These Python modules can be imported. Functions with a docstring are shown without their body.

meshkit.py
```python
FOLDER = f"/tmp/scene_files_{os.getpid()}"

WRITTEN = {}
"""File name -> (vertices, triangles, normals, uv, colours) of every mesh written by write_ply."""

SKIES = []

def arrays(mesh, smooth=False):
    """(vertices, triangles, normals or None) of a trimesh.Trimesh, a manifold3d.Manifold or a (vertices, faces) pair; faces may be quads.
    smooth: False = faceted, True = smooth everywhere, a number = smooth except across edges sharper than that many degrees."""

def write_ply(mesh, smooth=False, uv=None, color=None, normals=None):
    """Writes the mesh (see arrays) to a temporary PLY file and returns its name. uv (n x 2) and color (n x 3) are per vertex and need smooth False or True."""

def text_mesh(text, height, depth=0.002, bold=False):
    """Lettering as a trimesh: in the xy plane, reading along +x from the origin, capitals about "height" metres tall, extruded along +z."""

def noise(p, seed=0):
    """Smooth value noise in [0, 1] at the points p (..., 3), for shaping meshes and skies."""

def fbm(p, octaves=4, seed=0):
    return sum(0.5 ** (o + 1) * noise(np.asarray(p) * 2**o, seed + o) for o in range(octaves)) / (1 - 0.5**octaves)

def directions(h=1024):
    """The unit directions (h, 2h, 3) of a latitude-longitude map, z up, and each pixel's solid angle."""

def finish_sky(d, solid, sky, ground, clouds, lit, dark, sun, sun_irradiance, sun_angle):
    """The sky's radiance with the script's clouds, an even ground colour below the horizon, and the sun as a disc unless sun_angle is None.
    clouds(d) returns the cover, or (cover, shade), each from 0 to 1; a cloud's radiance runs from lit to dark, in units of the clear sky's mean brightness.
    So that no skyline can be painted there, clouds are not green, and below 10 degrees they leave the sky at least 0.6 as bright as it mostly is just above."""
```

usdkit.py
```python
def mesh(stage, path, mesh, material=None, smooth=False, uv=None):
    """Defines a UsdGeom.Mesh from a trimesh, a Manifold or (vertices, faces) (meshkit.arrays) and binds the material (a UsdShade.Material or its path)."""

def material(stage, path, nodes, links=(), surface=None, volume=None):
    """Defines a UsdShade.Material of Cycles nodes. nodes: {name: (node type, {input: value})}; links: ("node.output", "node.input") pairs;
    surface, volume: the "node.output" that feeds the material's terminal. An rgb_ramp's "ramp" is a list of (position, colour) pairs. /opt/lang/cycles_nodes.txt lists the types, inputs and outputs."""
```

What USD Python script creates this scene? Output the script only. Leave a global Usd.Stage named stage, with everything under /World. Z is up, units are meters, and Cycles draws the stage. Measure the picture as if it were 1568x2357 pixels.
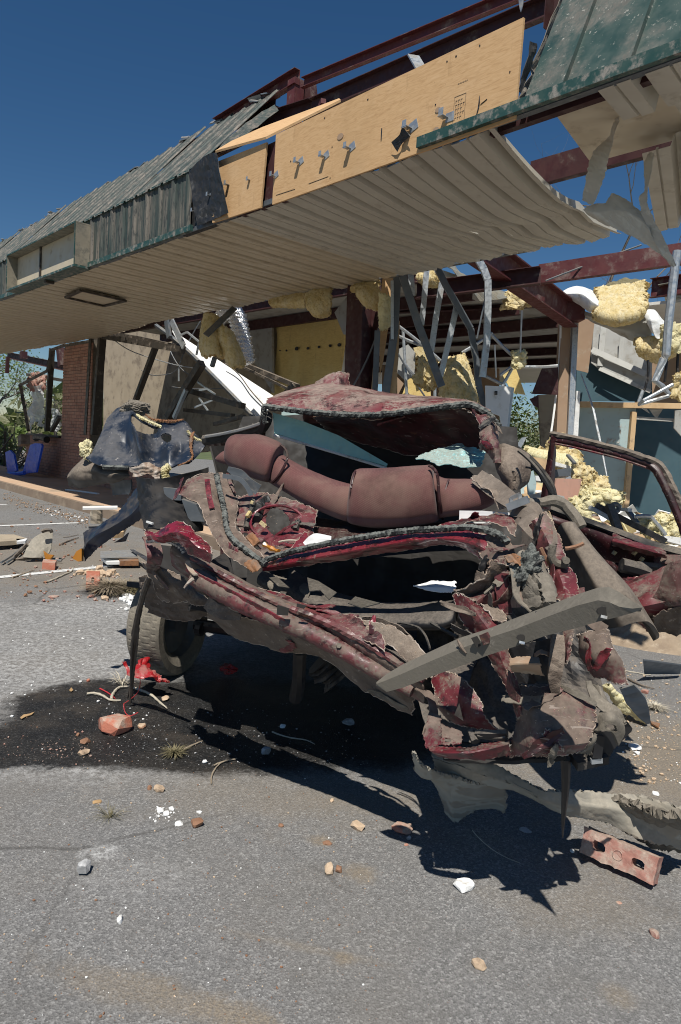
import math, random, numpy as np, trimesh, usdkit, meshkit
from scipy.interpolate import PchipInterpolator, interp1d
from scipy.spatial import ConvexHull
from pxr import Usd, UsdGeom, UsdLux, UsdShade, Gf, Sdf, Vt

random.seed(7); RNG = np.random.default_rng(7)
stage = Usd.Stage.CreateInMemory()
UsdGeom.SetStageUpAxis(stage, UsdGeom.Tokens.z); UsdGeom.SetStageMetersPerUnit(stage, 1.0)
world = UsdGeom.Xform.Define(stage, '/World'); stage.SetDefaultPrim(world.GetPrim())
UsdGeom.Scope.Define(stage, '/World/Looks')

# ------------------------------------------------------------------ camera
FPX, CX, CY, EYE = 1600.0, 784.0, 1178.5, 1.4
PITCH, ROLL = math.radians(5.36), math.radians(3.8)
Fw = np.array([0, math.cos(PITCH), -math.sin(PITCH)])
U0 = np.array([0, math.sin(PITCH), math.cos(PITCH)]); R0 = np.array([1.0, 0, 0])
Rt = math.cos(ROLL) * R0 + math.sin(ROLL) * U0; Up = -math.sin(ROLL) * R0 + math.cos(ROLL) * U0
E0 = np.array([0, 0, EYE])
cam = UsdGeom.Camera.Define(stage, '/World/camera')
cam.CreateHorizontalApertureAttr(24.0); cam.CreateVerticalApertureAttr(24.0 * 1024 / 681)
cam.CreateFocalLengthAttr(24.0 * FPX / 1568.0); cam.CreateClippingRangeAttr(Gf.Vec2f(0.05, 3000))
cam.CreateExposureAttr(0.12)
M = np.eye(4); M[0, :3] = Rt; M[1, :3] = Up; M[2, :3] = -Fw; M[3, :3] = E0
cam.AddTransformOp().Set(Gf.Matrix4d(*M.ravel().tolist()))

# ------------------------------------------------------------------ sky and sun
SUN = np.array([-0.10, -0.50, 0.86])
ELEV, ROT = math.asin(SUN[2]), math.atan2(SUN[0], SUN[1])
sky_m = usdkit.material(stage, '/World/Looks/sky_look', {
    'sky': ('sky_texture', {'sky_type': 'single_scattering', 'sun_disc': False, 'sun_elevation': ELEV, 'sun_rotation': ROT, 'altitude': 600.0, 'air_density': 1.0, 'aerosol_density': 0.15, 'ozone_density': 3.0}),
    'tone': ('hsv', {'hue': 0.5, 'saturation': 1.25, 'value': 0.98}),
    'bg': ('background_shader', {'strength': 0.06})}, [('sky.color', 'tone.color'), ('tone.color', 'bg.color')], surface='bg.background')
dome = UsdLux.DomeLight.Define(stage, '/World/sky')
UsdShade.MaterialBindingAPI.Apply(dome.GetPrim()).Bind(sky_m)
dome.GetPrim().SetCustomDataByKey('kind', 'structure')
sun = UsdLux.DistantLight.Define(stage, '/World/sun')
sun.CreateNormalizeAttr(True) if hasattr(sun, 'CreateNormalizeAttr') else None
sun.CreateIntensityAttr(1.25); sun.CreateAngleAttr(0.5); sun.CreateColorAttr(Gf.Vec3f(1.0, 0.955, 0.88))
zz = SUN / np.linalg.norm(SUN); xx = np.cross([0, 0, 1.0], zz); xx /= np.linalg.norm(xx); yy = np.cross(zz, xx)
Ms = np.eye(4); Ms[0, :3], Ms[1, :3], Ms[2, :3] = xx, yy, zz
sun.AddTransformOp().Set(Gf.Matrix4d(*Ms.ravel().tolist()))

# ------------------------------------------------------------------ helpers: places
def ray(x, y): return Fw + (x - CX) / FPX * Rt - (y - CY) / FPX * Up
def P(x, y, Y): r = ray(x, y); return E0 + r * (Y / r[1])          # the point seen there that lies Y metres ahead
def G(x, y, z=0.0): r = ray(x, y); return E0 + r * ((z - EYE) / r[2])  # ... that lies at height z
TH = math.radians(42.5)
UA = np.array([-math.sin(TH), math.cos(TH), 0]); NB_ = np.array([math.cos(TH), math.sin(TH), 0]); OO = np.array([0, 5.5, 0.0]); ZZ = np.array([0, 0, 1.0])
def B(a, b, z): return OO + a * UA + b * NB_ + z * ZZ                # building frame: a along the front, b inwards
def W(x, y, b): r = ray(x, y); return E0 + r * ((NB_ @ OO + b) / (NB_ @ r))
def zm(x0, y0, s):                                                     # survey sheets of the photograph at several scales
    return lambda x, y: ((x0 + x / s) * 0.98, (y0 + y / s) * 0.98)

# ------------------------------------------------------------------ helpers: scene tree
USED = {}
def numbered(parent, name):
    k = (parent, name); i = USED.get(k, 0); USED[k] = i + 1
    return name if i == 0 else f'{name}_{i:03d}'
LOC = {}
def keys(p, label=None, cat=None, group=None, kind=None):
    for k, v in (('label', label), ('category', cat), ('group', group), ('kind', kind)):
        if v: p.SetCustomDataByKey(k, v)
def thing(name, label, cat, loc=(0, 0, 0), group=None, kind=None):
    path = '/World/' + numbered('/World', name)
    x = UsdGeom.Xform.Define(stage, path); loc = np.asarray(loc, float)
    x.AddTranslateOp().Set(Gf.Vec3d(*loc.tolist())); LOC[path] = loc
    keys(x.GetPrim(), label, cat, group, kind)
    return path
def part(parent, name, mesh, mat, smooth=False, label=None, kind=None):
    path = parent + '/' + numbered(parent, name)
    loc = LOC[parent]; LOC[path] = loc
    v, f = (mesh.vertices, mesh.faces) if hasattr(mesh, 'vertices') else mesh
    m = usdkit.mesh(stage, path, trimesh.Trimesh(np.asarray(v) - loc, np.asarray(f), process=False), MAT[mat], smooth)
    keys(m.GetPrim(), label, None, None, kind)
    key = (len(v), round(float(np.sum(v)), 3))
    if key in RIMS and mat.startswith(('paint', 'mud')) and parent.startswith('/World/wrecked_car'):
        g = RIMS[key]; nn = grid_normals(g); up = nn[..., 2] * np.sign(nn[..., 2]); GRIT.append(g[np.abs(nn[..., 2]) > .35]); FRAG.extend([] if name in ('roof', 'roof_fold', 'left_tail', 'trunk_rim', 'inner_panel', 'inner_liner') else [(q_, m_) for q_, m_ in zip(g[3:-3:9, 3:-3:9].reshape(-1, 3), nn[3:-3:9, 3:-3:9].reshape(-1, 3))])
        loop = np.vstack([g[0, :-1], g[:-1, -1], g[-1, :0:-1], g[:0:-1, 0]])[::1]
        q = path if parent.count('/') == 2 else parent
        rp = q + '/' + numbered(q, 'bent_edge'); LOC[rp] = loc; e = tube(np.vstack([loop, loop[:1]]), .0021, 4, sharp=True)
        usdkit.mesh(stage, rp, trimesh.Trimesh(e[0] - loc, e[1], process=False), MAT['edge_bare'])
    return path
GROUPS = {'stone': 'loose stones on the asphalt', 'brick_chip': 'brick chips on the asphalt', 'plaster_chip': 'white plaster chips on the asphalt', 'twig': 'twigs and sticks on the ground', 'ceiling_grid_rod': 'bent ceiling grid rods', 'loose_wire': 'loose hanging wires', 'metal_stud': 'bent metal studs under the soffit', 'fallen_mullion': 'fallen storefront mullions', 'fallen_stud': 'studs around the white panel', 'insulation_tuft': 'torn tufts of insulation', 'insulation_batt': 'yellow insulation batts', 'insulation_strip': 'insulation strips', 'insulation_facing': 'insulation facing sheets', 'board_scrap': 'board scraps in the wreckage', 'wood_strip': 'wood strips by the column', 'loose_brick': 'loose bricks on the ground', 'dry_weed': 'dry weeds and sprigs', 'metal_rail': 'rails behind the car door', 'fibre_board': 'grey boards under the car tail'}
def single(name, mesh, mat, label=None, cat=None, group=None, kind=None, smooth=False):
    group = group or (GROUPS.get(name) if kind is None else None)
    v, f = (mesh.vertices, mesh.faces) if hasattr(mesh, 'vertices') else mesh
    v = np.asarray(v, float); loc = np.array([(v[:, 0].min() + v[:, 0].max()) / 2, (v[:, 1].min() + v[:, 1].max()) / 2, v[:, 2].min()])
    path = '/World/' + numbered('/World', name)
    m = usdkit.mesh(stage, path, trimesh.Trimesh(v - loc, np.asarray(f), process=False), MAT[mat], smooth)
    m.AddTranslateOp().Set(Gf.Vec3d(*loc.tolist())); LOC[path] = loc
    keys(m.GetPrim(), label, cat, group, kind)
    return path

# ------------------------------------------------------------------ helpers: shapes
def cat(ms):
    vs, fs, k = [], [], 0
    for m in ms:
        v, f = (m.vertices, m.faces) if hasattr(m, 'vertices') else m
        vs.append(np.asarray(v)); fs.append(np.asarray(f) + k); k += len(v)
    return np.vstack(vs), np.vstack(fs)
def unit(v): v = np.asarray(v, float); return v / max(np.linalg.norm(v), 1e-9)
def quadbox(c8):
    f = [[0, 3, 2, 1], [4, 5, 6, 7], [0, 1, 5, 4], [1, 2, 6, 5], [2, 3, 7, 6], [3, 0, 4, 7]]
    f = np.array(f); return np.array(c8, float), np.vstack([f[:, [0, 1, 2]], f[:, [0, 2, 3]]])
def bar(p0, p1, w, h, up=(0, 0, 1), off=(0, 0)):
    """a straight bar from p0 to p1: w across, h along up"""
    p0, p1 = np.asarray(p0, float), np.asarray(p1, float); d = unit(p1 - p0)
    s = np.cross(d, up); s = unit(s) if np.linalg.norm(s) > 1e-6 else np.array([1.0, 0, 0]); t = np.cross(s, d)
    o = s * off[0] + t * off[1]
    q = [(-w / 2, -h / 2), (w / 2, -h / 2), (w / 2, h / 2), (-w / 2, h / 2)]
    return quadbox([p0 + o + s * a + t * b for a, b in q] + [p1 + o + s * a + t * b for a, b in q])
def channel(p0, p1, w, h, t=0.006, up=(0, 0, 1), flip=1):
    """C section: web h tall, two flanges w wide"""
    return cat([bar(p0, p1, t, h, up), bar(p0, p1, w, t, up, (flip * (w / 2 + t / 2), h / 2 - t / 2 - .001)), bar(p0, p1, w, t, up, (flip * (w / 2 + t / 2), -h / 2 + t / 2 + .001))])
def ibeam(p0, p1, w, h, t=0.012, up=(0, 0, 1)):
    return cat([bar(p0, p1, t, h - 2 * t, up), bar(p0, p1, w, t, up, (0, h / 2 - t / 2)), bar(p0, p1, w, t, up, (0, -h / 2 + t / 2))])
def poly_path(pts, n):
    pts = np.asarray(pts, float); s = np.r_[0, np.cumsum(np.linalg.norm(np.diff(pts, axis=0), axis=1))]
    t = np.linspace(0, s[-1], n)
    if len(pts) < 3: return np.stack([np.interp(t, s, pts[:, k]) for k in range(3)], 1)
    return np.stack([PchipInterpolator(s, pts[:, k])(t) for k in range(3)], 1)
def tube(pts, r, k=8, n=None, sharp=False, jit=0.0, seed=0):
    pts = np.asarray(pts, float)
    c = pts if sharp else poly_path(pts, n or max(6, 5 * len(pts)))
    m = len(c); rr = np.interp(np.linspace(0, 1, m), np.linspace(0, 1, len(np.atleast_1d(r))), np.atleast_1d(r))
    tg = np.gradient(c, axis=0); ref = np.array([0.13, 0.2, 1.0]); out = []
    g = np.random.default_rng(seed)
    for i in range(m):
        d = unit(tg[i]); s = np.cross(d, ref); s = unit(s) if np.linalg.norm(s) > .05 else unit(np.cross(d, [1, 0, 0])); t = np.cross(s, d)
        a = np.arange(k) / k * 2 * np.pi; q = rr[i] * (1 + jit * g.uniform(-1, 1, k))
        out.append(c[i] + (q * np.cos(a))[:, None] * s + (q * np.sin(a))[:, None] * t)
    v = np.vstack(out + [c[:1], c[-1:]]); f = []
    for i in range(m - 1):
        for j in range(k):
            a, b = i * k + j, i * k + (j + 1) % k; f += [[a, b, b + k], [a, b + k, a + k]]
    for j in range(k): f += [[m * k, (j + 1) % k, j], [m * k + 1, (m - 1) * k + j, (m - 1) * k + (j + 1) % k]]
    return v, np.array(f)
def strip(pts, wdir, w, thick=0.004, n=24, twist=0.0, amp=0.0, seed=0):
    """a flat band along a path, w wide in direction wdir"""
    c = poly_path(pts, n); w = np.interp(np.linspace(0, 1, n), np.linspace(0, 1, len(np.atleast_1d(w))), np.atleast_1d(w)); wd = unit(wdir)
    tg = np.gradient(c, axis=0); g = np.zeros((n, 5, 3))
    for i in range(n):
        d = unit(tg[i]); s = unit(wd - d * (wd @ d)); t = np.cross(d, s); a = twist * i / n; s = math.cos(a) * s + math.sin(a) * t
        for j in range(5): g[i, j] = c[i] + s * w[i] * (j / 4 - .5)
    return from_grid(g, thick, amp, 9, seed)
RIMS, LAST, GRIT, FRAG = {}, [None], [], []
def wave(p, seed, k=5):
    """sharp-creased crumple, about -1..1: a sum of triangle waves in random directions, bent by smooth noise"""
    g = np.random.default_rng(seed); p = p + 0.5 * (meshkit.noise(p[..., None, :] * .9 + g.uniform(0, 50, 3) + np.arange(3)[:, None] * 17.3, seed) - .5)
    out = 0
    for i in range(k):
        d = unit(g.normal(size=3)); f = g.uniform(.5, 1.6); x = p @ d * f + g.uniform(0, 9)
        out = out + (4 * np.abs(x - np.floor(x + .5)) - 1) / f ** .5
    return out / k * 1.3
def grid_normals(g):
    a, b = np.gradient(g, axis=0), np.gradient(g, axis=1); nn = np.cross(b, a)
    return nn / np.maximum(np.linalg.norm(nn, axis=-1, keepdims=True), 1e-9)
def solidify(v, f, nn, t):
    k = len(v); V = np.vstack([v + nn * t / 2, v - nn * t / 2]); e = {}
    for a, b, c in f:
        for x, y in ((a, b), (b, c), (c, a)): e[(x, y)] = e.get((x, y), 0) + 1
    side = []
    for (x, y) in e:
        if (y, x) not in e: side += [[x, y + k, y], [x, x + k, y + k]]
    F = np.vstack([f, f[:, ::-1] + k] + ([np.array(side)] if side else []))
    used = np.unique(F); mp = np.full(len(V), -1); mp[used] = np.arange(len(used))
    return V[used], mp[F]
def from_grid(g, thick=0.005, amp=0.0, freq=8.0, seed=0, ragged=0.0, holes=(), fine=0.0, keep=None, jag=0.0):
    m, k = g.shape[:2]; nn = grid_normals(g)
    if amp: g = g + nn * (wave(g * freq * .75, seed, 3) * amp * .8 + wave(g * freq * 2.4, seed + 17, 2) * amp * .22)[..., None]
    if jag:
        gg = np.random.default_rng(seed + 991); g = g.copy()
        for sl, inn in (((0, slice(None)), (2, slice(None))), ((-1, slice(None)), (-3, slice(None))), ((slice(None), 0), (slice(None), 2)), ((slice(None), -1), (slice(None), -3))):
            d = g[inn] - g[sl]; L = np.maximum(np.linalg.norm(d, axis=-1, keepdims=True), 1e-6); w = gg.random(len(L))[:, None] ** 3 + .8 * (meshkit.fbm(g[sl] * 45, 2, seed) > .56)[:, None]; g[sl] = g[sl] + d / L * np.minimum(jag * w, L * .7) + gg.normal(size=d.shape) * jag * .12
    if fine: g = g + nn * ((meshkit.fbm(g * 30, 3, seed) - .5) * 2 * fine)[..., None]
    LAST[0] = g; uu, vv = np.meshgrid(np.linspace(0, 1, m), np.linspace(0, 1, k), indexing='ij')
    on = np.ones((m - 1, k - 1), bool); uc, vc = (uu[:-1, :-1] + uu[1:, 1:]) / 2, (vv[:-1, :-1] + vv[1:, 1:]) / 2
    gc = (g[:-1, :-1] + g[1:, 1:]) / 2; nz = meshkit.fbm(gc * 14, 3, seed + 5) - .5
    for (hu, hv, ru, rv, rough) in holes: on &= np.hypot((uc - hu) / ru, (vc - hv) / rv) + nz * rough > 1
    if ragged:
        ed = np.minimum(np.minimum(uc, 1 - uc), np.minimum(vc, 1 - vc)); on &= ed + nz * ragged * 2 > ragged * .35
    if keep is not None: on &= keep(uc, vc, nz)
    i, j = np.nonzero(on); a = i * k + j
    f = np.vstack([np.stack([a, a + 1, a + k + 1], 1), np.stack([a, a + k + 1, a + k], 1)])
    return solidify(g.reshape(-1, 3), f, grid_normals(g).reshape(-1, 3), thick)
def interp_rows(rows, nu, nv, lin=False, fold=0.0):
    a = np.asarray(rows, float)
    def along(x, n, k=0.0):
        t = np.linspace(0, 1, len(x)); s = np.linspace(0, 1, n)
        y = interp1d(t, x, axis=0)(s)
        return y if (lin or len(x) < 3) else k * y + (1 - k) * PchipInterpolator(t, x, axis=0)(s)
    a = along(a, nu, fold); a = along(a.transpose(1, 0, 2), nv, fold * .5).transpose(1, 0, 2)
    return a
def sheet(rows, nu=30, nv=30, thick=0.005, amp=0.008, freq=7, seed=0, ragged=0.0, holes=(), lin=False, fine=0.0, keep=None):
    """rows of surveyed points (x, y on the photograph, metres ahead) -> a bent sheet of metal of real thickness"""
    pts = [[P(*q) for q in r] for r in rows]; thin = thick <= .0085
    gr = interp_rows(pts, int(nu * 1.3), int(nv * 1.3), lin, .8 if thin else .2)
    v, f = from_grid(gr, .0028 if thin else thick, min(amp, .020) * .85 if thin else amp * .6, freq, seed, ragged, holes, max(fine, .0012), keep, .008 if thin else 0)
    if thin: RIMS[v.shape[0], round(float(v.sum()), 3)] = np.array(LAST[0])
    return v, f
def sheet3(pts, nu=20, nv=20, **k):
    lin = k.pop('lin', False); return from_grid(interp_rows(pts, nu, nv, lin), **k)
def slab(poly, depth, dirv, seed=None):
    """a plate: planar outline (3-D points) given a thickness along dirv"""
    poly = np.asarray(poly, float); c = poly.mean(0); _, _, vt = np.linalg.svd(poly - c); ex, ey = vt[0], vt[1]
    from shapely.geometry import Polygon
    q = np.stack([(poly - c) @ ex, (poly - c) @ ey], 1); pg = Polygon(q)
    if not pg.is_valid: pg = pg.buffer(0)
    if pg.geom_type != 'Polygon': pg = max(pg.geoms, key=lambda g: g.area)
    v2, f = trimesh.creation.triangulate_polygon(pg, engine='earcut')
    v = c + v2[:, :1] * ex + v2[:, 1:] * ey; nn = np.tile(unit(dirv), (len(v), 1))
    if (np.cross(v[f[0, 1]] - v[f[0, 0]], v[f[0, 2]] - v[f[0, 0]]) @ unit(dirv)) < 0: f = f[:, ::-1]
    return solidify(v + nn * depth / 2, f, nn, depth)
def plate(pts, depth, dirv):
    return slab([P(*q) for q in pts], depth, dirv)
def loft(secs, k=20, power=2.6, amp=0.0, seed=0, sub=5):
    """closed padded body: each section is (top x, y, bottom x, y, metres ahead, half depth)"""
    s = np.asarray(secs, float); t = np.arange(len(s)); tt = np.linspace(0, len(s) - 1, (len(s) - 1) * sub + 1)
    s = PchipInterpolator(t, s, axis=0)(tt) if len(s) > 2 else interp1d(t, s, axis=0)(tt); rings = []
    for r in s:
        a, b = P(r[0], r[1], r[4]), P(r[2], r[3], r[4]); c, h = (a + b) / 2, (a - b) / 2; d = np.array([0.15, 1.0, 0.1]) * r[5]
        w = np.arange(k) / k * 2 * np.pi; cs, sn = np.cos(w), np.sin(w); pw = 2 / power
        rings.append(c + (np.sign(cs) * np.abs(cs) ** pw)[:, None] * h + (np.sign(sn) * np.abs(sn) ** pw)[:, None] * d)
    R = np.array(rings); m = len(R); v = R.reshape(-1, 3)
    if amp: v = v + (meshkit.fbm(v * 12, 3, seed)[:, None] - .5) * amp * unit([.2, -1, .4])
    v = np.vstack([v, R[0].mean(0), R[-1].mean(0)]); f = []
    for i in range(m - 1):
        for j in range(k):
            a, b = i * k + j, i * k + (j + 1) % k; f += [[a, b + k, b], [a, a + k, b + k]]
    for j in range(k): f += [[m * k, j, (j + 1) % k], [m * k + 1, (m - 1) * k + (j + 1) % k, (m - 1) * k + j]]
    f = np.array(f); tm = trimesh.Trimesh(v, f, process=False)
    return (v, f) if tm.volume > 0 else (v, f[:, ::-1])
def rock(c, size, seed, flat=.6, sub=1, yaw=None):
    g = np.random.default_rng(seed); p = g.normal(size=(30, 3)); p /= np.linalg.norm(p, axis=1)[:, None]
    p = np.sign(p) * np.abs(p) ** .75 * np.asarray([1, g.uniform(.6, .9), flat]) * (size / 2) * g.uniform(.86, 1.08, (30, 1))
    a = g.uniform(0, 6.28) if yaw is None else yaw; p = p @ np.array([[math.cos(a), math.sin(a), 0], [-math.sin(a), math.cos(a), 0], [0, 0, 1]])
    h = ConvexHull(p); m = trimesh.Trimesh(p, h.simplices, process=True); m.fix_normals()
    v = np.array(m.vertices); v[:, 2] -= v[:, 2].min() + .003; return v + np.asarray(c), np.array(m.faces)
def tuft_blob(center, axes, seed, n=3, amp=.25, freq=14):
    """fluffy torn lump (glass wool): a ball broken up by coarse and shaggy noise"""
    m = trimesh.creation.icosphere(subdivisions=5); v = np.array(m.vertices); g = np.random.default_rng(seed); o = g.uniform(0, 90, 3); sz = np.linalg.norm(axes, axis=1).mean()
    r = 1 + 1.5 * (meshkit.fbm(v * 1.3 + o, 3, seed) - .5) + amp * 1.1 * (meshkit.fbm(v * 5 + o, 3, seed + 3) - .5) + .35 * (meshkit.noise(v * sz * 130 + o, seed + 8) - .5)
    return np.asarray(center) + (v * np.maximum(r, .2)[:, None]) @ np.asarray(axes), np.array(m.faces)
def batt_bits(center, axes, seed, amp=.3):
    """a torn, folded scrap of glass wool: a few bent layers with ragged edges"""
    g = np.random.default_rng(seed); A = np.diag(axes) if np.ndim(axes) == 2 else np.asarray(axes); out = []
    for k in range(3):
        n_ = 34; x, y = np.meshgrid(np.linspace(-1, 1, n_), np.linspace(-1, 1, n_), indexing='ij'); q = np.stack([x, y, 0 * x], -1); o = g.uniform(0, 90, 3)
        z = (meshkit.fbm(q * 1.1 + o, 3, seed + k) - .5) * 2.6 + (meshkit.fbm(q * 4 + o, 3, seed + k + 9) - .5) * .2; e = g.uniform(.6, 1.0, 2)
        xx_ = x * e[0] + (meshkit.fbm(q * 1.6 + o + 7, 2, seed + k) - .5) * .9; yy_ = y * e[1] + (meshkit.fbm(q * 1.6 + o + 19, 2, seed + k) - .5) * .9
        pts = np.stack([xx_ * A[0], (z * .7 + g.uniform(-.4, .4)) * A[1], yy_ * A[2] + z * A[2] * .25], -1) * 1.05; pts += (meshkit.noise(pts * 110, seed)[..., None] - .5) * .008
        out.append(from_grid(pts + np.asarray(center), min(.06, A.min() * .45), 0, 1, seed + k, .10, jag=A.min() * .18))
    return cat(out)
def wool(rows, thick, seed, nu=80, nv=80, amp=.02, ragged=.05):
    """a batt of glass wool: thick sheet with shaggy faces"""
    g = interp_rows([[P(*q) for q in r] for r in rows], nu, nv); nn = grid_normals(g)
    g = g + nn * ((meshkit.fbm(g * 6, 3, seed) - .5) * amp * 1.6 + (meshkit.fbm(g * 24, 3, seed + 2) - .5) * amp + (meshkit.noise(g * [150, 150, 60], seed + 1) - .5) * .011)[..., None]
    body = from_grid(g, thick, 0, 1, seed, ragged, jag=.05); r_ = np.random.default_rng(seed + 5); n_ = 900
    p_ = body[0][r_.integers(0, len(body[0]), n_)]; d_ = r_.normal(size=(n_, 3)); d_ /= np.linalg.norm(d_, axis=1)[:, None]; w_ = np.cross(d_, r_.normal(size=(n_, 3))); w_ *= .0022 / np.linalg.norm(w_, axis=1)[:, None]; L_ = r_.uniform(.015, .05, (n_, 1))
    fv = np.stack([p_ - w_, p_ + w_, p_ + d_ * L_], 1).reshape(-1, 3)       # loose strands
    return cat([body, (fv, np.arange(3 * n_).reshape(-1, 3))])

# ------------------------------------------------------------------ materials
MAT = {}
class Nodes:
    def __init__(s): s.n, s.l, s.c = {}, [], 0
    def add(s, kind, **kw):
        s.c += 1; nm = f'n{s.c}'; vals = {}
        for k, v in kw.items():
            if isinstance(v, str) and v.startswith('@'): s.l.append((v[1:], f'{nm}.{k}'))
            else: vals[k] = v
        s.n[nm] = (kind, vals); return '@' + nm + '.'
    def pos(s):
        if not hasattr(s, 'p'): s.p = s.add('geometry')
        return s.p + 'position'
    def noise(s, scale, detail=4, rough=.55, stretch=None, dist=0.0, off=(0, 0, 0)):
        v = s.pos()
        if stretch or any(off): v = s.add('mapping', vector=v, scale=stretch or (1, 1, 1), location=off) + 'vector'
        return s.add('noise_texture', vector=v, scale=float(scale), detail=float(detail), roughness=rough, distortion=dist) + 'fac'
    def ramp(s, fac, stops): return s.add('rgb_ramp', fac=fac, ramp=[(p, c if np.ndim(c) else (c, c, c)) for p, c in stops]) + 'color'
    def rng(s, v, a, b, lo=0.0, hi=1.0): return s.add('map_range', range_type='smoothstep', value=v, from_min=float(a), from_max=float(b), to_min=float(lo), to_max=float(hi), clamp=True) + 'result'
    def mix(s, fac, a, b, t='mix'): return s.add('mix', mix_type=t, fac=fac, color1=a, color2=b) + 'color'
    def math(s, op, a, b=0.0): return s.add('math', math_type=op, value1=a, value2=b) + 'value'
    def bump(s, h, strength=.4, dist=.01): return s.add('bump', height=h, strength=float(strength), distance=float(dist)) + 'normal'
    def done(s, name, surface): MAT[name] = usdkit.material(stage, '/World/Looks/' + name, s.n, s.l, surface=surface[1:]); return MAT[name]
def solid(name, cols, scale=8, rough=.6, dust=None, dust_amt=.5, dust_scale=5, up=0.25, bump=.25, bscale=60, bdist=.004, metal=0.0, stretch=None, spec=.5, scratch=None, trans=None, rvar=.15, sheen=0.0, coat=0.0):
    N = Nodes(); f = N.noise(scale, 5, .6, stretch); c = N.ramp(f, [(.25 + .5 * i / max(1, len(cols) - 1), x) for i, x in enumerate(cols)])
    rg = N.rng(N.noise(scale * 2.3, 3), .3, .7, max(.03, rough - rvar), min(1, rough + rvar))
    if dust is not None:
        d = N.noise(dust_scale, 6, .65); nz = N.add('separate_xyz', vector=N.p + 'normal') + 'z'
        d2 = N.math('add', d, N.math('multiply', nz, up)); m = N.rng(d2, .62 - .35 * dust_amt, .80 - .35 * dust_amt)
        fine = N.rng(N.noise(dust_scale * 22, 3, .7), .3, .62, .45, 1.0); m = N.math('multiply', m, fine)
        c = N.mix(m, c, N.ramp(N.noise(dust_scale * 6, 3), [(.3, tuple(.75 * np.array(dust))), (.7, tuple(1.15 * np.array(dust)))]))
        rg = N.add('mix_float', fac=m, a=rg, b=.92) + 'result'
    if scratch is not None:
        s_ = N.rng(N.noise(26, 6, .75), .60, .66); c = N.mix(s_, c, scratch)
    kw = dict(base_color=c, roughness=rg, metallic=float(metal), specular_ior_level=spec)
    if sheen: kw['sheen_weight'] = sheen
    if coat: kw['coat_weight'] = coat
    if bump: kw['normal'] = N.bump(N.noise(bscale, 4, .65, stretch), bump, bdist)
    p = N.add('principled_bsdf', **kw) + 'BSDF'
    if trans:
        t = N.add('translucent_bsdf', color=trans) + 'BSDF'; p = N.add('mix_closure', fac=.25, closure1=p, closure2=t) + 'closure'
    return N.done(name, p)
DUST = (.20, .155, .12)
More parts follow.
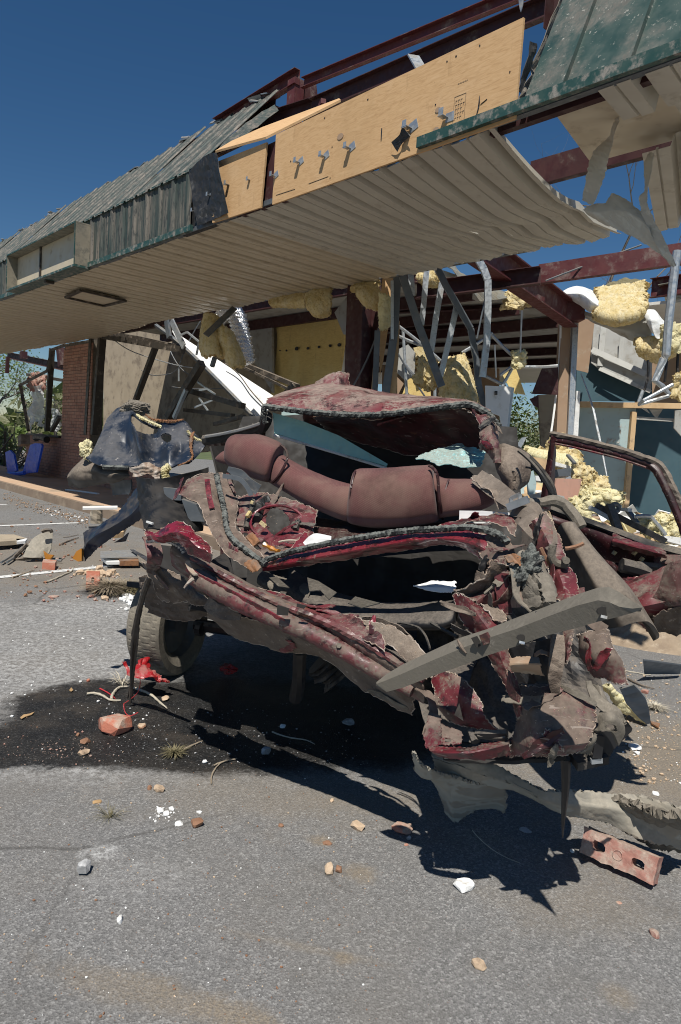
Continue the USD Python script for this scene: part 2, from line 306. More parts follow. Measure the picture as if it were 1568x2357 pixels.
def paint(name, c0, c1, mud, rough, mud_col=(.155, .118, .09), rust=.5, film=.3):
    N = Nodes(); nz = N.add('separate_xyz', vector=N.pos()[:-8] + 'normal') + 'z'
    c = N.ramp(N.noise(6, 4), [(.3, c0), (.7, c1)])
    c = N.mix(N.rng(N.noise(2.6, 5, .6), .35, .7, 0, film), c, (.22, .15, .13))
    c = N.mix(N.rng(N.noise(13, 7, .75), .48, .60, 0, .85), c, (.020, .011, .010))
    c = N.mix(N.rng(N.noise(4.5, 6, .7, (1, 1, 5), 1.0), .62, .66, 0, rust), c, (.16, .07, .035))
    m = N.math('add', N.math('add', N.noise(4, 8, .72), N.math('multiply', N.math('subtract', N.noise(70, 4, .75), .5), .38)), N.math('multiply', nz, .07))
    t = .70 - .42 * mud; m = N.rng(m, t - .05, t + .07, 0, .93)
    mc = N.ramp(N.noise(23, 5, .7), [(.25, tuple(.45 * np.array(mud_col))), (.5, mud_col), (.75, tuple(1.55 * np.array(mud_col)))])
    c = N.mix(m, c, mc)
    c = N.mix(N.rng(N.noise(7, 3, .5, (1, 16, 16), .6), .66, .68, 0, .5), c, (.34, .29, .25)); c = N.mix(N.rng(N.noise(90, 3, .7), .68, .72, 0, .7), c, (.36, .31, .26))
    rg = N.add('mix_float', fac=m, a=float(rough), b=.92) + 'result'
    h = N.math('add', N.noise(26, 5, .7), N.math('multiply', N.noise(150, 3), .5))
    N.done(name, N.add('principled_bsdf', base_color=c, roughness=rg, coat_weight=.3 if rough < .35 else .0, normal=N.bump(h, .22, .0025)) + 'BSDF')
solid('edge_bare', [(.10, .03, .028), (.30, .22, .16), (.38, .33, .28), (.16, .07, .04)], 14, .6, None, bump=.4, bscale=120)
paint('paint_clean', (.13, .007, .015), (.20, .012, .028), .0, .28, (.15, .115, .09), film=.15, rust=.3)
paint('paint_dusty', (.09, .009, .015), (.145, .014, .024), .33, .42, (.145, .112, .09), film=.40)
paint('paint_caked', (.08, .012, .016), (.12, .022, .026), .54, .55, (.145, .112, .088), film=.5)
paint('paint_dark', (.022, .004, .006), (.045, .007, .009), .24, .45, (.08, .06, .047), film=.1)
paint('paint_roof', (.11, .011, .018), (.165, .018, .029), .30, .38, (.23, .175, .145), film=.65)
solid('mud', [(.075, .055, .042), (.17, .13, .10)], 9, .85, (.23, .185, .145), .45, 7, .2, .8, 70, .008, scratch=(.27, .22, .18))
solid('mud_grey', [(.10, .087, .068), (.165, .145, .115)], 12, .85, (.20, .175, .14), .5, 9, .3, .5, 90, .006, scratch=(.24, .21, .17))
solid('rubber_grit', [(.012, .014, .014), (.03, .034, .033)], 30, .55, (.20, .21, .19), .45, 30, .15, .9, 130, .008)
solid('rubber', [(.012, .012, .012), (.022, .022, .021)], 10, .6, (.14, .12, .095), .3, 5, .2, .3, 60)
solid('liner_black', [(.005, .005, .006), (.010, .010, .011)], 6, .6, (.03, .026, .023), .2, 6, .2, .2, 40)
solid('bar_dust', [(.13, .117, .093), (.165, .148, .12)], 7, .9, (.165, .148, .12), .35, 12, .15, .4, 120, .003, scratch=(.21, .19, .16))
solid('plastic_dark', [(.010, .010, .011), (.02, .02, .022)], 6, .45, (.14, .12, .10), .3, 6, .35, .2, 40)
solid('tyre_dust', [(.07, .063, .053), (.16, .142, .112)], 9, .9, (.215, .19, .15), .7, 8, .1, .5, 80)
solid('blue_hood', [(.010, .016, .028), (.022, .032, .05)], 5, .34, (.085, .085, .09), .34, 5, .1, .08, 30, .002, scratch=(.28, .26, .24), coat=.1)
solid('navy', [(.006, .009, .02), (.011, .016, .032)], 5, .35, (.06, .055, .052), .2, 7, .2, .15, 40)
solid('rust', [(.15, .065, .03), (.27, .13, .06), (.09, .04, .025)], 20, .85, DUST, .3, 12, .1, .6, 90)
solid('raw_steel', [(.32, .33, .34), (.45, .46, .47)], 8, .42, (.28, .26, .23), .25, 8, .3, .12, 60, metal=.75)
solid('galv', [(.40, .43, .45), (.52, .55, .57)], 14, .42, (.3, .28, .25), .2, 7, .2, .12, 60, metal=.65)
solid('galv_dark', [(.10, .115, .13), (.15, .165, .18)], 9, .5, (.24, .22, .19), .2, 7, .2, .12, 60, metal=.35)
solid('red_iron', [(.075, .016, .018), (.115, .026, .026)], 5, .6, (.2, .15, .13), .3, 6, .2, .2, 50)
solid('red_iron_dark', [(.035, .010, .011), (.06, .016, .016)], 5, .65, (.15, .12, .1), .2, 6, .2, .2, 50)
solid('bronze_frame', [(.028, .022, .017), (.05, .04, .03)], 5, .5, (.22, .18, .14), .3, 6, .2, .15, 50)
solid('green_metal', [(.022, .052, .046), (.04, .075, .066)], 4, .5, (.13, .125, .11), .5, 2.2, .05, .12, 50, scratch=(.36, .35, .31))
solid('green_trim', [(.016, .058, .05), (.034, .08, .07)], 8, .5, (.3, .27, .24), .42, 14, .0, .2, 60)
solid('soffit_tan', [(.50, .43, .31), (.57, .49, .36)], 3, .5, (.40, .33, .24), .2, 5, .0, .08, 30)
solid('soffit_dirty', [(.20, .175, .13), (.28, .25, .19)], 5, .7, (.16, .15, .12), .5, 9, .0, .3, 50)
solid('soffit_grey', [(.47, .44, .37), (.53, .50, .42)], 3, .55, (.40, .36, .29), .2, 5, .0, .08, 30)
solid('tar_paper', [(.012, .012, .013), (.03, .03, .03)], 9, .55, (.12, .12, .12), .22, 7, .0, .5, 40)
solid('galv_roof', [(.24, .24, .20), (.33, .32, .27)], 6, .5, (.26, .23, .17), .5, 5, .0, .1, 40, metal=.3)
solid('white_board', [(.74, .74, .72), (.80, .80, .78)], 4, .7, (.55, .53, .48), .2, 6, .0, .1, 60)
solid('white_facing', [(.66, .67, .66), (.78, .79, .77)], 6, .45, (.5, .46, .38), .25, 8, .0, .3, 26, .01)
solid('drywall_tan', [(.34, .28, .20), (.42, .35, .255)], 2.4, .8, (.2, .16, .12), .4, 3, .0, .2, 90)
solid('drywall_grey', [(.36, .36, .34), (.44, .44, .41)], 3, .8, (.3, .28, .24), .35, 5, .0, .15, 90)
solid('drywall_pale', [(.44, .44, .41), (.50, .50, .47)], 3, .8, (.3, .28, .24), .3, 5, .0, .15, 90)
solid('drywall_brown', [(.30, .20, .13), (.36, .25, .165)], 3, .8, (.4, .33, .25), .2, 5, .0, .15, 90)
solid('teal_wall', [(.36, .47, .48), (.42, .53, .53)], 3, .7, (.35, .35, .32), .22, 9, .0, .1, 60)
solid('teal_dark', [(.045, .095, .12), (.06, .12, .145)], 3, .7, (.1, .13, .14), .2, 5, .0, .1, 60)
solid('lumber', [(.50, .33, .17), (.62, .44, .25)], 6, .7, (.35, .25, .16), .3, 9, .0, .2, 80, stretch=(1, 1, .15))
solid('lumber_grey', [(.24, .2, .15), (.34, .29, .22)], 9, .8, (.2, .18, .14), .4, 9, .0, .3, 80)
solid('wool', [(.70, .54, .22), (.84, .71, .40), (.90, .83, .60)], 16, 1.0, (.60, .44, .18), .3, 22, .0, 0.9, 110, .012, spec=.05, stretch=(1, 1, .35), trans=(.7, .5, .15))
solid('wool_pale', [(.80, .72, .40), (.88, .83, .58)], 16, 1.0, (.7, .56, .26), .3, 22, .0, 0.7, 150, .008, spec=.05, stretch=(1, 1, .35), trans=(.7, .6, .25))
solid('foil', [(.75, .76, .78), (.88, .88, .9)], 30, .22, None, bump=1.0, bscale=28, bdist=.03, metal=1.0)
solid('teal_glass_edge', [(.20, .48, .50), (.28, .58, .58)], 12, .25, (.3, .32, .28), .25, 9, .3, .1, 40)
solid('blue_plastic', [(.016, .07, .48), (.025, .10, .6)], 5, .4, (.1, .1, .14), .2, 7, .0, .1, 40)
solid('red_plastic', [(.30, .012, .016), (.40, .022, .024)], 9, .35, (.25, .12, .1), .2, 9, .2, .4, 50)
solid('strap', [(.12, .095, .075), (.18, .145, .115)], 9, .8, (.22, .18, .145), .5, 8, .2, .5, 220)
solid('brick_red', [(.40, .135, .085), (.50, .19, .12)], 14, .9, (.42, .34, .27), .3, 14, .15, .6, 110)
solid('brick_pink', [(.30, .14, .11), (.43, .22, .175)], 14, .9, (.40, .32, .26), .5, 14, .15, .6, 90)
solid('stone_tan', [(.46, .32, .2), (.6, .47, .34)], 16, .9, (.3, .22, .15), .35, 20, .0, .6, 110)
solid('dirt', [(.22, .165, .115), (.36, .28, .195)], 9, .95, (.42, .34, .25), .3, 14, .0, .8, 60, .01)
solid('stone_brown', [(.2, .1, .055), (.3, .165, .1)], 16, .9, None, bump=.6, bscale=110)
solid('stone_grey', [(.16, .165, .17), (.3, .3, .3)], 22, .85, (.5, .5, .5), .25, 25, .3, .6, 110)
solid('plaster', [(.72, .72, .70), (.82, .82, .80)], 20, .9, (.5, .46, .4), .2, 30, .0, .5, 110)
solid('twig', [(.22, .17, .115), (.36, .3, .22)], 20, .9, None, bump=.5, bscale=120)
solid('twig_pale', [(.42, .37, .28), (.55, .5, .4)], 20, .9, None, bump=.5, bscale=120)
solid('bark', [(.12, .095, .075), (.2, .165, .13)], 8, .9, None, bump=.6, bscale=40)
solid('grass_dry', [(.15, .13, .07), (.30, .26, .15)], 20, .9, None, bump=.3, trans=(.2, .2, .06))
solid('leaf_spring', [(.10, .15, .035), (.19, .24, .08)], 3, .6, None, bump=.0, trans=(.2, .3, .05))
solid('leaf_olive', [(.12, .13, .06), (.22, .22, .12)], 3, .6, None, bump=.0, trans=(.2, .26, .06))
solid('leaf_dead', [(.33, .2, .09), (.45, .3, .15)], 12, .9, None, bump=.2)
solid('fibre_board', [(.22, .205, .17), (.30, .28, .235)], 5, .9, (.34, .305, .245), .55, 6, .1, .35, 80)
solid('cover_grey', [(.06, .048, .038), (.10, .082, .066)], 5, .7, (.2, .165, .13), .45, 4, .35, .25, 70)
solid('orange_lens', [(.36, .14, .015), (.48, .2, .03)], 10, .35, (.4, .3, .2), .2, 12, .0, .1, 40)
solid('wire_red', [(.45, .03, .04), (.5, .05, .05)], 10, .5, None, bump=0)
solid('pinkish_board', [(.48, .27, .2), (.54, .31, .235)], 3, .7, (.4, .28, .22), .25, 6, .0, .1, 50, stretch=(6, 1, 1))
solid('concrete_walk', [(.46, .31, .20), (.55, .39, .265)], 2.2, .9, (.36, .28, .2), .3, 1.5, .0, .5, 120)
solid('curb_face', [(.17, .125, .09), (.24, .18, .13)], 5, .9, (.28, .22, .16), .4, 3, .0, .5, 90)
solid('floor_slab', [(.22, .2, .17), (.3, .27, .23)], 2, .85, (.35, .3, .25), .5, 3, .0, .4, 60)
solid('insul_ceiling', [(.62, .60, .54), (.70, .68, .62)], 3, .7, None, bump=.4, bscale=12, bdist=.02)
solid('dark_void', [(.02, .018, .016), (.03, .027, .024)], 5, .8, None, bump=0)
solid('chip_mix', [(.3, .24, .18), (.7, .68, .64), (.38, .2, .13)], 60, .9, None, bump=.3)
def brickmat(name, c1, c2):
    N = Nodes(); r = N.add('object_info') + 'random'; N.pos()
    c = N.mix(r, c1, c2); c = N.mix(N.rng(N.noise(14, 5, .65), .35, .75, 0, .45), c, (.42, .33, .26)); c = N.mix(N.rng(N.noise(3, 3), .5, .7, 0, .4), c, (.16, .09, .07))
    N.done(name, N.add('principled_bsdf', base_color=c, roughness=.9, normal=N.bump(N.noise(90, 4), .5, .004)) + 'BSDF')
brickmat('wall_brick', (.36, .165, .115), (.46, .24, .165))
def plymat(name, dark=np.ones(3)):
    N = Nodes(); w = N.noise(1.6, 3, .5, (1, 1, 3.2), 1.2)
    g = N.add('noise_texture', vector=N.add('mapping', vector=N.pos(), scale=(2.2, 2.2, 16.0)) + 'vector', scale=3.2, detail=6.0, roughness=.6, distortion=1.8) + 'fac'
    c = N.ramp(g, [(.3, tuple(dark * np.array((.50, .30, .125)))), (.5, tuple(dark * np.array((.62, .395, .175)))), (.72, tuple(dark * np.array((.68, .45, .215))))])
    c = N.mix(N.rng(N.noise(2.2, 4), .5, .75, 0, .45), c, tuple(dark * np.array((.70, .50, .27))))
    c = N.mix(N.rng(N.noise(48, 5, .7), .66, .72, 0, .7), c, (.22, .13, .06)); c = N.mix(N.rng(N.noise(1.4, 6, .65, (1, 1, .5)), .52, .70, 0, .35), c, (.40, .25, .115)); c = N.mix(N.rng(N.noise(7, 5, .7, (1.6, 1.6, .3)), .60, .68, 0, .3), c, (.34, .2, .09))
    N.done(name, N.add('principled_bsdf', base_color=c, roughness=.75, normal=N.bump(g, .15, .004)) + 'BSDF')
plymat('plywood', np.array((.90, .89, .98))); plymat('osb', np.array((1.16, 1.36, 1.15)))
def wovenmat():
    N = Nodes(); N.pos()
    b = N.add('brick_texture', vector=N.add('mapping', vector=N.p + 'position', rotation=(1.45, 0.0, -.32)) + 'vector', scale=62.0, color1=(.155, .070, .064), color2=(.135, .059, .055), mortar=(.118, .052, .049), mortar_size=.12, mortar_smooth=.6, brick_width=.5, row_height=.42) + ''
    c = N.mix(N.rng(N.noise(5, 5, .6), .42, .72, 0, .6), b + 'color', (.20, .135, .105)); c = N.mix(N.rng(N.noise(160, 2), .4, .7, 0, .3), c, (.16, .08, .075)); c = N.mix(N.rng(N.noise(3.2, 6, .7), .5, .72, 0, .6), c, (.06, .034, .028))
    N.done('seat_cloth', N.add('principled_bsdf', base_color=c, roughness=.95, specular_ior_level=.15, sheen_weight=.08, normal=N.bump(b + 'fac', .18, -.0012)) + 'BSDF')
wovenmat()
def ribbed_green():
    N = Nodes(); st = N.noise(9, 6, .7, (1, 1, .08)); c = N.ramp(st, [(.36, (.022, .045, .04)), (.48, (.06, .07, .06)), (.6, (.16, .14, .115)), (.75, (.21, .18, .145))])
    c = N.mix(N.rng(N.noise(34, 5, .7, (1, 1, .25)), .5, .62, 0, .8), c, (.02, .026, .026))
    N.done('fascia_streaked', N.add('principled_bsdf', base_color=c, roughness=.65, normal=N.bump(N.noise(60, 4), .2, .004)) + 'BSDF')
ribbed_green()
def glassmat(name, tint, rough=.02):
    N = Nodes(); fr = N.add('fresnel', IOR=1.5) + 'fac'
    N.done(name, N.add('mix_closure', fac=fr, closure1=N.add('transparent_bsdf', color=tint) + 'BSDF', closure2=N.add('glossy_bsdf', color=(.9, .9, .9), roughness=rough) + 'BSDF') + 'closure')
glassmat('glass_teal', (.45, .78, .76))
N = Nodes(); N.pos(); N.done('sheeting', N.add('mix_closure', fac=.45, closure1=N.add('transparent_bsdf', color=(.93, .94, .94)) + 'BSDF', closure2=N.add('principled_bsdf', base_color=(.72, .74, .74), roughness=.25, normal=N.bump(N.noise(14, 4), .7, .03)) + 'BSDF') + 'closure')

def asphalt():
    N = Nodes(); p = N.pos(); xyz = N.add('separate_xyz', vector=p); x, y = xyz + 'x', xyz + 'y'
    wob = N.math('multiply', N.math('subtract', N.noise(5, 6, .68), .5), 1.5); wob2 = N.math('multiply', N.math('subtract', N.noise(38, 5, .75), .5), .8)
    wb = N.math('add', wob, wob2); CRK = N.add('voronoi_texture', feature='distance_to_edge', vector=N.add('mix_vector', fac=.06, a=p, b=N.add('noise_texture', vector=p, scale=6.0, detail=4.0) + 'color') + 'result', scale=.42) + 'distance'
    def blob(cx, cy, rx, ry, ang=0.0, soft=.25, k=1.0):
        c, s = math.cos(ang), math.sin(ang); dx, dy = N.math('subtract', x, cx), N.math('subtract', y, cy)
        a = N.math('divide', N.math('add', N.math('multiply', dx, c), N.math('multiply', dy, s)), rx); b = N.math('divide', N.math('subtract', N.math('multiply', dy, c), N.math('multiply', dx, s)), ry)
        r = N.math('sqrt', N.math('add', N.math('multiply', a, a), N.math('multiply', b, b)))
        return N.rng(N.math('add', r, N.math('multiply', wb, k)), 1 + soft, 1 - soft)
    ag = N.add('voronoi_texture', vector=p, scale=165.0) ; agc = N.add('separate_color', color=ag + 'color') + 'r'
    ag2 = N.add('voronoi_texture', vector=p, scale=380.0); ag2c = N.add('separate_color', color=ag2 + 'color') + 'g'
    base = N.ramp(agc, [(0, (.09, .09, .089)), (.4, (.16, .159, .156)), (.8, (.235, .232, .227)), (1, (.42, .415, .40))])
    base = N.mix(.45, base, N.ramp(ag2c, [(0, (.095, .094, .093)), (.6, (.165, .163, .16)), (1, (.30, .295, .287))]))
    base = N.mix(N.rng(N.noise(.9, 6, .65), .35, .75, 0, .5), base, (.165, .148, .125)); base = N.mix(N.rng(N.noise(2.3, 5, .6), .5, .75, 0, .4), base, (.10, .098, .095))
    base = N.mix(N.rng(N.noise(320, 2), .66, .72, 0, .8), base, (.36, .345, .32))
    base = N.mix(N.rng(N.noise(90, 3), .69, .72, 0, .7), base, (.26, .15, .10))
    for q in TAN_BLOBS: base = N.mix(N.math('multiply', blob(*q[:5], .8, 1.9), q[5]), base, N.mix(N.rng(N.noise(110, 4, .7), .35, .65), (.15, .125, .095), (.30, .24, .165)))
    for q in WHITE_BLOBS: base = N.mix(N.math('multiply', N.math('multiply', blob(*q[:5], .85, 1.7), N.rng(N.noise(30, 6, .8), .42, .62)), q[5]), base, (.55, .55, .54))
    base = N.mix(N.math('multiply', N.rng(CRK, .006, .001), N.rng(N.noise(1.1, 3), .42, .6, 0, .55)), base, (.05, .047, .043))
    oil = None
    for q in OIL_BLOBS:
        o = blob(*q[:5], .16, q[5] * 1.5); oil = o if oil is None else N.math('maximum', oil, o)
    ob = N.mix(N.rng(N.noise(4, 5, .6), .4, .75), N.ramp(agc, [(0, (.009, .009, .009)), (.8, (.02, .02, .02)), (1, (.05, .05, .05))]), N.ramp(agc, [(0, (.022, .02, .018)), (.85, (.042, .038, .033)), (1, (.09, .083, .075))]))
    ob = N.mix(N.rng(N.noise(1.8, 6, .7), .5, .72, 0, .65), ob, (.075, .06, .046)); ob = N.mix(N.rng(N.noise(60, 4, .7), .64, .70), ob, (.2, .19, .18))
    base = N.mix(oil, base, ob)
    rg = N.add('mix_float', fac=oil, a=.9, b=.55) + 'result'
    h = N.math('add', ag + 'distance', N.math('multiply', N.noise(400, 2), .4))
    N.done('asphalt', N.add('principled_bsdf', base_color=base, roughness=rg, specular_ior_level=.3, normal=N.bump(h, .55, .004)) + 'BSDF')
def gb(px, py, rx, ry, ang=0.0, k=1.0): c = G(px, py); return (float(c[0]), float(c[1]), rx, ry, ang, k)
OIL_BLOBS = [gb(300, 1640, .62, .50, 0, .35), gb(150, 1715, .62, .22, .12, .4), gb(420, 1700, .75, .34, 0, .35), gb(640, 1650, 1.1, .55, 0, .35), gb(40, 1730, .5, .16, .3, .4)]
WHITE_BLOBS = [gb(150, 1470, 1.5, .8, .4, .42), gb(40, 1580, .9, .5, .4, .35), gb(110, 1760, .5, .12, 0, .5), gb(230, 1960, .05, .04, 0, .9), gb(330, 2015, .16, .09, .3, .22), gb(260, 1400, .8, .3, .3, .4)]
TAN_BLOBS = [gb(620, 1830, .5, .2, 0, .3), gb(360, 2290, .26, .05, -.25, .42), gb(520, 2330, .16, .035, -.4, .45), gb(830, 2010, .045, .04, 0, .6), gb(1330, 2080, .25, .12, 0, .3), gb(200, 1290, 3.2, 1.2, .2, .5), gb(1500, 1760, .8, .6, 0, .6), gb(740, 1935, .035, .03, 0, .6), gb(790, 2205, .025, .022, 0, .6), gb(700, 2180, .2, .015, -.2, .3), gb(1420, 2290, .035, .03, 0, .45), gb(920, 1850, .3, .08, 0, .3)]
asphalt()
N = Nodes(); N.pos(); N.done('line_paint', N.add('principled_bsdf', base_color=N.mix(N.rng(N.noise(22, 6, .7), .5, .62, 0, .8), (.66, .66, .64), (.13, .125, .12)), roughness=.8) + 'BSDF')
N = Nodes(); N.pos(); N.done('grass_far', N.add('principled_bsdf', base_color=N.ramp(N.noise(.5, 6, .7), [(.3, (.05, .075, .025)), (.6, (.10, .12, .045)), (.8, (.2, .17, .1))]), roughness=1.0) + 'BSDF')
# ------------------------------------------------------------------ the setting
A_ = zm(0, 400, 1.96); B_ = zm(800, 0, 1.96); C_ = zm(400, 150, 2.6133); D_ = zm(800, 550, 1.96); E_ = zm(0, 750, 2.24); F_ = zm(150, 900, 2.6133)
G_ = zm(600, 850, 2.4123); H_ = zm(1050, 950, 2.8509); I_ = zm(250, 1300, 2.4123); J_ = zm(850, 1300, 2.0907); K_ = zm(900, 1700, 2.24); L_ = zm(0, 1150, 3.136)
M_ = zm(0, 1650, 1.7422); N_ = zm(400, 600, 3.136); O_ = zm(1250, 150, 4.48); Q_ = zm(1200, 600, 3.625); R_ = zm(0, 780, 5.2267); S_ = zm(0, 1080, 3.7333)
T_ = zm(0, 500, 5.2267); V_ = zm(1080, 1350, 3.2667); X_ = zm(300, 1300, 3.92); Y_ = zm(780, 600, 3.92); AA_ = zm(1150, 1000, 3.4844); AB_ = zm(200, 700, 3.136); AC_ = zm(1250, 1350, 4.48)

def plane(x0, x1, y0, y1, z, n=2):
    xs, ys = np.linspace(x0, x1, n), np.linspace(y0, y1, n); X, Y = np.meshgrid(xs, ys, indexing='ij'); v = np.stack([X, Y, np.full_like(X, z)], -1).reshape(-1, 3)
    i, j = np.meshgrid(np.arange(n - 1), np.arange(n - 1), indexing='ij'); a = (i * n + j).ravel(); f = np.vstack([np.stack([a, a + n, a + n + 1], 1), np.stack([a, a + n + 1, a + 1], 1)]); return v, f
single('meadow', plane(-1500, 1500, -300, 1500, -0.02), 'grass_far', kind='structure')
single('parking_lot', plane(-60, 60, -30, 45, 0.0), 'asphalt', kind='structure')
wk = quadbox([B(-.2, 1.12, 0.0), B(26, 1.12, 0.0), B(26, 2.9, 0.0), B(.5, 2.9, 0.0), B(-.2, 1.12, .14), B(26, 1.12, .14), B(26, 2.9, .14), B(.5, 2.9, .14)])
single('sidewalk', wk, 'concrete_walk', kind='structure')
single('kerb', quadbox([B(-.2, 1.02, 0.0), B(26, 1.02, 0.0), B(26, 1.118, 0.0), B(-.2, 1.118, 0.0), B(-.2, 1.03, .145), B(26, 1.03, .145), B(26, 1.118, .145), B(-.2, 1.118, .145)]), 'curb_face', kind='structure')
single('shop_floor', quadbox([B(-9, 2.902, 0.0), B(17, 2.902, 0.0), B(17, 24, 0.0), B(-9, 24, 0.0), B(-9, 2.902, .15), B(17, 2.902, .15), B(17, 24, .15), B(-9, 24, .15)]), 'floor_slab', kind='structure')
def painted(p, q, w):
    d = unit(q - p); s = np.array([-d[1], d[0], 0]) * w / 2; z = np.array([0, 0, .004]); v = np.array([p - s + z, p + s + z, q + s + z, q - s + z]); return v, np.array([[0, 2, 1], [0, 3, 2]])
l1a, l1b = G(*S_(-60, 582)), G(*S_(690, 553))
single('parking_line', painted(l1a, l1b, .10), 'line_paint', kind='structure')
single('parking_line', painted(G(*S_(-90, 1040)), G(*S_(980, 930)), .10), 'line_paint', kind='structure')
single('parking_line', painted(G(*S_(-90, 396)), G(*S_(60, 392)), .10), 'line_paint', kind='structure')

# ------------------------------------------------------------------ the wrecked store
ST = thing('ruined_store', 'long storefront wrecked by a storm: torn canopy, brick pier and bare red steel frame', 'building', B(4, 2.9, 0))
BL, BH = .27, .0762
def bricks(a0, a1, z0, z1, b0, seed):
    g = np.random.default_rng(seed); out = []; n = int(round((z1 - z0) / BH)); h = (z1 - z0) / n
    for i in range(n):
        s = a0 + (-(BL / 2) if i % 2 else 0.0)
        while s < a1 - .02:
            x0, x1 = max(s, a0) + .005, min(s + BL, a1) - .005; s += BL
            if x1 - x0 < .04: continue
            p = b0 - .010 + g.uniform(-.003, .003); zb, zt = z0 + i * h + .005, z0 + (i + 1) * h - .005
            out.append(quadbox([B(x0, p, zb), B(x1, p, zb), B(x1, b0 + .02, zb), B(x0, b0 + .02, zb), B(x0, p, zt), B(x1, p, zt), B(x1, b0 + .02, zt), B(x0, b0 + .02, zt)]))
    return out
def wallbox(a0, a1, b0, b1, z0, z1): return quadbox([B(a0, b0, z0), B(a1, b0, z0), B(a1, b1, z0), B(a0, b1, z0), B(a0, b0, z1), B(a1, b0, z1), B(a1, b1, z1), B(a0, b1, z1)])
pier = part(ST, 'brick_pier', wallbox(12.02, 13.73, 2.905, 3.2, .14, 3.49), 'mud_grey')
for q in bricks(12.0, 13.75, .14, 3.49, 2.9, 1)[:300]: part(pier, 'brick', q, 'wall_brick')
low = part(ST, 'brick_window_wall', cat([wallbox(13.752, 16.3, 2.905, 3.15, .14, 1.15), wallbox(8.6, 11.998, 2.905, 3.15, .14, .95)]), 'mud_grey')
part(low, 'bricks', cat(bricks(13.752, 16.35, .14, 1.15, 2.9, 2) + bricks(8.6, 11.998, .14, .95, 2.9, 3)), 'wall_brick', kind='stuff')
[part(ST, 'window_sill', q_, 'bronze_frame') for q_ in (wallbox(13.76, 16.2, 2.82, 3.2, 1.155, 1.2), wallbox(8.6, 11.99, 2.84, 3.2, .955, 1.0))]

# soffit of ribbed sheets, one foot apart
def sag(a, b):
    k = np.clip((1.9 - a) / 2.2, 0, 1); k = k * k * (3 - 2 * k)
    return 3.5 - .10 * k * np.sin(np.clip(b / 2.5, 0, 1) * np.pi) + .05 * k * np.maximum(0, 1 - np.abs(b - 1.55) / .25) + .006 * np.sin(a * 3.1) + .012 * k * np.sin(a * 9 + b * 2)
PROF = [(0, 0), (.035, 0), (.040, .075), (.092, .075), (.118, 0), (.195, 0), (.198, .016), (.210, .016), (.214, 0), (.305, 0)]
def soffit_panel(a0, b0, b1, seed, fan=True, zoff=0.0, jag=.0):
    g = np.random.default_rng(seed); nb = 12; rows = []
    for (da, dz) in PROF:
        a = a0 + da; r = []; e = b1 + g.uniform(-jag, jag)
        for j in range(nb):
            b = b0 + (e - b0) * j / (nb - 1); aa = a + (.14 * b * np.clip((.4 - a) / 1.4, 0, 1) if fan else 0)
            r.append(B(aa, b, sag(a, b) + zoff + dz))
        rows.append(r)
    g_ = np.array(rows); return from_grid(g_, .003)
sof = part(ST, 'soffit_rail', cat([bar(B(.2, 2.55, 3.56), B(24, 2.62, 3.56), .05, .08), bar(B(-3, .04, 3.525), B(25, .04, 3.525), .05, .045)]), 'galv_dark')
k = 0; a = -1.16
while a < 23.5:
    end = 2.55 + (0.02 * math.sin(a * 5)) + (-.05 if a < 2 else 0) + .36 * min(1, max(0, (a - 8) / 3))
    part(sof, 'soffit_panel', soffit_panel(a, .045, end, k, jag=.035 if a < 3 else .012), 'soffit_tan' if a > 1.6 else 'soffit_grey', label='bent pale soffit sheet' if a < -.9 else None); a += .305; k += 1
def rpanel(a0, b0, b1, fan, seed):
    g = np.random.default_rng(seed); rows = []
    for da, dz in PROF: rows.append([B(a0 - .305 + da + fan * (b - b0), b, 3.5 + dz) for b in np.linspace(b0, b1 + g.uniform(-.03, .03), 12)])
    return from_grid(np.array(rows), .003)
for i_, (a_, b_) in enumerate(((-1.87, .46), (-2.175, .74))): part(sof, 'soffit_panel', rpanel(a_, .045, b_, .12, 300 + i_), 'soffit_grey')
for i_, a_ in enumerate((-1.70, -2.005)): part(sof, 'soffit_panel', rpanel(a_, .98, 2.6, .37, 320 + i_), 'soffit_grey')
part(sof, 'backing_board', slab([B(-1.42, .25, 3.63), B(-2.5, .25, 3.63), B(-2.35, 1.2, 3.63), B(-1.20, 1.2, 3.63)], .02, ZZ), 'soffit_tan', label='flat tan board above the missing soffit sheets')
part(sof, 'joist', channel(B(-3, .17, 3.60), B(-1.0, .17, 3.60), .05, .15), 'red_iron_dark'); part(sof, 'joist', channel(B(-2.6, 1.30, 3.72), B(-.6, 1.30, 3.72), .06, .2), 'red_iron_dark')
# access hatch in the soffit
hc = [G(*T_(1000, 920), 3.49), G(*T_(1540, 1050), 3.49), G(*T_(1275, 1115), 3.49), G(*T_(810, 1008), 3.49)]
hm = [bar(hc[i] + (hc[(i + 1) % 4] - hc[i]) * .0, hc[(i + 1) % 4], .05, .03) for i in range(4)]
hx = cat(hm); hx[0][:, 2] -= .035
hp = part(ST, 'access_hatch', hx, 'bronze_frame')
hv = slab([p - [0, 0, .022] for p in hc], .01, (0, 0, 1)); part(hp, 'hatch_panel', hv, 'soffit_tan')

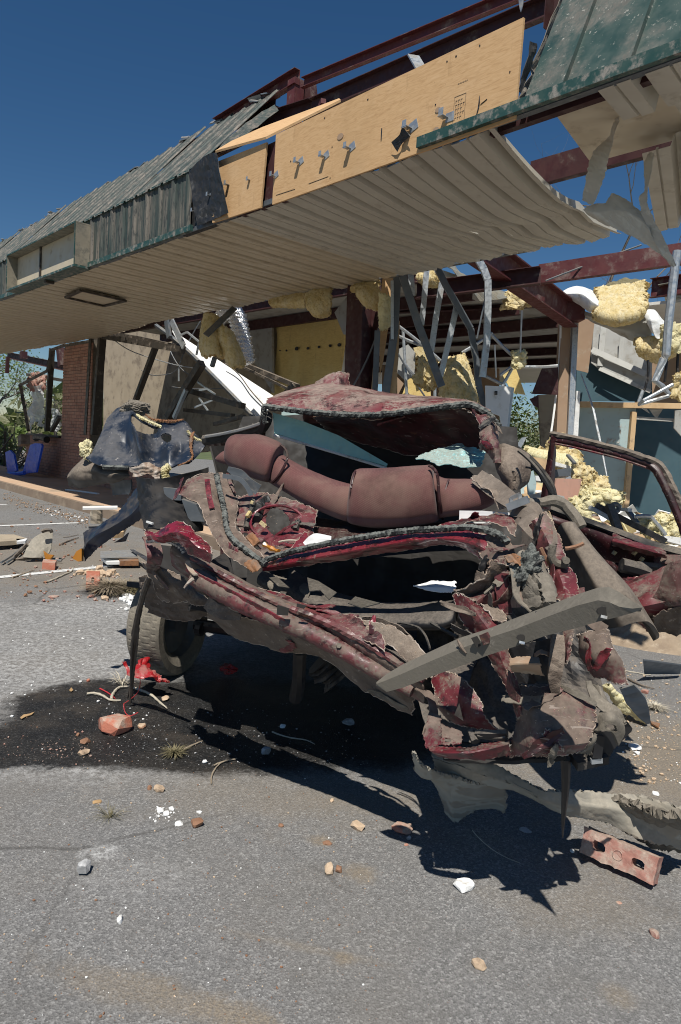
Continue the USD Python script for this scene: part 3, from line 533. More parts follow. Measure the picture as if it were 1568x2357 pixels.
# left fascia: ribbed, streaked; then the steep ribbed roof above it
FPROF = [(0, 0), (.03, 0), (.045, -.022), (.085, -.022), (.10, 0), (.20, 0), (.21, -.006), (.225, -.006), (.235, 0), (.305, 0)]
fas = part(ST, 'fascia_trim', cat([bar(B(2.5, -.028, 3.52), B(25, -.028, 3.52), .035, .06), bar(B(-3, -.03, 3.53), B(-.58, -.03, 3.53), .04, .07), bar(B(2.55, .0, 4.115), B(25, .0, 4.115), .03, .03)]), 'green_trim')
rng = np.random.default_rng(4); a = 2.58; i = 0
while a < 24.6:
    rows = [[B(a + da, db + rng.uniform(-.002, .002), z) for z in (3.54, 3.75, 3.95, 4.1)] for da, db in FPROF]
    part(fas, 'fascia_panel', from_grid(np.array(rows)[:, ::-1], .003), 'fascia_streaked'); a += .305
roofp = part(ST, 'mansard_frame', cat([channel(B(2.6, 1.0, 5.17), B(25, 1.0, 5.17), .06, .12), channel(B(2.6, .55, 4.62), B(25, .55, 4.62), .06, .12)]), 'red_iron_dark')
a = 2.5; i = 0
while a < 24.6:
    top = 1.0 + rng.uniform(-.035, .03); gapz = .05 * max(0, rng.normal() - 1.2)
    rows = []
    for da, db in FPROF:
        rows.append([B(a + da + .0 * t, t, 4.13 + 1.14 * t + (.0 if True else 0) + (-db) * .9 + gapz * t) for t in np.linspace(-.03, top, 6)])
    part(roofp, 'roof_panel', from_grid(np.array(rows), .003), 'fascia_streaked'); a += .305
scr = []
for s in range(70):
    aa = rng.uniform(2.6, 20); b_ = rng.uniform(.92, 1.05); c = B(aa, b_, 4.13 + 1.14 * b_ + rng.uniform(0, .04)); d = UA * rng.uniform(.04, .22) + ZZ * rng.uniform(-.03, .03) + NB_ * rng.uniform(-.05, .05); scr.append(bar(c, c + d, rng.uniform(.02, .06), .012, (rng.uniform(-1, 1), rng.uniform(-1, 1), 1)))
part(roofp, 'torn_ridge_trim', cat(scr), 'raw_steel', kind='stuff')
def ridge(x, y, b=1.0): return W(x, y, b)
part(roofp, 'ridge_purlin', channel(ridge(500, 292), ridge(690, 178), .07, .16), 'red_iron')
part(roofp, 'loose_roof_panel', sheet3([[W(*C_(270, 555), .0), W(*C_(420, 400), .35), W(*C_(640, 250), .85)], [W(*C_(350, 510), .0), W(*C_(470, 430), .3), W(*C_(665, 285), .8)]], 8, 14, thick=.004, amp=.01, freq=9, seed=4), 'fascia_streaked', label='torn end sheet of the steep roof, curled up')

# open sign cabinet on the left fascia
s0, s1, sz0, sz1 = 5.10, 7.85, 3.50, 4.03
sg = part(ST, 'sign_cabinet', cat([wallbox(s0, s1, -.21, -.01, sz1 - .018, sz1), wallbox(s0, s0 + .025, -.21, -.012, sz0, sz1 - .02), wallbox(s1 - .025, s1, -.21, -.012, sz0, sz1 - .02)]), 'soffit_dirty', label='empty open sign box with its face missing')
part(sg, 'cabinet_floor', wallbox(s0, s1, -.22, -.01, sz0 - .03, sz0 - .002), 'green_trim'); part(sg, 'back_panel', wallbox(s0 + .027, s1 - .027, -.06, -.05, sz0, sz1 - .022), 'soffit_tan')
for aa in (5.35, 6.75): part(sg, 'divider', wallbox(aa, aa + .035, -.085, -.062, sz0, sz1 - .022), 'bronze_frame')
part(sg, 'front_edge', cat([wallbox(s0, s0 + .012, -.222, -.212, sz0, sz1), wallbox(s0 + .013, s1, -.222, -.212, sz1 - .02, sz1), wallbox(s1 - .012, s1 - .0, -.222, -.212, sz0, sz1 - .021)]), 'green_trim'); part(sg, 'bracket', wallbox(6.3, 6.36, -.15, -.03, sz0 - .07, sz0 - .032), 'bronze_frame')
for aa, bb, ll in ((6.9, -.12, .35), (7.3, -.15, .2), (5.7, -.18, .08)): part(sg, 'litter_scrap', bar(B(aa, bb, sz0 + .012), B(aa + ll, bb + .03, sz0 + .03), .03, .015), 'stone_tan')

# tar paper, plywood, clips
part(ST, 'tar_paper', sheet3([[W(435, 395, -.03), W(445, 470, -.04), W(455, 520, -.03)], [W(470, 360, -.05), W(480, 440, -.02), W(490, 505, -.03)], [W(498, 352, -.12), W(512, 420, -.10), W(525, 490, -.05)]], 16, 16, thick=.004, amp=.015, freq=9, seed=3), 'tar_paper', label='torn black tar paper')
pl = part(ST, 'plywood_fascia', wallbox(-1.36, 1.14, -.012, .006, 3.475, 4.065), 'plywood', label='long clean plywood board with bent metal clips')
pv = slab([B(2.12, 0.0, 3.50), B(1.30, -.004, 3.48), B(1.26, -.004, 4.03), B(2.12, .0, 4.07)], .018, -NB_); part(pl, 'short_board', pv, 'plywood')
part(ST, 'loose_plywood', slab([W(*C_(285, 560), -.06), W(*C_(585, 450), -.06), W(*C_(1050, 240), .45), W(*C_(1040, 232), .5), W(*C_(560, 380), .25), W(*C_(380, 490), .1)], .02, NB_ * -.3 + ZZ), 'plywood', label='narrow plywood splinter tilted above the boards')
for (x, y, s) in [(490, 715, .045), (640, 690, .055), (790, 608, .06), (945, 572, .06), (1100, 522, .065), (1470, 400, .075), (360, 745, .06), (245, 810, .05), (148, 905, .045)]:
    c = W(*C_(x, y), -.014); t = unit(-UA + ZZ * .35); q = cat([bar(c, c + t * s, .004, s * .9, ZZ), bar(c - NB_ * .002, c - NB_ * s * .85, s * .7, .004, ZZ), bar(c - NB_ * s * .8 - ZZ * .01, c - NB_ * s * .8 + ZZ * s * .55, s * .5, .004, NB_)]); part(pl, 'metal_clip', q, 'galv')
c = W(*B_(485, 545), -.014); part(pl, 'metal_clip', cat([bar(c, c - UA * .07, .004, .06, ZZ), bar(c - NB_ * .002, c - NB_ * .06, .05, .004, ZZ), bar(c - NB_ * .055, c - NB_ * .055 + ZZ * .05, .04, .004, NB_)]), 'galv')
part(pl, 'tar_scrap', sheet3([[W(*C_(1355, 480), -.05), W(*C_(1395, 540), -.03)], [W(*C_(1410, 430), -.06), W(*C_(1440, 470), -.03)], [W(*C_(1420, 385), -.07), W(*C_(1475, 440), -.05)]], 10, 8, thick=.003, amp=.01, freq=14, seed=8), 'tar_paper')
kn = []
for (x, y) in [(610, 715), (450, 505), (440, 597), (1010, -40)]: 
    c = W(*B_(x, y), -.0135); kn.append((c, .022))
for (x, y, r) in [(1045, 445, .03)]: kn.append((W(*C_(x, y), -.0135), r))
for c, r in kn[1:3] + kn[4:]:
    w = np.arange(14) / 14 * 2 * np.pi; poly = [c + r * (math.cos(t) * UA * 1.2 + math.sin(t) * ZZ * .8) for t in w]; part(pl, 'knot', slab(poly, .003, -NB_), 'drywall_brown')
def tear(pts, r): return tube([W(*q, -.0135) for q in pts], r, 5, 8)
gn = np.random.default_rng(12)
for i_ in range(11):
    a_, z_ = gn.uniform(-1.3, 1.1), gn.choice([3.51, 3.54, 4.03, 4.0, 3.77]) + gn.uniform(-.02, .02); q_ = B(a_, -.0128, z_); part(pl, 'nail_mark', slab([q_ + .0055 * gn.uniform(.6, 1.5) * (math.cos(t) * UA + math.sin(t) * ZZ) for t in np.arange(7) / 7 * 6.283], .002, -NB_), 'plastic_dark')
part(pl, 'scar', cat([tear([B_(640, 440), B_(638, 480), B_(620, 545)], [.002, .007, .002]), tear([B_(645, 480), B_(675, 455)], .003), tear([B_(190, 590), B_(188, 640)], .004), tear([C_(1298, 400), C_(1295, 470)], .004), tear([C_(650, 805), C_(765, 768)], .002), tear([C_(850, 735), C_(970, 690)], .002)]), 'plastic_dark')
# grade stamp printed on the plywood: rows of small marks in a frame
st = []
o = W(*B_(525, 455), -.0132); ux, uz = -UA, ZZ
def ink(a0, z0, a1, z1, w=.0035): st.append(bar(o + ux * a0 + uz * z0, o + ux * a1 + uz * z1, w, .0012, NB_))
for q in [(0, .01, .095, .01), (0, -.17, .095, -.17), (0, .01, 0, -.17), (.095, .01, .095, -.17)]: ink(*q, .002)
for r in range(5):
    for j in range(3 + r % 2):
        x0 = .012 + j * .021; ink(x0, -.018 - r * .027, x0 + .014, -.018 - r * .027); ink(x0 + .003, -.024 - r * .027, x0 + .003, -.032 - r * .027)
for j in range(6): ink(.02 + j * .014, .085, .029 + j * .014, .09); 
part(pl, 'grade_stamp', cat(st), 'mud')

# right-hand green roof panels
gp = part(ST, 'green_roof_panel', slab([B(-1.385, .02, 3.565), B(-1.66, .02, 3.565), B(-1.66, .56, 4.78), B(-1.385, .54, 4.72)], .006, unit(-NB_ * .9 + ZZ * .4)), 'green_metal')
for i, a in enumerate((-1.665, -2.07, -2.475)):
    part(gp, 'panel', slab([B(a, .02, 3.565), B(a - .40, .02, 3.565), B(a - .40, .60, 4.9), B(a, .60, 4.9)], .006, unit(-NB_ * .9 + ZZ * .4)), 'green_metal')
    part(gp, 'seam', bar(B(a, .0, 3.575), B(a, .585, 4.9), .018, .03, unit(-NB_ * .9 + ZZ * .4)), 'green_metal')
part(gp, 'edge_flashing', sheet3([[B(-1.36, .0, 3.57), B(-1.36, .2, 4.0), B(-1.37, .5, 4.68)], [B(-1.35, .12, 3.57), B(-1.33, .28, 4.0), B(-1.34, .6, 4.72)]], 6, 16, thick=.004, amp=.02, freq=9, seed=6), 'mud_grey')
part(gp, 'bent_flashing', sheet3([[W(*B_(870, 190), .03), W(*B_(850, 300), .02), W(*B_(815, 420), .0)], [W(*B_(905, 200), .1), W(*B_(880, 300), .1), W(*B_(835, 430), .05)]], 8, 14, thick=.004, amp=.015, freq=12, seed=7), 'tar_paper')
# red steel frame above the plywood
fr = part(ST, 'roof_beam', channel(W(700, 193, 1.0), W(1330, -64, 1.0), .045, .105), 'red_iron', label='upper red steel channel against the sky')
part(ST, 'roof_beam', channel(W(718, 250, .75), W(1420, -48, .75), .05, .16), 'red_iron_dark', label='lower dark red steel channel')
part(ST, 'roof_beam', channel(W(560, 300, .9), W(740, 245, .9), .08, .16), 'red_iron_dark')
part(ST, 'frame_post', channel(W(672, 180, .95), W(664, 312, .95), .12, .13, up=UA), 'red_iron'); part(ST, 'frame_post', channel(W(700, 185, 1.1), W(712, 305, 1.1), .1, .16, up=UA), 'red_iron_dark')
part(ST, 'frame_brace', bar(W(712, 302, .9), W(745, 232, .7), .05, .05), 'red_iron'); part(ST, 'frame_brace', bar(W(*B_(335, 255), .3), W(*B_(400, 365), .05), .09, .012, ZZ), 'galv')
part(ST, 'frame_brace', sheet3([[W(*B_(820, -40), .6), W(*B_(822, 10), .6), W(*B_(830, 55), .6)], [W(*B_(845, -40), .6), W(*B_(842, 10), .6), W(*B_(832, 56), .6)]], 5, 8, thick=.006), 'raw_steel')
part(ST, 'frame_post', wallbox(.95, 1.75, .03, .09, 3.50, 4.04), 'red_iron_dark'); part(ST, 'frame_post', wallbox(2.14, 2.78, .03, .08, 3.50, 4.09), 'tar_paper'); part(ST, 'frame_post', channel(W(1290, 70, .62), W(1300, -60, .62), .1, .14, up=UA), 'red_iron_dark')
# shelter behind: roof over the left rooms, walls
part(ST, 'rear_roof', wallbox(2.95, 10.5, 3.8, 9.5, 4.05, 4.12), 'drywall_grey', label='roof deck still covering the left rooms')
part(ST, 'purlin', cat([channel(B(2.95, b, 3.93), B(13.2, b, 3.93), .08, .2) for b in (3.9, 5.2, 6.5, 7.8)]), 'red_iron_dark')
part(ST, 'interior_wall', slab([W(238, 1060, 5.6), W(238, 745, 5.6), W(470, 705, 5.6), W(640, 690, 5.6), W(640, 1010, 5.6), W(470, 1040, 5.6)], .1, NB_), 'drywall_tan', label='scuffed tan plasterboard wall at the back of the left shop')
part(ST, 'interior_wall', slab([W(480, 700, 5.25), W(625, 672, 5.25), W(628, 905, 5.25), W(590, 840, 5.25), W(560, 820, 5.25), W(500, 780, 5.25)], .05, NB_), 'drywall_grey', label='grey panel beside the sheathing')
osb = part(ST, 'sheathing', sheet3([[W(*N_(725, 250), 5.45), W(*N_(775, 480), 5.4), W(*N_(790, 650), 5.4), W(*N_(745, 1040), 5.45)], [W(*N_(960, 250), 5.4), W(*N_(990, 480), 5.4), W(*N_(1000, 650), 5.38), W(*N_(960, 1060), 5.4)], [W(*N_(1180, 200), 5.35), W(*N_(1235, 480), 5.35), W(*N_(1290, 620), 5.35), W(*N_(1215, 1060), 5.4)]], 24, 24, thick=.02, amp=.006, freq=2, seed=4), 'osb', label='yellowed board sheathing with a row of bolt holes')
hol = []
for x, y, r in [(810, 700, .02), (858, 700, .03), (933, 686, .055), (1016, 684, .04), (1097, 674, .035), (1180, 664, .04), (1247, 658, .05)]:
    c = W(*N_(x, y), 5.33); w = np.arange(10) / 10 * 2 * np.pi; hol.append(slab([c + r * (math.cos(t) * UA + .7 * math.sin(t) * ZZ) for t in w], .012, -NB_))
part(osb, 'bolt_hole', cat(hol), 'plastic_dark')
part(ST, 'interior_wall', slab([W(*N_(1210, 420), 4.4), W(*N_(1340, 250), 4.4), W(*N_(1345, 590), 4.4), W(*N_(1275, 580), 4.4)], .02, NB_), 'drywall_grey', label='torn grey board beside the steel column')
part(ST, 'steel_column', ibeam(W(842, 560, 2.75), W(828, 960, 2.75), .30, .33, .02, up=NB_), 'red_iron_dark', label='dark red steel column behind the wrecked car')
part(ST, 'storefront_post', bar(W(*R_(1150, 20), 2.95), W(*R_(1080, 1260), 2.95), .16, .14, UA), 'bronze_frame'); part(ST, 'storefront_post', bar(W(*R_(1255, 60), 2.95), W(*R_(1160, 1260), 2.95), .16, .12, UA), 'bronze_frame')
part(ST, 'storefront_rail', bar(W(*E_(520, 85), 2.95), W(*E_(960, 160), 2.95), .12, .12), 'bronze_frame')
part(ST, 'rear_roof', wallbox(10.52, 13.2, 2.95, 9.5, 4.03, 4.10), 'drywall_grey')
# bent steel window frame at the far left
wf = part(ST, 'bent_window_frame', cat([tube([W(*R_(790, 160), 3.0), W(*R_(640, 215), 3.0), W(*R_(590, 470), 3.0), W(*R_(250, 650), 3.0), W(*R_(350, 1210), 3.0)], .055, 4, sharp=True)]), 'bronze_frame', label='bent dark window frame')
part(ST, 'window_post', bar(W(*R_(640, 200), 3.1), W(*R_(578, 1215), 3.1), .13, .1, UA), 'bronze_frame')
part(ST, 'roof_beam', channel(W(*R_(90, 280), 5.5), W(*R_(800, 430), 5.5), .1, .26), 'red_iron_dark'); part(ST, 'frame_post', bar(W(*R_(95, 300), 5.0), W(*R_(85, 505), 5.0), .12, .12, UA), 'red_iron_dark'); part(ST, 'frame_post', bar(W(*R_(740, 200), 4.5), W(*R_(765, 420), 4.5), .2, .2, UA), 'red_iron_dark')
part(ST, 'frame_brace', bar(W(*R_(340, 520), 4.0), W(*R_(790, 595), 4.0), .1, .09), 'bronze_frame'); part(ST, 'frame_brace', bar(W(*R_(290, 240), 4.5), W(*R_(290, 330), 4.5), .2, .2, UA), 'red_iron_dark')

# right-hand bay: rafter, purlins, roof with bare underside, post and walls
part(ST, 'rafter', ibeam(P(1085, 560, 8.6), P(1318, 728, 11.6), .22, .36, .02), 'red_iron', label='red steel rafter sloping down to the right')
part(ST, 'purlin', channel(P(960, 672, 9.9), P(1245, 636, 9.2), .1, .22), 'red_iron_dark'); part(ST, 'purlin', channel(P(1240, 630, 9.3), P(1640, 572, 8.2), .1, .24, flip=-1), 'red_iron')
part(ST, 'frame_brace', bar(P(1190, 660, 9.9), P(1250, 690, 10.4), .06, .06), 'red_iron')
part(ST, 'rafter_bracket', cat([bar(P(1318, 690, 11.5), P(1318, 740, 11.5), .3, .3, (0, 1, 0)), bar(P(1330, 730, 11.6), P(1285, 712, 11.4), .12, .1)]), 'red_iron')
bp = part(ST, 'bay_post', bar(P(1300, 730, 11.8), P(1279, 1240, 11.6), .18, .16, (1, 0, 0)), 'drywall_brown', label='tan boarded post under the rafter')
part(bp, 'metal_stud', bar(P(1324, 735, 11.7), P(1300, 1240, 11.5), .10, .09, (1, 0, 0)), 'galv'); part(bp, 'drywall_edge', strip([P(1331, 900, 11.6), P(1324, 1010, 11.6), P(1307, 1240, 11.5)], (1, 0, 0), [.06, .10, .12], .03, 30, amp=.01, seed=3), 'plaster'); part(bp, 'drywall_edge', strip([P(1291, 735, 11.7), P(1285, 860, 11.7), P(1268, 1000, 11.6)], (1, 0, 0), .03, .02, 20), 'plaster')
part(ST, 'wall_panel', slab([P(*Q_(550, 520), 12.2), P(*Q_(712, 560), 12.2), P(*Q_(655, 1000), 12.2), P(*Q_(515, 965), 12.2)], .02, (0, -1, 0)), 'drywall_brown', label='brown board hanging beside the post')
rd = [G(880, 700, 4.12), G(1300, 722, 4.12), G(1300, 895, 4.12) , G(930, 905, 4.12)]
part(ST, 'bay_roof', slab([G(820, 712, 4.14), G(1315, 722, 4.14), G(1335, 880, 4.14), G(760, 885, 4.14)], .05, ZZ), 'insul_ceiling', label='surviving roof over the right bay')
ceil = []
for y in (702, 745, 785, 816, 840): ceil.append(channel(G(820, y + 14, 4.04), G(1312, y - 8, 4.04), .12, .17))
part(ST, 'purlin', cat(ceil), 'red_iron_dark', label='dark purlins under the bay roof')
cor = sheet3([[P(*D_(470, 130), 10.6), P(*D_(520, 170), 10.6), P(*D_(640, 310), 10.8)], [P(*D_(515, 125), 11.2), P(*D_(600, 205), 11.2), P(*D_(810, 290), 11.3)]], 24, 10, thick=.01, amp=.03, freq=6, seed=2); part(ST, 'roof_sheet', cor, 'galv_roof', label='torn corrugated roof sheet')
part(ST, 'rear_wall', slab([P(880, 1150, 22), P(880, 840, 22), P(1150, 845, 22), P(1150, 1150, 22)], .1, (0, 1, 0)), 'drywall_brown', label='dim wall at the back of the right bay')
part(ST, 'rear_wall', slab([P(*D_(910, 740), 17), P(*D_(1010, 735), 17), P(*D_(985, 1150), 17), P(*D_(935, 1150), 17)], .1, (0, 1, 0)), 'drywall_tan', label='tan wall stub left of the post')
# green-grey walls on the right
wl = part(ST, 'partition_wall', slab([P(1306, 1250, 12.4), P(1322, 925, 12.4), P(1461, 930, 12.0), P(1436, 1250, 12.0)], .08, (0, -1, 0)), 'teal_wall', label='pale green-grey partition wall with a cut-out')
part(wl, 'rail', bar(P(1320, 931, 12.3), P(1640, 936, 11.4), .12, .09), 'lumber'); part(wl, 'door_jamb', bar(P(1459, 948, 11.9), P(1434, 1240, 11.9), .09, .08, (1, 0, 0)), 'lumber')
part(wl, 'cutout', cat([tube([P(*Q_(935, 1440), 12.05), P(*Q_(925, 1560), 12.05), P(*Q_(930, 1640), 12.05)], [.05, .03, .05], 6, 12, jit=.4, seed=1), tube([P(*Q_(815, 1620), 12.1), P(*Q_(835, 1570), 12.1), P(*Q_(925, 1575), 12.05)], [.02, .04, .05], 6, 12, jit=.4, seed=2)]), 'drywall_grey')
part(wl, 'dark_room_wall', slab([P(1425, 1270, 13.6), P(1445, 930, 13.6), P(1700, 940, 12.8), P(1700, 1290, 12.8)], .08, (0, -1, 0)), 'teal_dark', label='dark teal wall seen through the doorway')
part(wl, 'door_head', bar(P(1462, 962, 11.95), P(1560, 968, 11.7), .1, .05), 'drywall_grey')
part(wl, 'wall_scrap', cat([slab([P(*Q_(1110, 1300), 11.8), P(*Q_(1150, 1300), 11.8), P(*Q_(1180, 1345), 11.8)], .02, (0, -1, 0)), slab([P(*Q_(1180, 1310), 11.8), P(*Q_(1290, 1310), 11.8), P(*Q_(1240, 1390), 11.8), P(*Q_(1205, 1350), 11.8)], .02, (0, -1, 0)), slab([P(*Q_(1395, 1320), 11.6), P(*Q_(1600, 1300), 11.4), P(*Q_(1600, 1620), 11.4), P(*Q_(1450, 1545), 11.5), P(*Q_(1385, 1470), 11.6)], .03, (0, -1, 0))]), 'drywall_grey')
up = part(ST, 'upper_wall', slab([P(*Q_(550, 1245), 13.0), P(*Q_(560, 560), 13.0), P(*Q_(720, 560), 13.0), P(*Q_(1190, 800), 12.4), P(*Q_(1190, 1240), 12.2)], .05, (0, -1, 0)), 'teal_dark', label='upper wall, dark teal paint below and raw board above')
part(up, 'raw_board', slab([P(*Q_(705, 560), 12.8), P(*Q_(1060, 700), 12.4), P(*Q_(1200, 820), 12.2), P(*Q_(1190, 1165), 12.1), P(*Q_(755, 970), 12.6), P(*Q_(680, 915), 12.7)], .03, (0, -1, 0)), 'drywall_grey')
tp = [bar(P(*Q_(790, 600), 12.60), P(*Q_(760, 940), 12.55), .1, .01, (0, 1, 0)), bar(P(*Q_(690, 800), 12.62), P(*Q_(1150, 1010), 12.1), .1, .01, (0, 1, 0)), bar(P(*Q_(945, 700), 12.4), P(*Q_(935, 890), 12.4), .08, .01, (0, 1, 0)), bar(P(*Q_(755, 965), 12.55), P(*Q_(1190, 1160), 12.0), .06, .02, (0, 1, 0))]
[part(up, 'joint_tape', q_, 'drywall_pale') for q_ in tp]
part(ST, 'side_roof', slab([P(1455, 700, 12.6), P(1700, 690, 11.5), P(1850, 790, 16), P(1560, 815, 18)], .05, ZZ), 'insul_ceiling', label='roof remnant at the right edge')
part(ST, 'purlin', channel(P(1500, 665, 11.5), P(1700, 640, 10.6), .1, .3), 'red_iron', label='red purlin at the right edge')
part(ST, 'rear_wall', slab([P(1490, 1260, 17), P(1480, 790, 17), P(1800, 780, 16), P(1800, 1290, 16)], .1, (0, -1, 0)), 'drywall_brown')
crg = []
for i in range(9):
    x = 1515 + i * 11; crg.append([P(x, 655 - i * 2, 11.2 + .05 * (i % 2)), P(x + 14, 680, 12.6 + .05 * (i % 2)), P(x + 20, 705, 14)])
part(ST, 'roof_sheet', from_grid(interp_rows(crg, 18, 8, True), .01), 'galv_roof')
# torn soffit sheets hanging at the right
ts = part(ST, 'torn_soffit_sheet', sheet([[(*O_(800, 340), 4.75), (*O_(850, 450), 4.75), (*O_(870, 600), 4.75), (*O_(800, 760), 4.8), (*O_(640, 920), 4.85), (*O_(570, 1150), 4.85), (*O_(515, 1440), 4.9)], [(*O_(870, 350), 4.7), (*O_(900, 450), 4.7), (*O_(915, 600), 4.7), (*O_(850, 780), 4.72), (*O_(820, 980), 4.75), (*O_(770, 1180), 4.8), (*O_(640, 1500), 4.85)]], 8, 40, .004, .012, 9, 11), 'soffit_grey', label='narrow twisted strip hanging from the torn soffit')
part(ts, 'flap', sheet([[(*O_(530, 1540), 5.0), (*O_(620, 1480), 4.95), (*O_(760, 1470), 4.9), (*O_(840, 1350), 4.9), (*O_(1000, 1420), 4.9), (*O_(1150, 1550), 4.8)], [(*O_(560, 1560), 5.0), (*O_(680, 1560), 4.9), (*O_(860, 1540), 4.85), (*O_(1000, 1560), 4.8), (*O_(1150, 1650), 4.75), (*O_(1250, 1760), 4.7)], [(*O_(680, 1640), 5.0), (*O_(850, 1720), 4.9), (*O_(1000, 1800), 4.85), (*O_(1180, 1900), 4.8), (*O_(1360, 2020), 4.75), (*O_(1480, 2130), 4.7)]], 22, 30, .004, .02, 5, 12), 'soffit_grey')
part(ts, 'flap', sheet([[(*O_(1240, 930), 4.8), (*O_(1175, 1060), 4.8), (*O_(1180, 1330), 4.75), (*O_(1120, 1400), 4.75), (*O_(1150, 1560), 4.75), (*O_(1300, 1900), 4.7), (*O_(1490, 2140), 4.7)], [(*O_(1290, 930), 4.72), (*O_(1270, 1060), 4.72), (*O_(1220, 1330), 4.7), (*O_(1215, 1450), 4.7), (*O_(1290, 1650), 4.68), (*O_(1400, 1850), 4.66), (*O_(1525, 2120), 4.66)]], 10, 40, .004, .012, 9, 13), 'soffit_grey')

# ------------------------------------------------------------------ torn-loose pieces of the building
def lone(name, mesh, mat, label, cat_, group=None, smooth=False): return single(name, mesh, mat, label, cat_, group, smooth=smooth)
lone('insulation_batt', cat([wool([[(*N_(262, 432), 11.3), (*N_(230, 600), 11.2), (*N_(245, 755), 11.1)], [(*N_(320, 440), 11.2), (*N_(310, 600), 10.95), (*N_(330, 735), 10.9)], [(*N_(365, 480), 11.3), (*N_(370, 600), 11.2), (*N_(400, 760), 11.2)]], .09, 21), wool([[(*N_(345, 480), 11.2), (*N_(360, 620), 11.1), (*N_(430, 780), 11.1)], [(*N_(400, 540), 11.0), (*N_(430, 640), 10.9), (*N_(480, 830), 10.9)], [(*N_(440, 570), 11.2), (*N_(500, 680), 11.15), (*N_(548, 800), 11.1)]], .09, 22)]), 'wool', 'yellow insulation batt hanging folded over a metal bar beside the silver duct', 'insulation')
lone('metal_bar', bar(P(*N_(262, 588), 10.8), P(*N_(475, 385), 11.2), .10, .012, (0, -1, .4)), 'galv_dark', 'short grey metal bar piercing the hanging yellow batt', 'metal bar')
dp = [P(*N_(355, 500), 11.9), P(*N_(400, 420), 11.8), P(*N_(445, 395), 11.7), P(*N_(490, 440), 11.7), P(*N_(520, 600), 11.7), P(*N_(570, 800), 11.7)]
dt = tube(dp, [.1, .14, .14, .16, .16, .13], 20, 70); dv = dt[0].copy(); dv += (meshkit.fbm(dv * 9, 3, 3)[:, None] - .5) * .06 + .012 * np.sin(dv[:, 2:3] * 90)
lone('flexible_duct', (dv, dt[1]), 'foil', 'crinkled silver foil duct curving down behind the hanging batt', 'duct', smooth=True)
wp = thing('fallen_ceiling_panel', 'long sunlit white ceiling panel slanting down behind the wrecked car', 'ceiling panel', W(*AB_(1265, 905), 2.7))
wr = [[W(*AB_(x, y), b) for x, y, b in r] for r in ([(640, 240, 3.50), (1430, 748, 4.1)], [(690, 325, 3.35), (1345, 830, 3.95)], [(705, 352, 3.25), (1265, 905, 3.8)])]
part(wp, 'board', sheet3(wr, 20, 40, thick=.02, amp=.004, freq=3, seed=5, lin=True), 'white_board')
part(wp, 'seam', tube([W(*AB_(x, y), b) for x, y, b in [(1030, 480, 3.68), (1130, 560, 3.78), (1220, 680, 3.8), (1340, 815, 3.92)]], .012, 5), 'bronze_frame')
part(wp, 'edge_rail', tube([W(*AB_(x, y), b) for x, y, b in [(520, 200, 3.0), (740, 375, 3.2), (960, 590, 3.42), (1262, 900, 3.7)]], .04, 4, 24), 'galv_dark')
def mull(name, pts, w, h, mat, label, b=2.9, up=None):
    q = [W(*AB_(x, y), b) for x, y in pts]; ms = [bar(q[i], q[i + 1], w, h, NB_ if up is None else up) for i in range(len(q) - 1)]; return lone(name, cat(ms), mat, label, 'metal frame')
mull('fallen_mullion', [(525, 345), (362, 785)], .09, .11, 'bronze_frame', 'dark mullion leaning left of the steeper forked mullion', 3.2)
mull('fallen_mullion', [(860, 480), (612, 880)], .14, .12, 'bronze_frame', 'thick dark mullion slanting down to the blue crumpled hood', 2.8)
mull('fallen_mullion', [(745, 675), (655, 880)], .07, .06, 'galv', 'pale strip of frame lying along the thick dark mullion', 2.75)
mull('fallen_mullion', [(740, 675), (1165, 795)], .09, .10, 'bronze_frame', 'dark rail crossing from the thick mullion to the white panel', 3.0)
mull('fallen_mullion', [(738, 825), (1088, 865)], .07, .09, 'bronze_frame', 'short level rail below the crossing rail', 3.0)
mull('fallen_mullion', [(955, 930), (1165, 872), (1205, 920)], .06, .08, 'bronze_frame', 'bent end of dark rail beside the foot of the white panel', 2.8)
mull('fallen_mullion', [(1180, 490), (1568, 650)], .07, .09, 'bronze_frame', 'double dark rail running right from the silver duct to the car roof', 3.4)
mull('fallen_mullion', [(1180, 515), (1540, 690)], .04, .05, 'bronze_frame', 'thin rail just under the double dark rail', 3.35)
mull('fallen_mullion', [(1535, 640), (1450, 735)], .08, .06, 'bronze_frame', 'short dark strut below the double rail at the car roof', 3.2)
mull('fallen_stud', [(600, 165), (620, 290)], .12, .05, 'galv_dark', 'short dark stud hanging from the soffit left of the white panel', 2.95)
mull('fallen_stud', [(635, 165), (728, 358)], .13, .03, 'galv', 'grey flat stud slanting from the soffit to the white panel', 2.9)
mull('fallen_stud', [(705, 272), (752, 250), (840, 322), (820, 420)], .03, .03, 'galv', 'thin bent bracket at the head of the white panel', 2.85)
mull('fallen_stud', [(955, 440), (935, 505)], .06, .06, 'galv_dark', 'stub of dark stud under the yellow batt on the white panel', 2.55)
mull('fallen_rail', [(180, 270), (420, 310), (720, 380)], .14, .12, 'bronze_frame', 'dark storefront head rail under the soffit', 3.05)
for i, (pts, lb) in enumerate([([(180, 280), (330, 385), (480, 440), (590, 472), (700, 500), (920, 522)], 'sagging wire across the tan wall'), ([(620, 370), (700, 510), (830, 610), (900, 670)], 'wire crossing the sagging one'), ([(850, 170), (780, 290), (690, 505)], 'wire rising to the soffit'), ([(415, 530), (520, 570), (620, 560), (690, 510)], 'looped wire on the tan wall'), ([(640, 655), (760, 665), (900, 668), (1040, 665)], 'level wire above the crossing rail')]):
    lone('loose_wire', tube([W(*AB_(x, y), 3.6) for x, y in pts], .011, 5, 24), 'galv_dark' if i else 'galv', lb, 'wire')
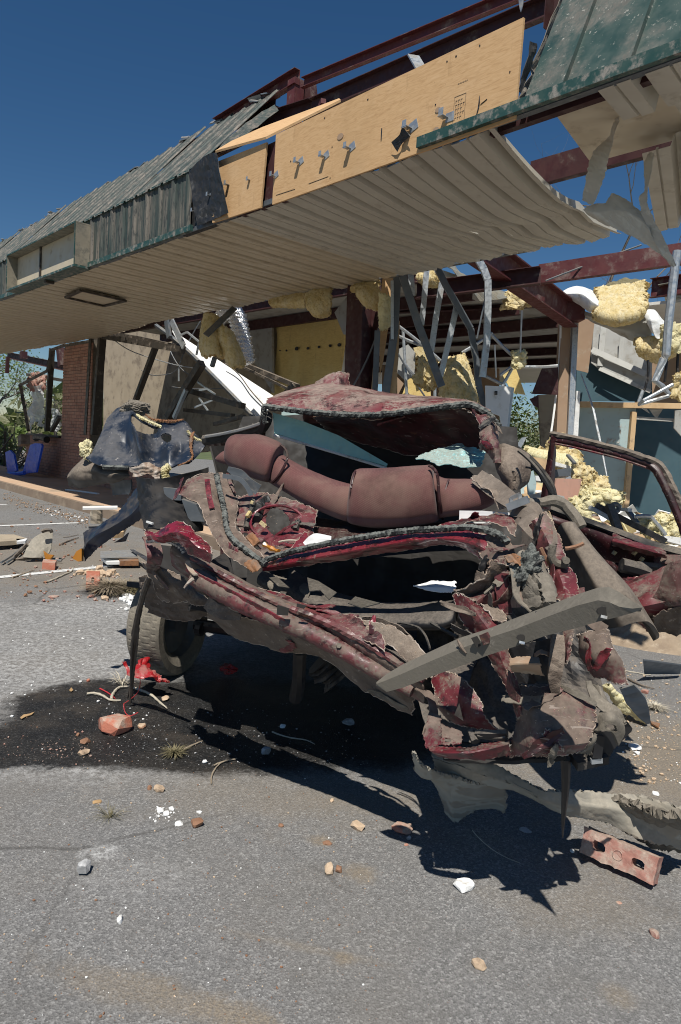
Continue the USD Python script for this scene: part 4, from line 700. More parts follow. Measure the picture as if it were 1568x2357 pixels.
for (p, q, lb) in [((690, 520), (690, 612), 'short pale rod hanging from the wires'), ((805, 806), (940, 752), 'pale rod behind the crossing rail'), ((840, 680), (905, 668), 'pale crosspiece by the wires'), ((830, 620), (960, 710), 'pale slanting rod above the crossing rail'), ((840, 735), (905, 830), 'dark thin rod below the crossing rail')]:
    lone('ceiling_grid_rod', bar(W(*AB_(*p), 3.6), W(*AB_(*q), 3.6), .035, .02, NB_), 'galv', lb, 'rod')
lone('insulation_strip', wool([[(*N_(722, 335), 10.2), (*N_(850, 300), 10.0), (*N_(1005, 282), 9.8)], [(*N_(740, 362), 10.1), (*N_(860, 352), 9.9), (*N_(1002, 330), 9.7)], [(*N_(755, 372), 10.15), (*N_(900, 375), 9.95), (*N_(1000, 384), 9.75)]], .05, 31), 'wool', 'thin yellow insulation strip along the soffit above the sheathing', 'insulation')
lone('insulation_tuft', wool([[(*N_(1005, 290), 9.7), (*N_(1090, 250), 9.65), (*N_(1185, 235), 9.6)], [(*N_(1020, 380), 9.6), (*N_(1090, 380), 9.5), (*N_(1178, 340), 9.5)], [(*N_(1060, 425), 9.65), (*N_(1110, 446), 9.6), (*N_(1172, 425), 9.6)]], .07, 32), 'wool', 'square yellow insulation tuft hanging over the sheathing', 'insulation')
lone('insulation_tuft', wool([[(*N_(1340, 250), 9.2), (*N_(1440, 190), 9.2), (*N_(1520, 160), 9.2)], [(*N_(1390, 280), 9.0), (*N_(1450, 290), 8.95), (*N_(1540, 260), 9.0)], [(*N_(1420, 320), 9.1), (*N_(1480, 385), 9.0), (*N_(1550, 395), 9.05)]], .09, 33), 'wool', 'yellow insulation tuft stuck on the steel column under the soffit', 'insulation')
lone('wood_strip', slab([P(*Y_(q[0], q[1]), 8.9) for q in [(468, 180), (572, 205), (540, 520), (470, 980), (440, 1120), (436, 500)]], .03, (0, -1, 0)), 'plywood', 'yellow sheathing strip right of the steel column', 'board')
lone('wood_strip', slab([P(*Y_(q[0], q[1]), 8.6) for q in [(612, 600), (625, 610), (590, 1300), (532, 1290)]], .03, (0, -1, 0)), 'lumber', 'narrow lumber strip against the dark stud', 'board')
lone('wood_strip', slab([P(*Y_(q[0], q[1]), 8.9) for q in [(398, 780), (412, 780), (378, 1260), (360, 1260)]], .03, (0, -1, 0)), 'lumber', 'thin lumber edge at the foot of the steel column', 'board')
lone('insulation_strip', wool([[(*Y_(450, 340), 8.8), (*Y_(440, 470), 8.8), (*Y_(445, 680), 8.8)], [(*Y_(500, 370), 8.7), (*Y_(490, 480), 8.7), (*Y_(480, 690), 8.75)], [(*Y_(548, 400), 8.8), (*Y_(545, 480), 8.8), (*Y_(520, 660), 8.8)]], .05, 34), 'wool_pale', 'pale yellow insulation on the sheathing strip', 'insulation')
def stud(pts, w, mat, label, Y=8.5, fl=(0, -1, 0), d=.05):
    ms = []
    for i in range(len(pts) - 1):
        p, q = P(*Y_(*pts[i]), Y + .0 * i), P(*Y_(*pts[i + 1]), Y); wi = w
        ms.append(channel(p, q, d, wi, .004, up=unit(np.cross(q - p, fl))))
    return lone('metal_stud', cat(ms), mat, label, 'metal stud')
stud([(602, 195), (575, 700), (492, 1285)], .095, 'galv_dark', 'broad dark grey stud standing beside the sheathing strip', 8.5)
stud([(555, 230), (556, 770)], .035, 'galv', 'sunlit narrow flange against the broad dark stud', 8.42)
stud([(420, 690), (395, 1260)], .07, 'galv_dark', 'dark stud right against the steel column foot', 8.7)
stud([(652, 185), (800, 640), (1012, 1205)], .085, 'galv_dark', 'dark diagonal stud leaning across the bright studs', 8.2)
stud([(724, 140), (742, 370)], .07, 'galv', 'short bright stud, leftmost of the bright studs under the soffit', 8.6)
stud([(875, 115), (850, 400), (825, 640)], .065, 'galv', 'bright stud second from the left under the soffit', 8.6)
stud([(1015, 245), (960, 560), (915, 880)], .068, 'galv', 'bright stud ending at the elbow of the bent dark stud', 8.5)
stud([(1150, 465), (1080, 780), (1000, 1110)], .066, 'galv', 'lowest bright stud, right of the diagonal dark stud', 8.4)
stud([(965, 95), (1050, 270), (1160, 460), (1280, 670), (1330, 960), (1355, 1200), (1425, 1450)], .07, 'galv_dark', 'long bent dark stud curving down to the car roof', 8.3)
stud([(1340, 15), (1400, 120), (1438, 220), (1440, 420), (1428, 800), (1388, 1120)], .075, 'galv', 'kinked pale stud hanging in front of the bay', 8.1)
lone('insulation_batt', cat([wool([[(*Y_(1050, 1000), 8.9), (*Y_(1020, 1200), 8.8), (*Y_(1030, 1390), 8.7)], [(*Y_(1130, 960), 8.8), (*Y_(1150, 1150), 8.6), (*Y_(1170, 1390), 8.5)], [(*Y_(1200, 1040), 8.9), (*Y_(1270, 1230), 8.7), (*Y_(1330, 1400), 8.6)]], .12, 41, amp=.045), wool([[(*Y_(1120, 950), 9.1), (*Y_(1220, 1090), 8.9), (*Y_(1330, 1390), 8.75)], [(*Y_(1210, 905), 9.2), (*Y_(1270, 1090), 9.1), (*Y_(1345, 1390), 8.9)]], .06, 42)]), 'wool', 'big yellow insulation batt standing behind the car roof', 'insulation')
lone('insulation_tuft', batt_bits(P(*Y_(868, 1080), 9.0), np.diag([.15, .12, .18]), 43), 'wool', 'yellow insulation tuft left of the big standing batt', 'insulation')
lone('insulation_tuft', wool([[(*Y_(760, 130), 9.6), (*Y_(850, 100), 9.6), (*Y_(930, 110), 9.5)], [(*Y_(800, 220), 9.5), (*Y_(880, 220), 9.4), (*Y_(960, 200), 9.4)], [(*Y_(880, 280), 9.5), (*Y_(940, 285), 9.5), (*Y_(1000, 270), 9.5)]], .05, 44), 'wool', 'yellow insulation under the soffit between the bright studs', 'insulation')
bx = thing('white_metal_cabinet', 'dented white metal door panel standing behind the car roof', 'metal panel', P(*D_(725, 915), 8.2))
part(bx, 'door_sheet', slab([P(*D_(x, y), 8.2) for x, y in [(665, 698), (785, 703), (762, 918), (738, 885), (733, 838), (668, 815)]], .03, (0, -1, 0)), 'white_board'); part(bx, 'edge', bar(P(*D_(790, 706), 8.2), P(*D_(764, 915), 8.2), .04, .05, (0, -1, 0)), 'galv'); part(bx, 'latch', bar(P(*D_(716, 722), 8.16), P(*D_(716, 740), 8.16), .03, .02, (0, -1, 0)), 'plastic_dark')
rods = [([Y_(600, 640), Y_(830, 820), Y_(1000, 970)], 'long slanting grid rod behind the diagonal stud'), ([Y_(670, 1000), Y_(820, 1170)], 'bright short rod tip right of the broad stud'), ([Y_(655, 680), Y_(690, 1300)], 'upright pale rod right of the broad stud'), ([Y_(590, 870), Y_(720, 1090), Y_(870, 1320)], 'thin dark rod slanting down to the car roof'), ([Y_(948, 1150), Y_(948, 1320)], 'short upright rod below the diagonal stud'), ([Y_(610, 740), Y_(720, 790), Y_(830, 830)], 'rod fork below the soffit'), ([D_(690, 455), D_(760, 530), D_(830, 590)], 'rod bent over the dark bay'), ([D_(830, 580), D_(735, 650)], 'short rod below the yellow tuft in the bay'), ([D_(800, 610), D_(940, 610), D_(1000, 605)], 'level grid rod in the bay'), ([D_(560, 545), D_(665, 480), D_(700, 455)], 'grid rod rising to the kinked stud'), ([D_(745, 700), D_(800, 600)], 'slanting rod above the white panel'), ([D_(672, 655), D_(760, 700)], 'rod at the top of the white panel')]
for i, (pts, lb) in enumerate(rods): lone('ceiling_grid_rod', tube([P(*q, 9.8 + .15 * (i % 3)) for q in pts], .022 if i != 3 else .012, 6, 12), 'galv' if i != 3 else 'galv_dark', lb, 'rod')
for i, (pts, lb) in enumerate([([D_(665, 300), D_(628, 480)], 'thin wire left of the kinked stud'), ([D_(835, 350), D_(828, 545)], 'hanging wire in the dark bay'), ([D_(710, 510), D_(717, 660)], 'wire hanging above the white panel'), ([Y_(530, 220), Y_(440, 640), Y_(190, 1210)], 'taut cable from the soffit to the car roof'), ([D_(945, 215), D_(1220, 110), D_(1385, 50)], 'wire sagging from the rafter to the right')]): lone('loose_wire', tube([P(*q, 9.0) for q in pts], .012, 5, 12), 'galv_dark', lb, 'wire')
lone('insulation_tuft', batt_bits(P(*D_(825, 575), 9.7), np.diag([.10, .1, .12]), 45), 'wool_pale', 'small yellow tuft caught on the rods in the dark bay', 'insulation')
for i, (poly, mat, lb) in enumerate([([Y_(620, 860), Y_(700, 820), Y_(770, 900), Y_(760, 1100), Y_(680, 1160), Y_(600, 1080)], 'drywall_grey', 'torn grey board behind the rods'), ([Y_(750, 850), Y_(840, 830), Y_(880, 980), Y_(780, 1030)], 'wool', 'yellow torn sheet behind the diagonal stud'), ([Y_(700, 1130), Y_(900, 1160), Y_(910, 1300), Y_(640, 1300)], 'osb', 'dark yellow board behind the car roof'), ([Y_(600, 1120), Y_(660, 1180), Y_(600, 1300)], 'drywall_brown', 'brown board scrap beside the lumber strip'), ([D_(740, 640), D_(800, 600), D_(850, 740), D_(790, 730)], 'osb', 'hanging yellow board scrap in the dark bay'), ([D_(870, 760), D_(910, 740), D_(912, 800), D_(890, 790)], 'red_iron_dark', 'dark red scrap hanging over the shrub'), ([D_(880, 735), D_(930, 610), D_(1000, 600), D_(1000, 740)], 'red_iron_dark', 'dark bent sheet in the bay behind the rods')]):
    lone('board_scrap', slab([P(*q, 10.4 + .2 * i) for q in poly], .02, (0, -1, 0)), mat, lb, 'scrap')
# insulation and facing draped over the right wall
lone('insulation_facing', sheet([[(*Q_(430, 310), 11.4), (*Q_(560, 262), 11.4), (*Q_(690, 300), 11.3), (*Q_(750, 390), 11.2)], [(*Q_(470, 330), 11.2), (*Q_(600, 330), 11.0), (*Q_(690, 390), 10.9), (*Q_(765, 440), 10.9)], [(*Q_(520, 380), 11.3), (*Q_(600, 430), 11.2), (*Q_(690, 480), 11.1), (*Q_(745, 465), 11.1)]], 24, 24, .01, .02, 2.5, 51), 'white_facing', 'white insulation facing draped beside the rafter end', 'insulation')
lone('insulation_batt', wool([[(*Q_(705, 290), 11.3), (*Q_(900, 285), 11.2), (*Q_(1030, 270), 11.1), (*Q_(1150, 235), 11.0)], [(*Q_(750, 400), 11.1), (*Q_(900, 390), 10.95), (*Q_(1030, 380), 10.9), (*Q_(1142, 360), 10.85)], [(*Q_(720, 480), 10.9), (*Q_(880, 530), 10.7), (*Q_(1000, 520), 10.65), (*Q_(1130, 455), 10.7)], [(*Q_(740, 510), 11.0), (*Q_(900, 560), 10.8), (*Q_(1000, 545), 10.75), (*Q_(1100, 500), 10.8)]], .16, 52, 90, 90, .035, .03), 'wool', 'thick golden insulation batt hung over the wall top', 'insulation')
lone('insulation_facing', sheet([[(*Q_(545, 440), 11.6), (*Q_(700, 500), 11.2), (*Q_(900, 560), 11.0), (*Q_(1110, 490), 10.9), (*Q_(1200, 470), 10.8)], [(*Q_(560, 480), 11.5), (*Q_(720, 545), 11.2), (*Q_(900, 620), 11.0), (*Q_(1080, 640), 10.9), (*Q_(1200, 600), 10.8)], [(*Q_(560, 500), 11.6), (*Q_(700, 565), 11.4), (*Q_(900, 660), 11.2), (*Q_(1065, 725), 11.0), (*Q_(1200, 720), 10.9)]], 20, 30, .01, .03, 4, 53), 'drywall_grey', 'beige backing sheet sagging below the golden batt', 'insulation')
lone('insulation_facing', sheet([[(*Q_(1110, 480), 10.8), (*Q_(1160, 460), 10.75), (*Q_(1220, 460), 10.7), (*Q_(1320, 590), 10.6)], [(*Q_(1160, 560), 10.6), (*Q_(1200, 560), 10.5), (*Q_(1260, 580), 10.5), (*Q_(1325, 650), 10.5)], [(*Q_(1200, 650), 10.6), (*Q_(1230, 690), 10.5), (*Q_(1260, 710), 10.5), (*Q_(1300, 690), 10.5)]], 24, 24, .01, .04, 3, 54), 'white_facing', 'crumpled white facing flap beside the bright conduit', 'insulation')
lone('insulation_batt', wool([[(*Q_(1060, 720), 10.9), (*Q_(1250, 705), 10.7), (*Q_(1440, 640), 10.6)], [(*Q_(1065, 780), 10.8), (*Q_(1250, 800), 10.6), (*Q_(1450, 740), 10.5)], [(*Q_(1140, 860), 10.9), (*Q_(1280, 900), 10.7), (*Q_(1420, 800), 10.7)]], .1, 55, amp=.05), 'wool', 'yellow batt hanging lowest under the beige backing', 'insulation')
lone('roofing_felt', sheet([[(*Q_(790, 272), 11.4), (*Q_(940, 210), 11.4), (*Q_(1080, 212), 11.3), (*Q_(1160, 245), 11.3)], [(*Q_(800, 285), 11.2), (*Q_(940, 262), 11.15), (*Q_(1080, 250), 11.1), (*Q_(1150, 255), 11.1)]], 10, 24, .03, .06, 6, 56), 'grass_dry', 'olive roofing felt lying on top of the golden batt', 'roofing felt')
lone('insulation_tuft', cat([batt_bits(P(*Q_(30 + 70 * i, 390 - 18 * i), 11.2), np.diag([.16, .1, .13]), 60 + i) for i in range(3)]), 'wool', 'row of yellow insulation along the bay roof edge', 'insulation')
lone('insulation_tuft', batt_bits(P(*Q_(1405, 700), 10.2), np.diag([.22, .15, .2]), 66), 'wool_pale', 'pale tuft right of the bright conduit', 'insulation')
lone('insulation_tuft', batt_bits(P(*Q_(1438, 1110), 10.2), np.diag([.12, .1, .22]), 67), 'wool', 'yellow tuft at the right edge beside the bent conduit', 'insulation')
lone('conduit', tube([P(*Q_(x, y), Y) for x, y, Y in [(1420, -40, 7.6), (1395, 120, 7.6), (1375, 300, 7.6), (1345, 560, 7.6), (1322, 850, 7.6), (1300, 885, 7.6), (1230, 1068, 7.6), (1290, 1112, 7.6), (1350, 1180, 7.6), (1345, 1195, 7.6), (1090, 1268, 7.6), (1130, 1235, 7.5), (1380, 1098, 7.5)]], [.045, .045, .045, .04, .02, .02, .02], 8, sharp=True), 'galv', 'bright bent metal conduit hanging at the right', 'conduit')
lone('conduit', tube([P(*Q_(1125, 1150), 8), P(*Q_(1090, 1245), 8)], .02, 6), 'galv', 'short pipe stub left of the bent conduit', 'conduit')
lone('trim_strip', strip([P(*Q_(597, 1005), 11.6), P(*Q_(720, 1390), 11.3), P(*Q_(765, 1600), 11.0), P(*Q_(818, 1880), 10.6)], (1, 0, 0), [.015, .03, .03, .015], .015, 20), 'galv', 'thin pale trim strip leaning against the green-grey wall', 'trim strip')
for i, (pts, lb) in enumerate([([(1430, 760), (1420, 900), (1425, 1090)], 'dark cord hanging at the right edge'), ([(1170, 890), (1165, 1050), (1120, 1180)], 'cord hanging below the yellow batt'), ([(1330, 880), (1310, 1080)], 'cord beside the conduit bend')]): lone('loose_wire', tube([P(*Q_(*q), 10.3) for q in pts], .02, 5, 10), 'plastic_dark', lb, 'wire')

# ------------------------------------------------------------------ far left: blue chair, sheeting, tangle
bc = thing('plastic_chair', 'broken bright blue plastic chair lying by the brick wall', 'chair', W(*R_(280, 1740), 2.3))
part(bc, 'backrest', slab([W(*R_(x, y), 2.3) for x, y in [(370, 1385), (430, 1362), (500, 1368), (512, 1400), (440, 1722), (268, 1745)]], .05, NB_), 'blue_plastic'); part(bc, 'seat', slab([W(*R_(x, y), 2.2) for x, y in [(62, 1475), (120, 1450), (165, 1500), (205, 1700), (110, 1745), (88, 1700)]], .05, NB_), 'blue_plastic'); part(bc, 'leg', tube([W(*R_(-20, 1752), 2.1), W(*R_(100, 1745), 2.1), W(*R_(300, 1728), 2.1)], .05, 7), 'blue_plastic')
lone('plastic_sheeting', sheet3([[W(*R_(400, 690), 3.6), W(*R_(380, 900), 3.6), W(*R_(360, 1200), 3.6)], [W(*R_(460, 660), 3.4), W(*R_(440, 900), 3.4), W(*R_(430, 1100), 3.5)], [W(*R_(530, 650), 3.6), W(*R_(540, 900), 3.5), W(*R_(550, 1200), 3.6)]], 30, 40, thick=.01, amp=.12, freq=3, seed=71), 'sheeting', 'clear plastic sheeting hanging in the bent window frame', 'plastic sheet')
lone('plastic_sheeting', sheet3([[W(*R_(630, 930), 4.2), W(*R_(620, 1210), 4.2)], [W(*R_(720, 960), 4.0), W(*R_(700, 1210), 4.1)], [W(*R_(760, 1010), 4.2), W(*R_(750, 1150), 4.2)]], 24, 30, thick=.01, amp=.1, freq=3, seed=72), 'sheeting', 'clear sheeting beside the pier below the window post', 'plastic sheet')
lone('red_bundle', batt_bits(W(*R_(470, 620), 3.5), np.diag([.25, .2, .28]), 73, amp=.35), 'brick_pink', 'reddish insulation bundle at the top of the hanging sheeting', 'insulation')
lone('frame_strut', bar(W(*R_(635, 1210), 3.7), W(*R_(730, 1040), 3.7), .1, .1), 'bronze_frame', 'short dark strut leaning in the broken window', 'metal frame')
tg = []
g = np.random.default_rng(81)
for i in range(46):
    c = G(g.uniform(-40, 110), g.uniform(1062, 1092), 0.0); h = g.uniform(.1, 1.0); d = g.normal(size=3) * [.5, .5, .3]; tg.append(bar(c + [0, 0, .1], c + d + [0, 0, h], g.uniform(.02, .12), .03))
single('debris_tangle', cat(tg), 'bronze_frame', kind='stuff', label='dark tangle of broken debris at the far left', cat='debris')
lone('scrap_post', bar(W(*R_(290, 1270), 1.6), W(*R_(300, 1390), 1.6), .2, .2), 'mud', 'dusty stump of post left of the brick wall', 'post')
lone('debris_pipe', tube([W(*R_(440, 1300), 2.6), W(*R_(480, 1285), 2.6), W(*R_(575, 1320), 2.6)], .09, 8), 'plastic_dark', 'short dark pipe lying on the low brick wall', 'pipe')
# ------------------------------------------------------------------ the wrecked car (seen from behind)
CAR = thing('wrecked_car', 'crushed and torn maroon car wreck in the middle of the parking lot', 'car', G(700, 1600))
def c(f, x, y, Y): q = f(x, y); return (q[0], q[1], Y)
def cp(f, pts): return [c(f, *q) for q in pts]
roof_front = [(612, 932, 3.35), (650, 937, 3.3), (720, 945, 3.25), (800, 951, 3.18), (870, 951, 3.12), (950, 942, 3.05), (1020, 932, 3.0), (1075, 928, 2.95), (1122, 948, 2.9)]
def sh(r, dy, dY): return [(x, y + dy, Y + dY) for x, y, Y in r]
r1 = [(616, 918, 3.43), (655, 915, 3.4), (720, 916, 3.36), (800, 914, 3.3), (870, 918, 3.25), (950, 921, 3.2), (1020, 921, 3.12), (1075, 923, 3.05), (1127, 944, 2.98)]
r2 = [(640, 907, 3.8), (690, 893, 3.75), (745, 882, 3.7), (800, 886, 3.65), (870, 903, 3.6), (945, 911, 3.5), (1015, 916, 3.45), (1075, 922, 3.3), (1130, 946, 3.2)]
r3 = [(690, 902, 4.2), (715, 888, 4.15), (755, 876, 4.1), (800, 884, 4.0), (865, 902, 3.95), (930, 912, 3.9), (1000, 920, 3.8), (1075, 935, 3.6), (1120, 960, 3.5)]
r4 = [(700, 1000, 5.0), (740, 1000, 5.0), (780, 995, 5.0), (820, 995, 4.9), (870, 1000, 4.8), (920, 1005, 4.7), (980, 1010, 4.6), (1050, 1020, 4.4), (1110, 1030, 4.2)]
rf = part(CAR, 'roof', sheet([roof_front, r1, r2, r3, r4], 46, 60, .008, .008, 5, 101), 'paint_roof', smooth=13, label='dusty crushed maroon roof')
part(rf, 'roof_fold', sheet([cp(G_, [(335, 118, 3.75), (345, 205, 3.62)]), cp(G_, [(400, 75, 3.72), (415, 212, 3.6)]), cp(G_, [(470, 58, 3.7), (480, 215, 3.58)]), cp(G_, [(528, 68, 3.75), (545, 205, 3.62)])], 24, 24, .008, .012, 8, 102), 'paint_roof', label='folded roof edge caked with mud')
part(rf, 'seal', tube([P(*q) for q in [(612, 975, 3.35), (607, 945, 3.34)] + sh(roof_front, 4, -.015) + [(1150, 985, 2.88)]], .014, 7, 150, jit=.22, seed=3), 'rubber_grit')
part(CAR, 'tailgate_inner', sheet([sh(roof_front, 10, .02)[2:], [(740, 975, 3.5), (800, 985, 3.45), (870, 1000, 3.35), (940, 1000, 3.25), (1010, 995, 3.15), (1070, 985, 3.1), (1118, 990, 3.0)], [(760, 1000, 3.65), (820, 1015, 3.6), (880, 1035, 3.5), (945, 1048, 3.4), (1010, 1045, 3.3), (1070, 1040, 3.2), (1122, 1035, 3.1)]], 30, 40, .006, .025, 5, 103), 'paint_dark', smooth=13)
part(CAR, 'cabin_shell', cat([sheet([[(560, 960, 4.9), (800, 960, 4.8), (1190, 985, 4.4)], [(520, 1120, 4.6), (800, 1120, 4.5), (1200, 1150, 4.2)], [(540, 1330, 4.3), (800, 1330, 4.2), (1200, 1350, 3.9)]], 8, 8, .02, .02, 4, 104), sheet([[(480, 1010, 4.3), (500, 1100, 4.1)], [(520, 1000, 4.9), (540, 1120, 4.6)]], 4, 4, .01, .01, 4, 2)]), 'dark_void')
part(CAR, 'roof_pillar', tube([P(*c(F_, x, y, Y)) for x, y, Y in [(865, 350, 3.7), (1040, 318, 3.6), (1225, 262, 3.45), (1245, 200, 3.38)]], [.03, .028, .03, .03], 8), 'rubber')
part(CAR, 'chrome_trim', tube([P(*c(F_, x, y, Y)) for x, y, Y in [(870, 328, 3.65), (1040, 297, 3.55), (1228, 240, 3.4)]], .009, 6), 'raw_steel')
part(CAR, 'roof_ledge', sheet([cp(F_, [(870, 325, 3.7), (1050, 292, 3.6), (1230, 225, 3.45)]), cp(F_, [(880, 390, 3.8), (1060, 380, 3.7), (1240, 340, 3.55)])], 12, 20, .006, .012, 6, 105), 'paint_dark')
gl = part(CAR, 'side_glass', slab([P(*q) for q in [(628, 951, 3.42), (700, 972, 3.42), (780, 1004, 3.42), (892, 1069, 3.42), (890, 1074, 3.42), (740, 1032, 3.42), (632, 998, 3.42)]], .012, (0, -1, .3)), 'teal_glass_edge')
part(gl, 'glass_rim', tube([P(*q) for q in [(630, 1001, 3.41), (740, 1033, 3.41), (890, 1078, 3.4)]], .007, 6), 'white_facing')
part(CAR, 'broken_glass', sheet([[(955, 1056, 2.98), (1000, 1066, 2.95), (1060, 1076, 2.92), (1110, 1074, 2.9)], [(990, 1040, 3.05), (1030, 1040, 3.02), (1075, 1048, 3.0), (1115, 1056, 2.95)], [(1025, 1026, 3.1), (1060, 1025, 3.1), (1100, 1030, 3.05), (1120, 1042, 3.0)]], 24, 24, .008, .012, 16, 106, fine=.006), 'teal_glass_edge', label='crazed teal glass sheet')
# rear bench: two raised bolsters and two lower lengths
seat = part(CAR, 'rear_seat', loft([(534, 1006, 528, 1062, 3.42, .10), (545, 999, 545, 1078, 3.4, .13), (580, 999, 575, 1093, 3.33, .14), (615, 1008, 605, 1104, 3.27, .14), (640, 1020, 622, 1108, 3.22, .13), (646, 1026, 628, 1106, 3.21, .10)], amp=.01, seed=1), 'seat_cloth', smooth=50, label='woven maroon rear bench, twisted')
for q, sd in (([(640, 1040, 622, 1108, 3.25, .09), (662, 1058, 648, 1122, 3.2, .115), (720, 1088, 712, 1160, 3.1, .12), (780, 1110, 775, 1188, 3.0, .12), (815, 1118, 806, 1198, 2.94, .10)], 2), ([(816, 1084, 804, 1198, 2.95, .11), (825, 1080, 812, 1202, 2.93, .14), (880, 1078, 875, 1212, 2.86, .145), (940, 1074, 945, 1210, 2.8, .145), (985, 1071, 1000, 1200, 2.76, .14), (996, 1074, 1012, 1194, 2.75, .10)], 3), ([(992, 1084, 1008, 1194, 2.78, .09), (1032, 1104, 1022, 1188, 2.74, .115), (1075, 1104, 1062, 1182, 2.7, .11), (1110, 1110, 1110, 1170, 2.66, .10), (1135, 1125, 1140, 1155, 2.64, .06)], 4)): part(seat, 'cushion', loft(q, amp=.012, seed=sd), 'seat_cloth', smooth=50)
part(seat, 'seat_end', loft([(500, 1052, 508, 1062, 3.5, .05), (520, 1036, 520, 1068, 3.47, .06), (545, 1032, 540, 1072, 3.44, .06)], seed=5), 'seat_cloth', smooth=True)
part(seat, 'piping', cat([tube([P(646, 1024, 3.14), P(662, 1052, 3.08), P(648, 1085, 3.07), P(627, 1110, 3.12)], .006, 6), tube([P(988, 1072, 2.68), P(1006, 1090, 2.62), P(1012, 1150, 2.62), P(1020, 1194, 2.7)], .006, 6), tube([P(818, 1084, 2.86), P(808, 1130, 2.8), P(806, 1198, 2.86)], .005, 6), tube([P(1033, 1104, 2.68), P(1022, 1150, 2.64), P(1018, 1190, 2.68)], .004, 6)]), 'paint_dark')
# left wheel housing and parcel shelf
wh = part(CAR, 'wheel_housing', sheet([cp(F_, [(700, 660, 3.05), (706, 685, 3.0), (820, 735, 2.95), (875, 860, 2.88), (930, 960, 2.8), (990, 1045, 2.72), (1130, 1140, 2.62)]), cp(F_, [(755, 595, 3.1), (830, 640, 3.0), (895, 735, 2.95), (935, 830, 2.88), (970, 930, 2.8), (1030, 1010, 2.72), (1160, 1122, 2.62)]), cp(F_, [(850, 556, 3.15), (930, 640, 3.05), (970, 740, 3.0), (990, 850, 2.9), (1010, 930, 2.82), (1080, 990, 2.75), (1200, 1095, 2.64)]), cp(F_, [(975, 548, 3.2), (1045, 630, 3.12), (1070, 730, 3.05), (1055, 830, 2.98), (1062, 890, 2.88), (1130, 960, 2.8), (1240, 1088, 2.66)])], 40, 56, .007, .012, 9, 111, .03), 'paint_caked', smooth=13, label='muddy wheel housing panel')
part(wh, 'seal', tube([P(*c(F_, x, y, Y)) for x, y, Y in [(938, 565, 3.09), (955, 650, 3.01), (985, 780, 2.94), (1000, 890, 2.84), (1035, 955, 2.76), (1120, 1025, 2.68), (1200, 1085, 2.62), (1240, 1112, 2.6)]], .012, 7, 110, jit=.22, seed=4), 'rubber_grit')
part(wh, 'paint_streak', strip([P(*c(F_, x, y, Y)) for x, y, Y in [(880, 590, 3.04), (890, 680, 2.97), (910, 770, 2.91)]], (1, 0, 0), .022, .006, 14, amp=.004), 'paint_clean')
part(wh, 'torn_lip', sheet([cp(F_, [(1100, 1110, 2.6), (1150, 1160, 2.58)]), cp(F_, [(1150, 1085, 2.6), (1190, 1158, 2.56)]), cp(F_, [(1195, 1090, 2.62), (1215, 1140, 2.58)])], 12, 12, .006, .015, 14, 5), 'rust')
sf = part(CAR, 'parcel_shelf', sheet([cp(F_, [(1060, 690, 3.15), (1190, 672, 3.12), (1310, 690, 3.05), (1430, 730, 3.0), (1560, 780, 2.95)]), cp(F_, [(1055, 850, 2.98), (1190, 850, 2.95), (1310, 855, 2.9), (1430, 850, 2.86), (1540, 880, 2.82)]), cp(F_, [(1110, 980, 2.82), (1210, 1010, 2.79), (1310, 1010, 2.76), (1420, 980, 2.74), (1520, 970, 2.72)]), cp(F_, [(1180, 1080, 2.7), (1250, 1085, 2.68), (1320, 1065, 2.66), (1420, 1035, 2.64), (1510, 1015, 2.64)])], 60, 60, .006, .012, 8, 112, holes=[(.33, .50, .17, .155, .10), (.7, .18, .05, .04, .3), (.55, .06, .06, .05, .3), (.62, .32, .05, .05, .6)]), 'paint_dusty', smooth=13, label='red shelf panel with a round speaker hole')
hc_ = P(*c(F_, 1310, 857, 2.895)); ring = [hc_ + .118 * math.cos(t) * unit([1, -.25, -.02]) + .085 * math.sin(t) * unit([0.1, .55, .75]) for t in np.linspace(0, 2 * np.pi, 25)]
part(sf, 'speaker_ring', tube(ring, .006, 6, 60), 'paint_clean')
part(sf, 'shelf_rib', sheet([cp(F_, [(1360, 1040, 2.63), (1490, 900, 2.74)]), cp(F_, [(1400, 1048, 2.6), (1500, 930, 2.72)]), cp(F_, [(1440, 1045, 2.63), (1520, 960, 2.7)])], 10, 10, .008, .012, 9, 7), 'paint_clean')
[part(sf, 'wiring', q_, 'rubber') for q_ in (tube([P(*c(F_, x, y, Y)) for x, y, Y in [(1160, 725, 3.04), (1155, 770, 2.98), (1130, 830, 2.94), (1120, 890, 2.9)]], .013, 6), tube([P(*c(F_, x, y, Y)) for x, y, Y in [(1180, 830, 2.94), (1200, 760, 3.0), (1260, 715, 3.04)]], .022, 6, jit=.3), tube([P(*c(F_, x, y, Y)) for x, y, Y in [(1400, 880, 2.82), (1440, 850, 2.84), (1420, 900, 2.8)]], .012, 6, jit=.3))]
[part(sf, 'connector', q_, 'wool') for q_ in (bar(P(*c(F_, 1125, 820, 2.9)), P(*c(F_, 1145, 790, 2.92)), .014, .014), bar(P(*c(F_, 1152, 740, 2.97)), P(*c(F_, 1158, 722, 2.97)), .012, .012), bar(P(*c(F_, 1205, 850, 2.84)), P(*c(F_, 1240, 880, 2.84)), .018, .014))]
part(sf, 'connector', tube([P(*c(F_, x, y, Y)) for x, y, Y in [(1230, 990, 2.72), (1270, 1012, 2.7), (1320, 1035, 2.67)]], [.012, .006, .012, .006, .012], 6), 'orange_lens')
part(sf, 'wire', tube([P(*c(F_, x, y, Y)) for x, y, Y in [(1320, 975, 2.75), (1400, 965, 2.72), (1500, 975, 2.68)]], .004, 5), 'twig_pale')
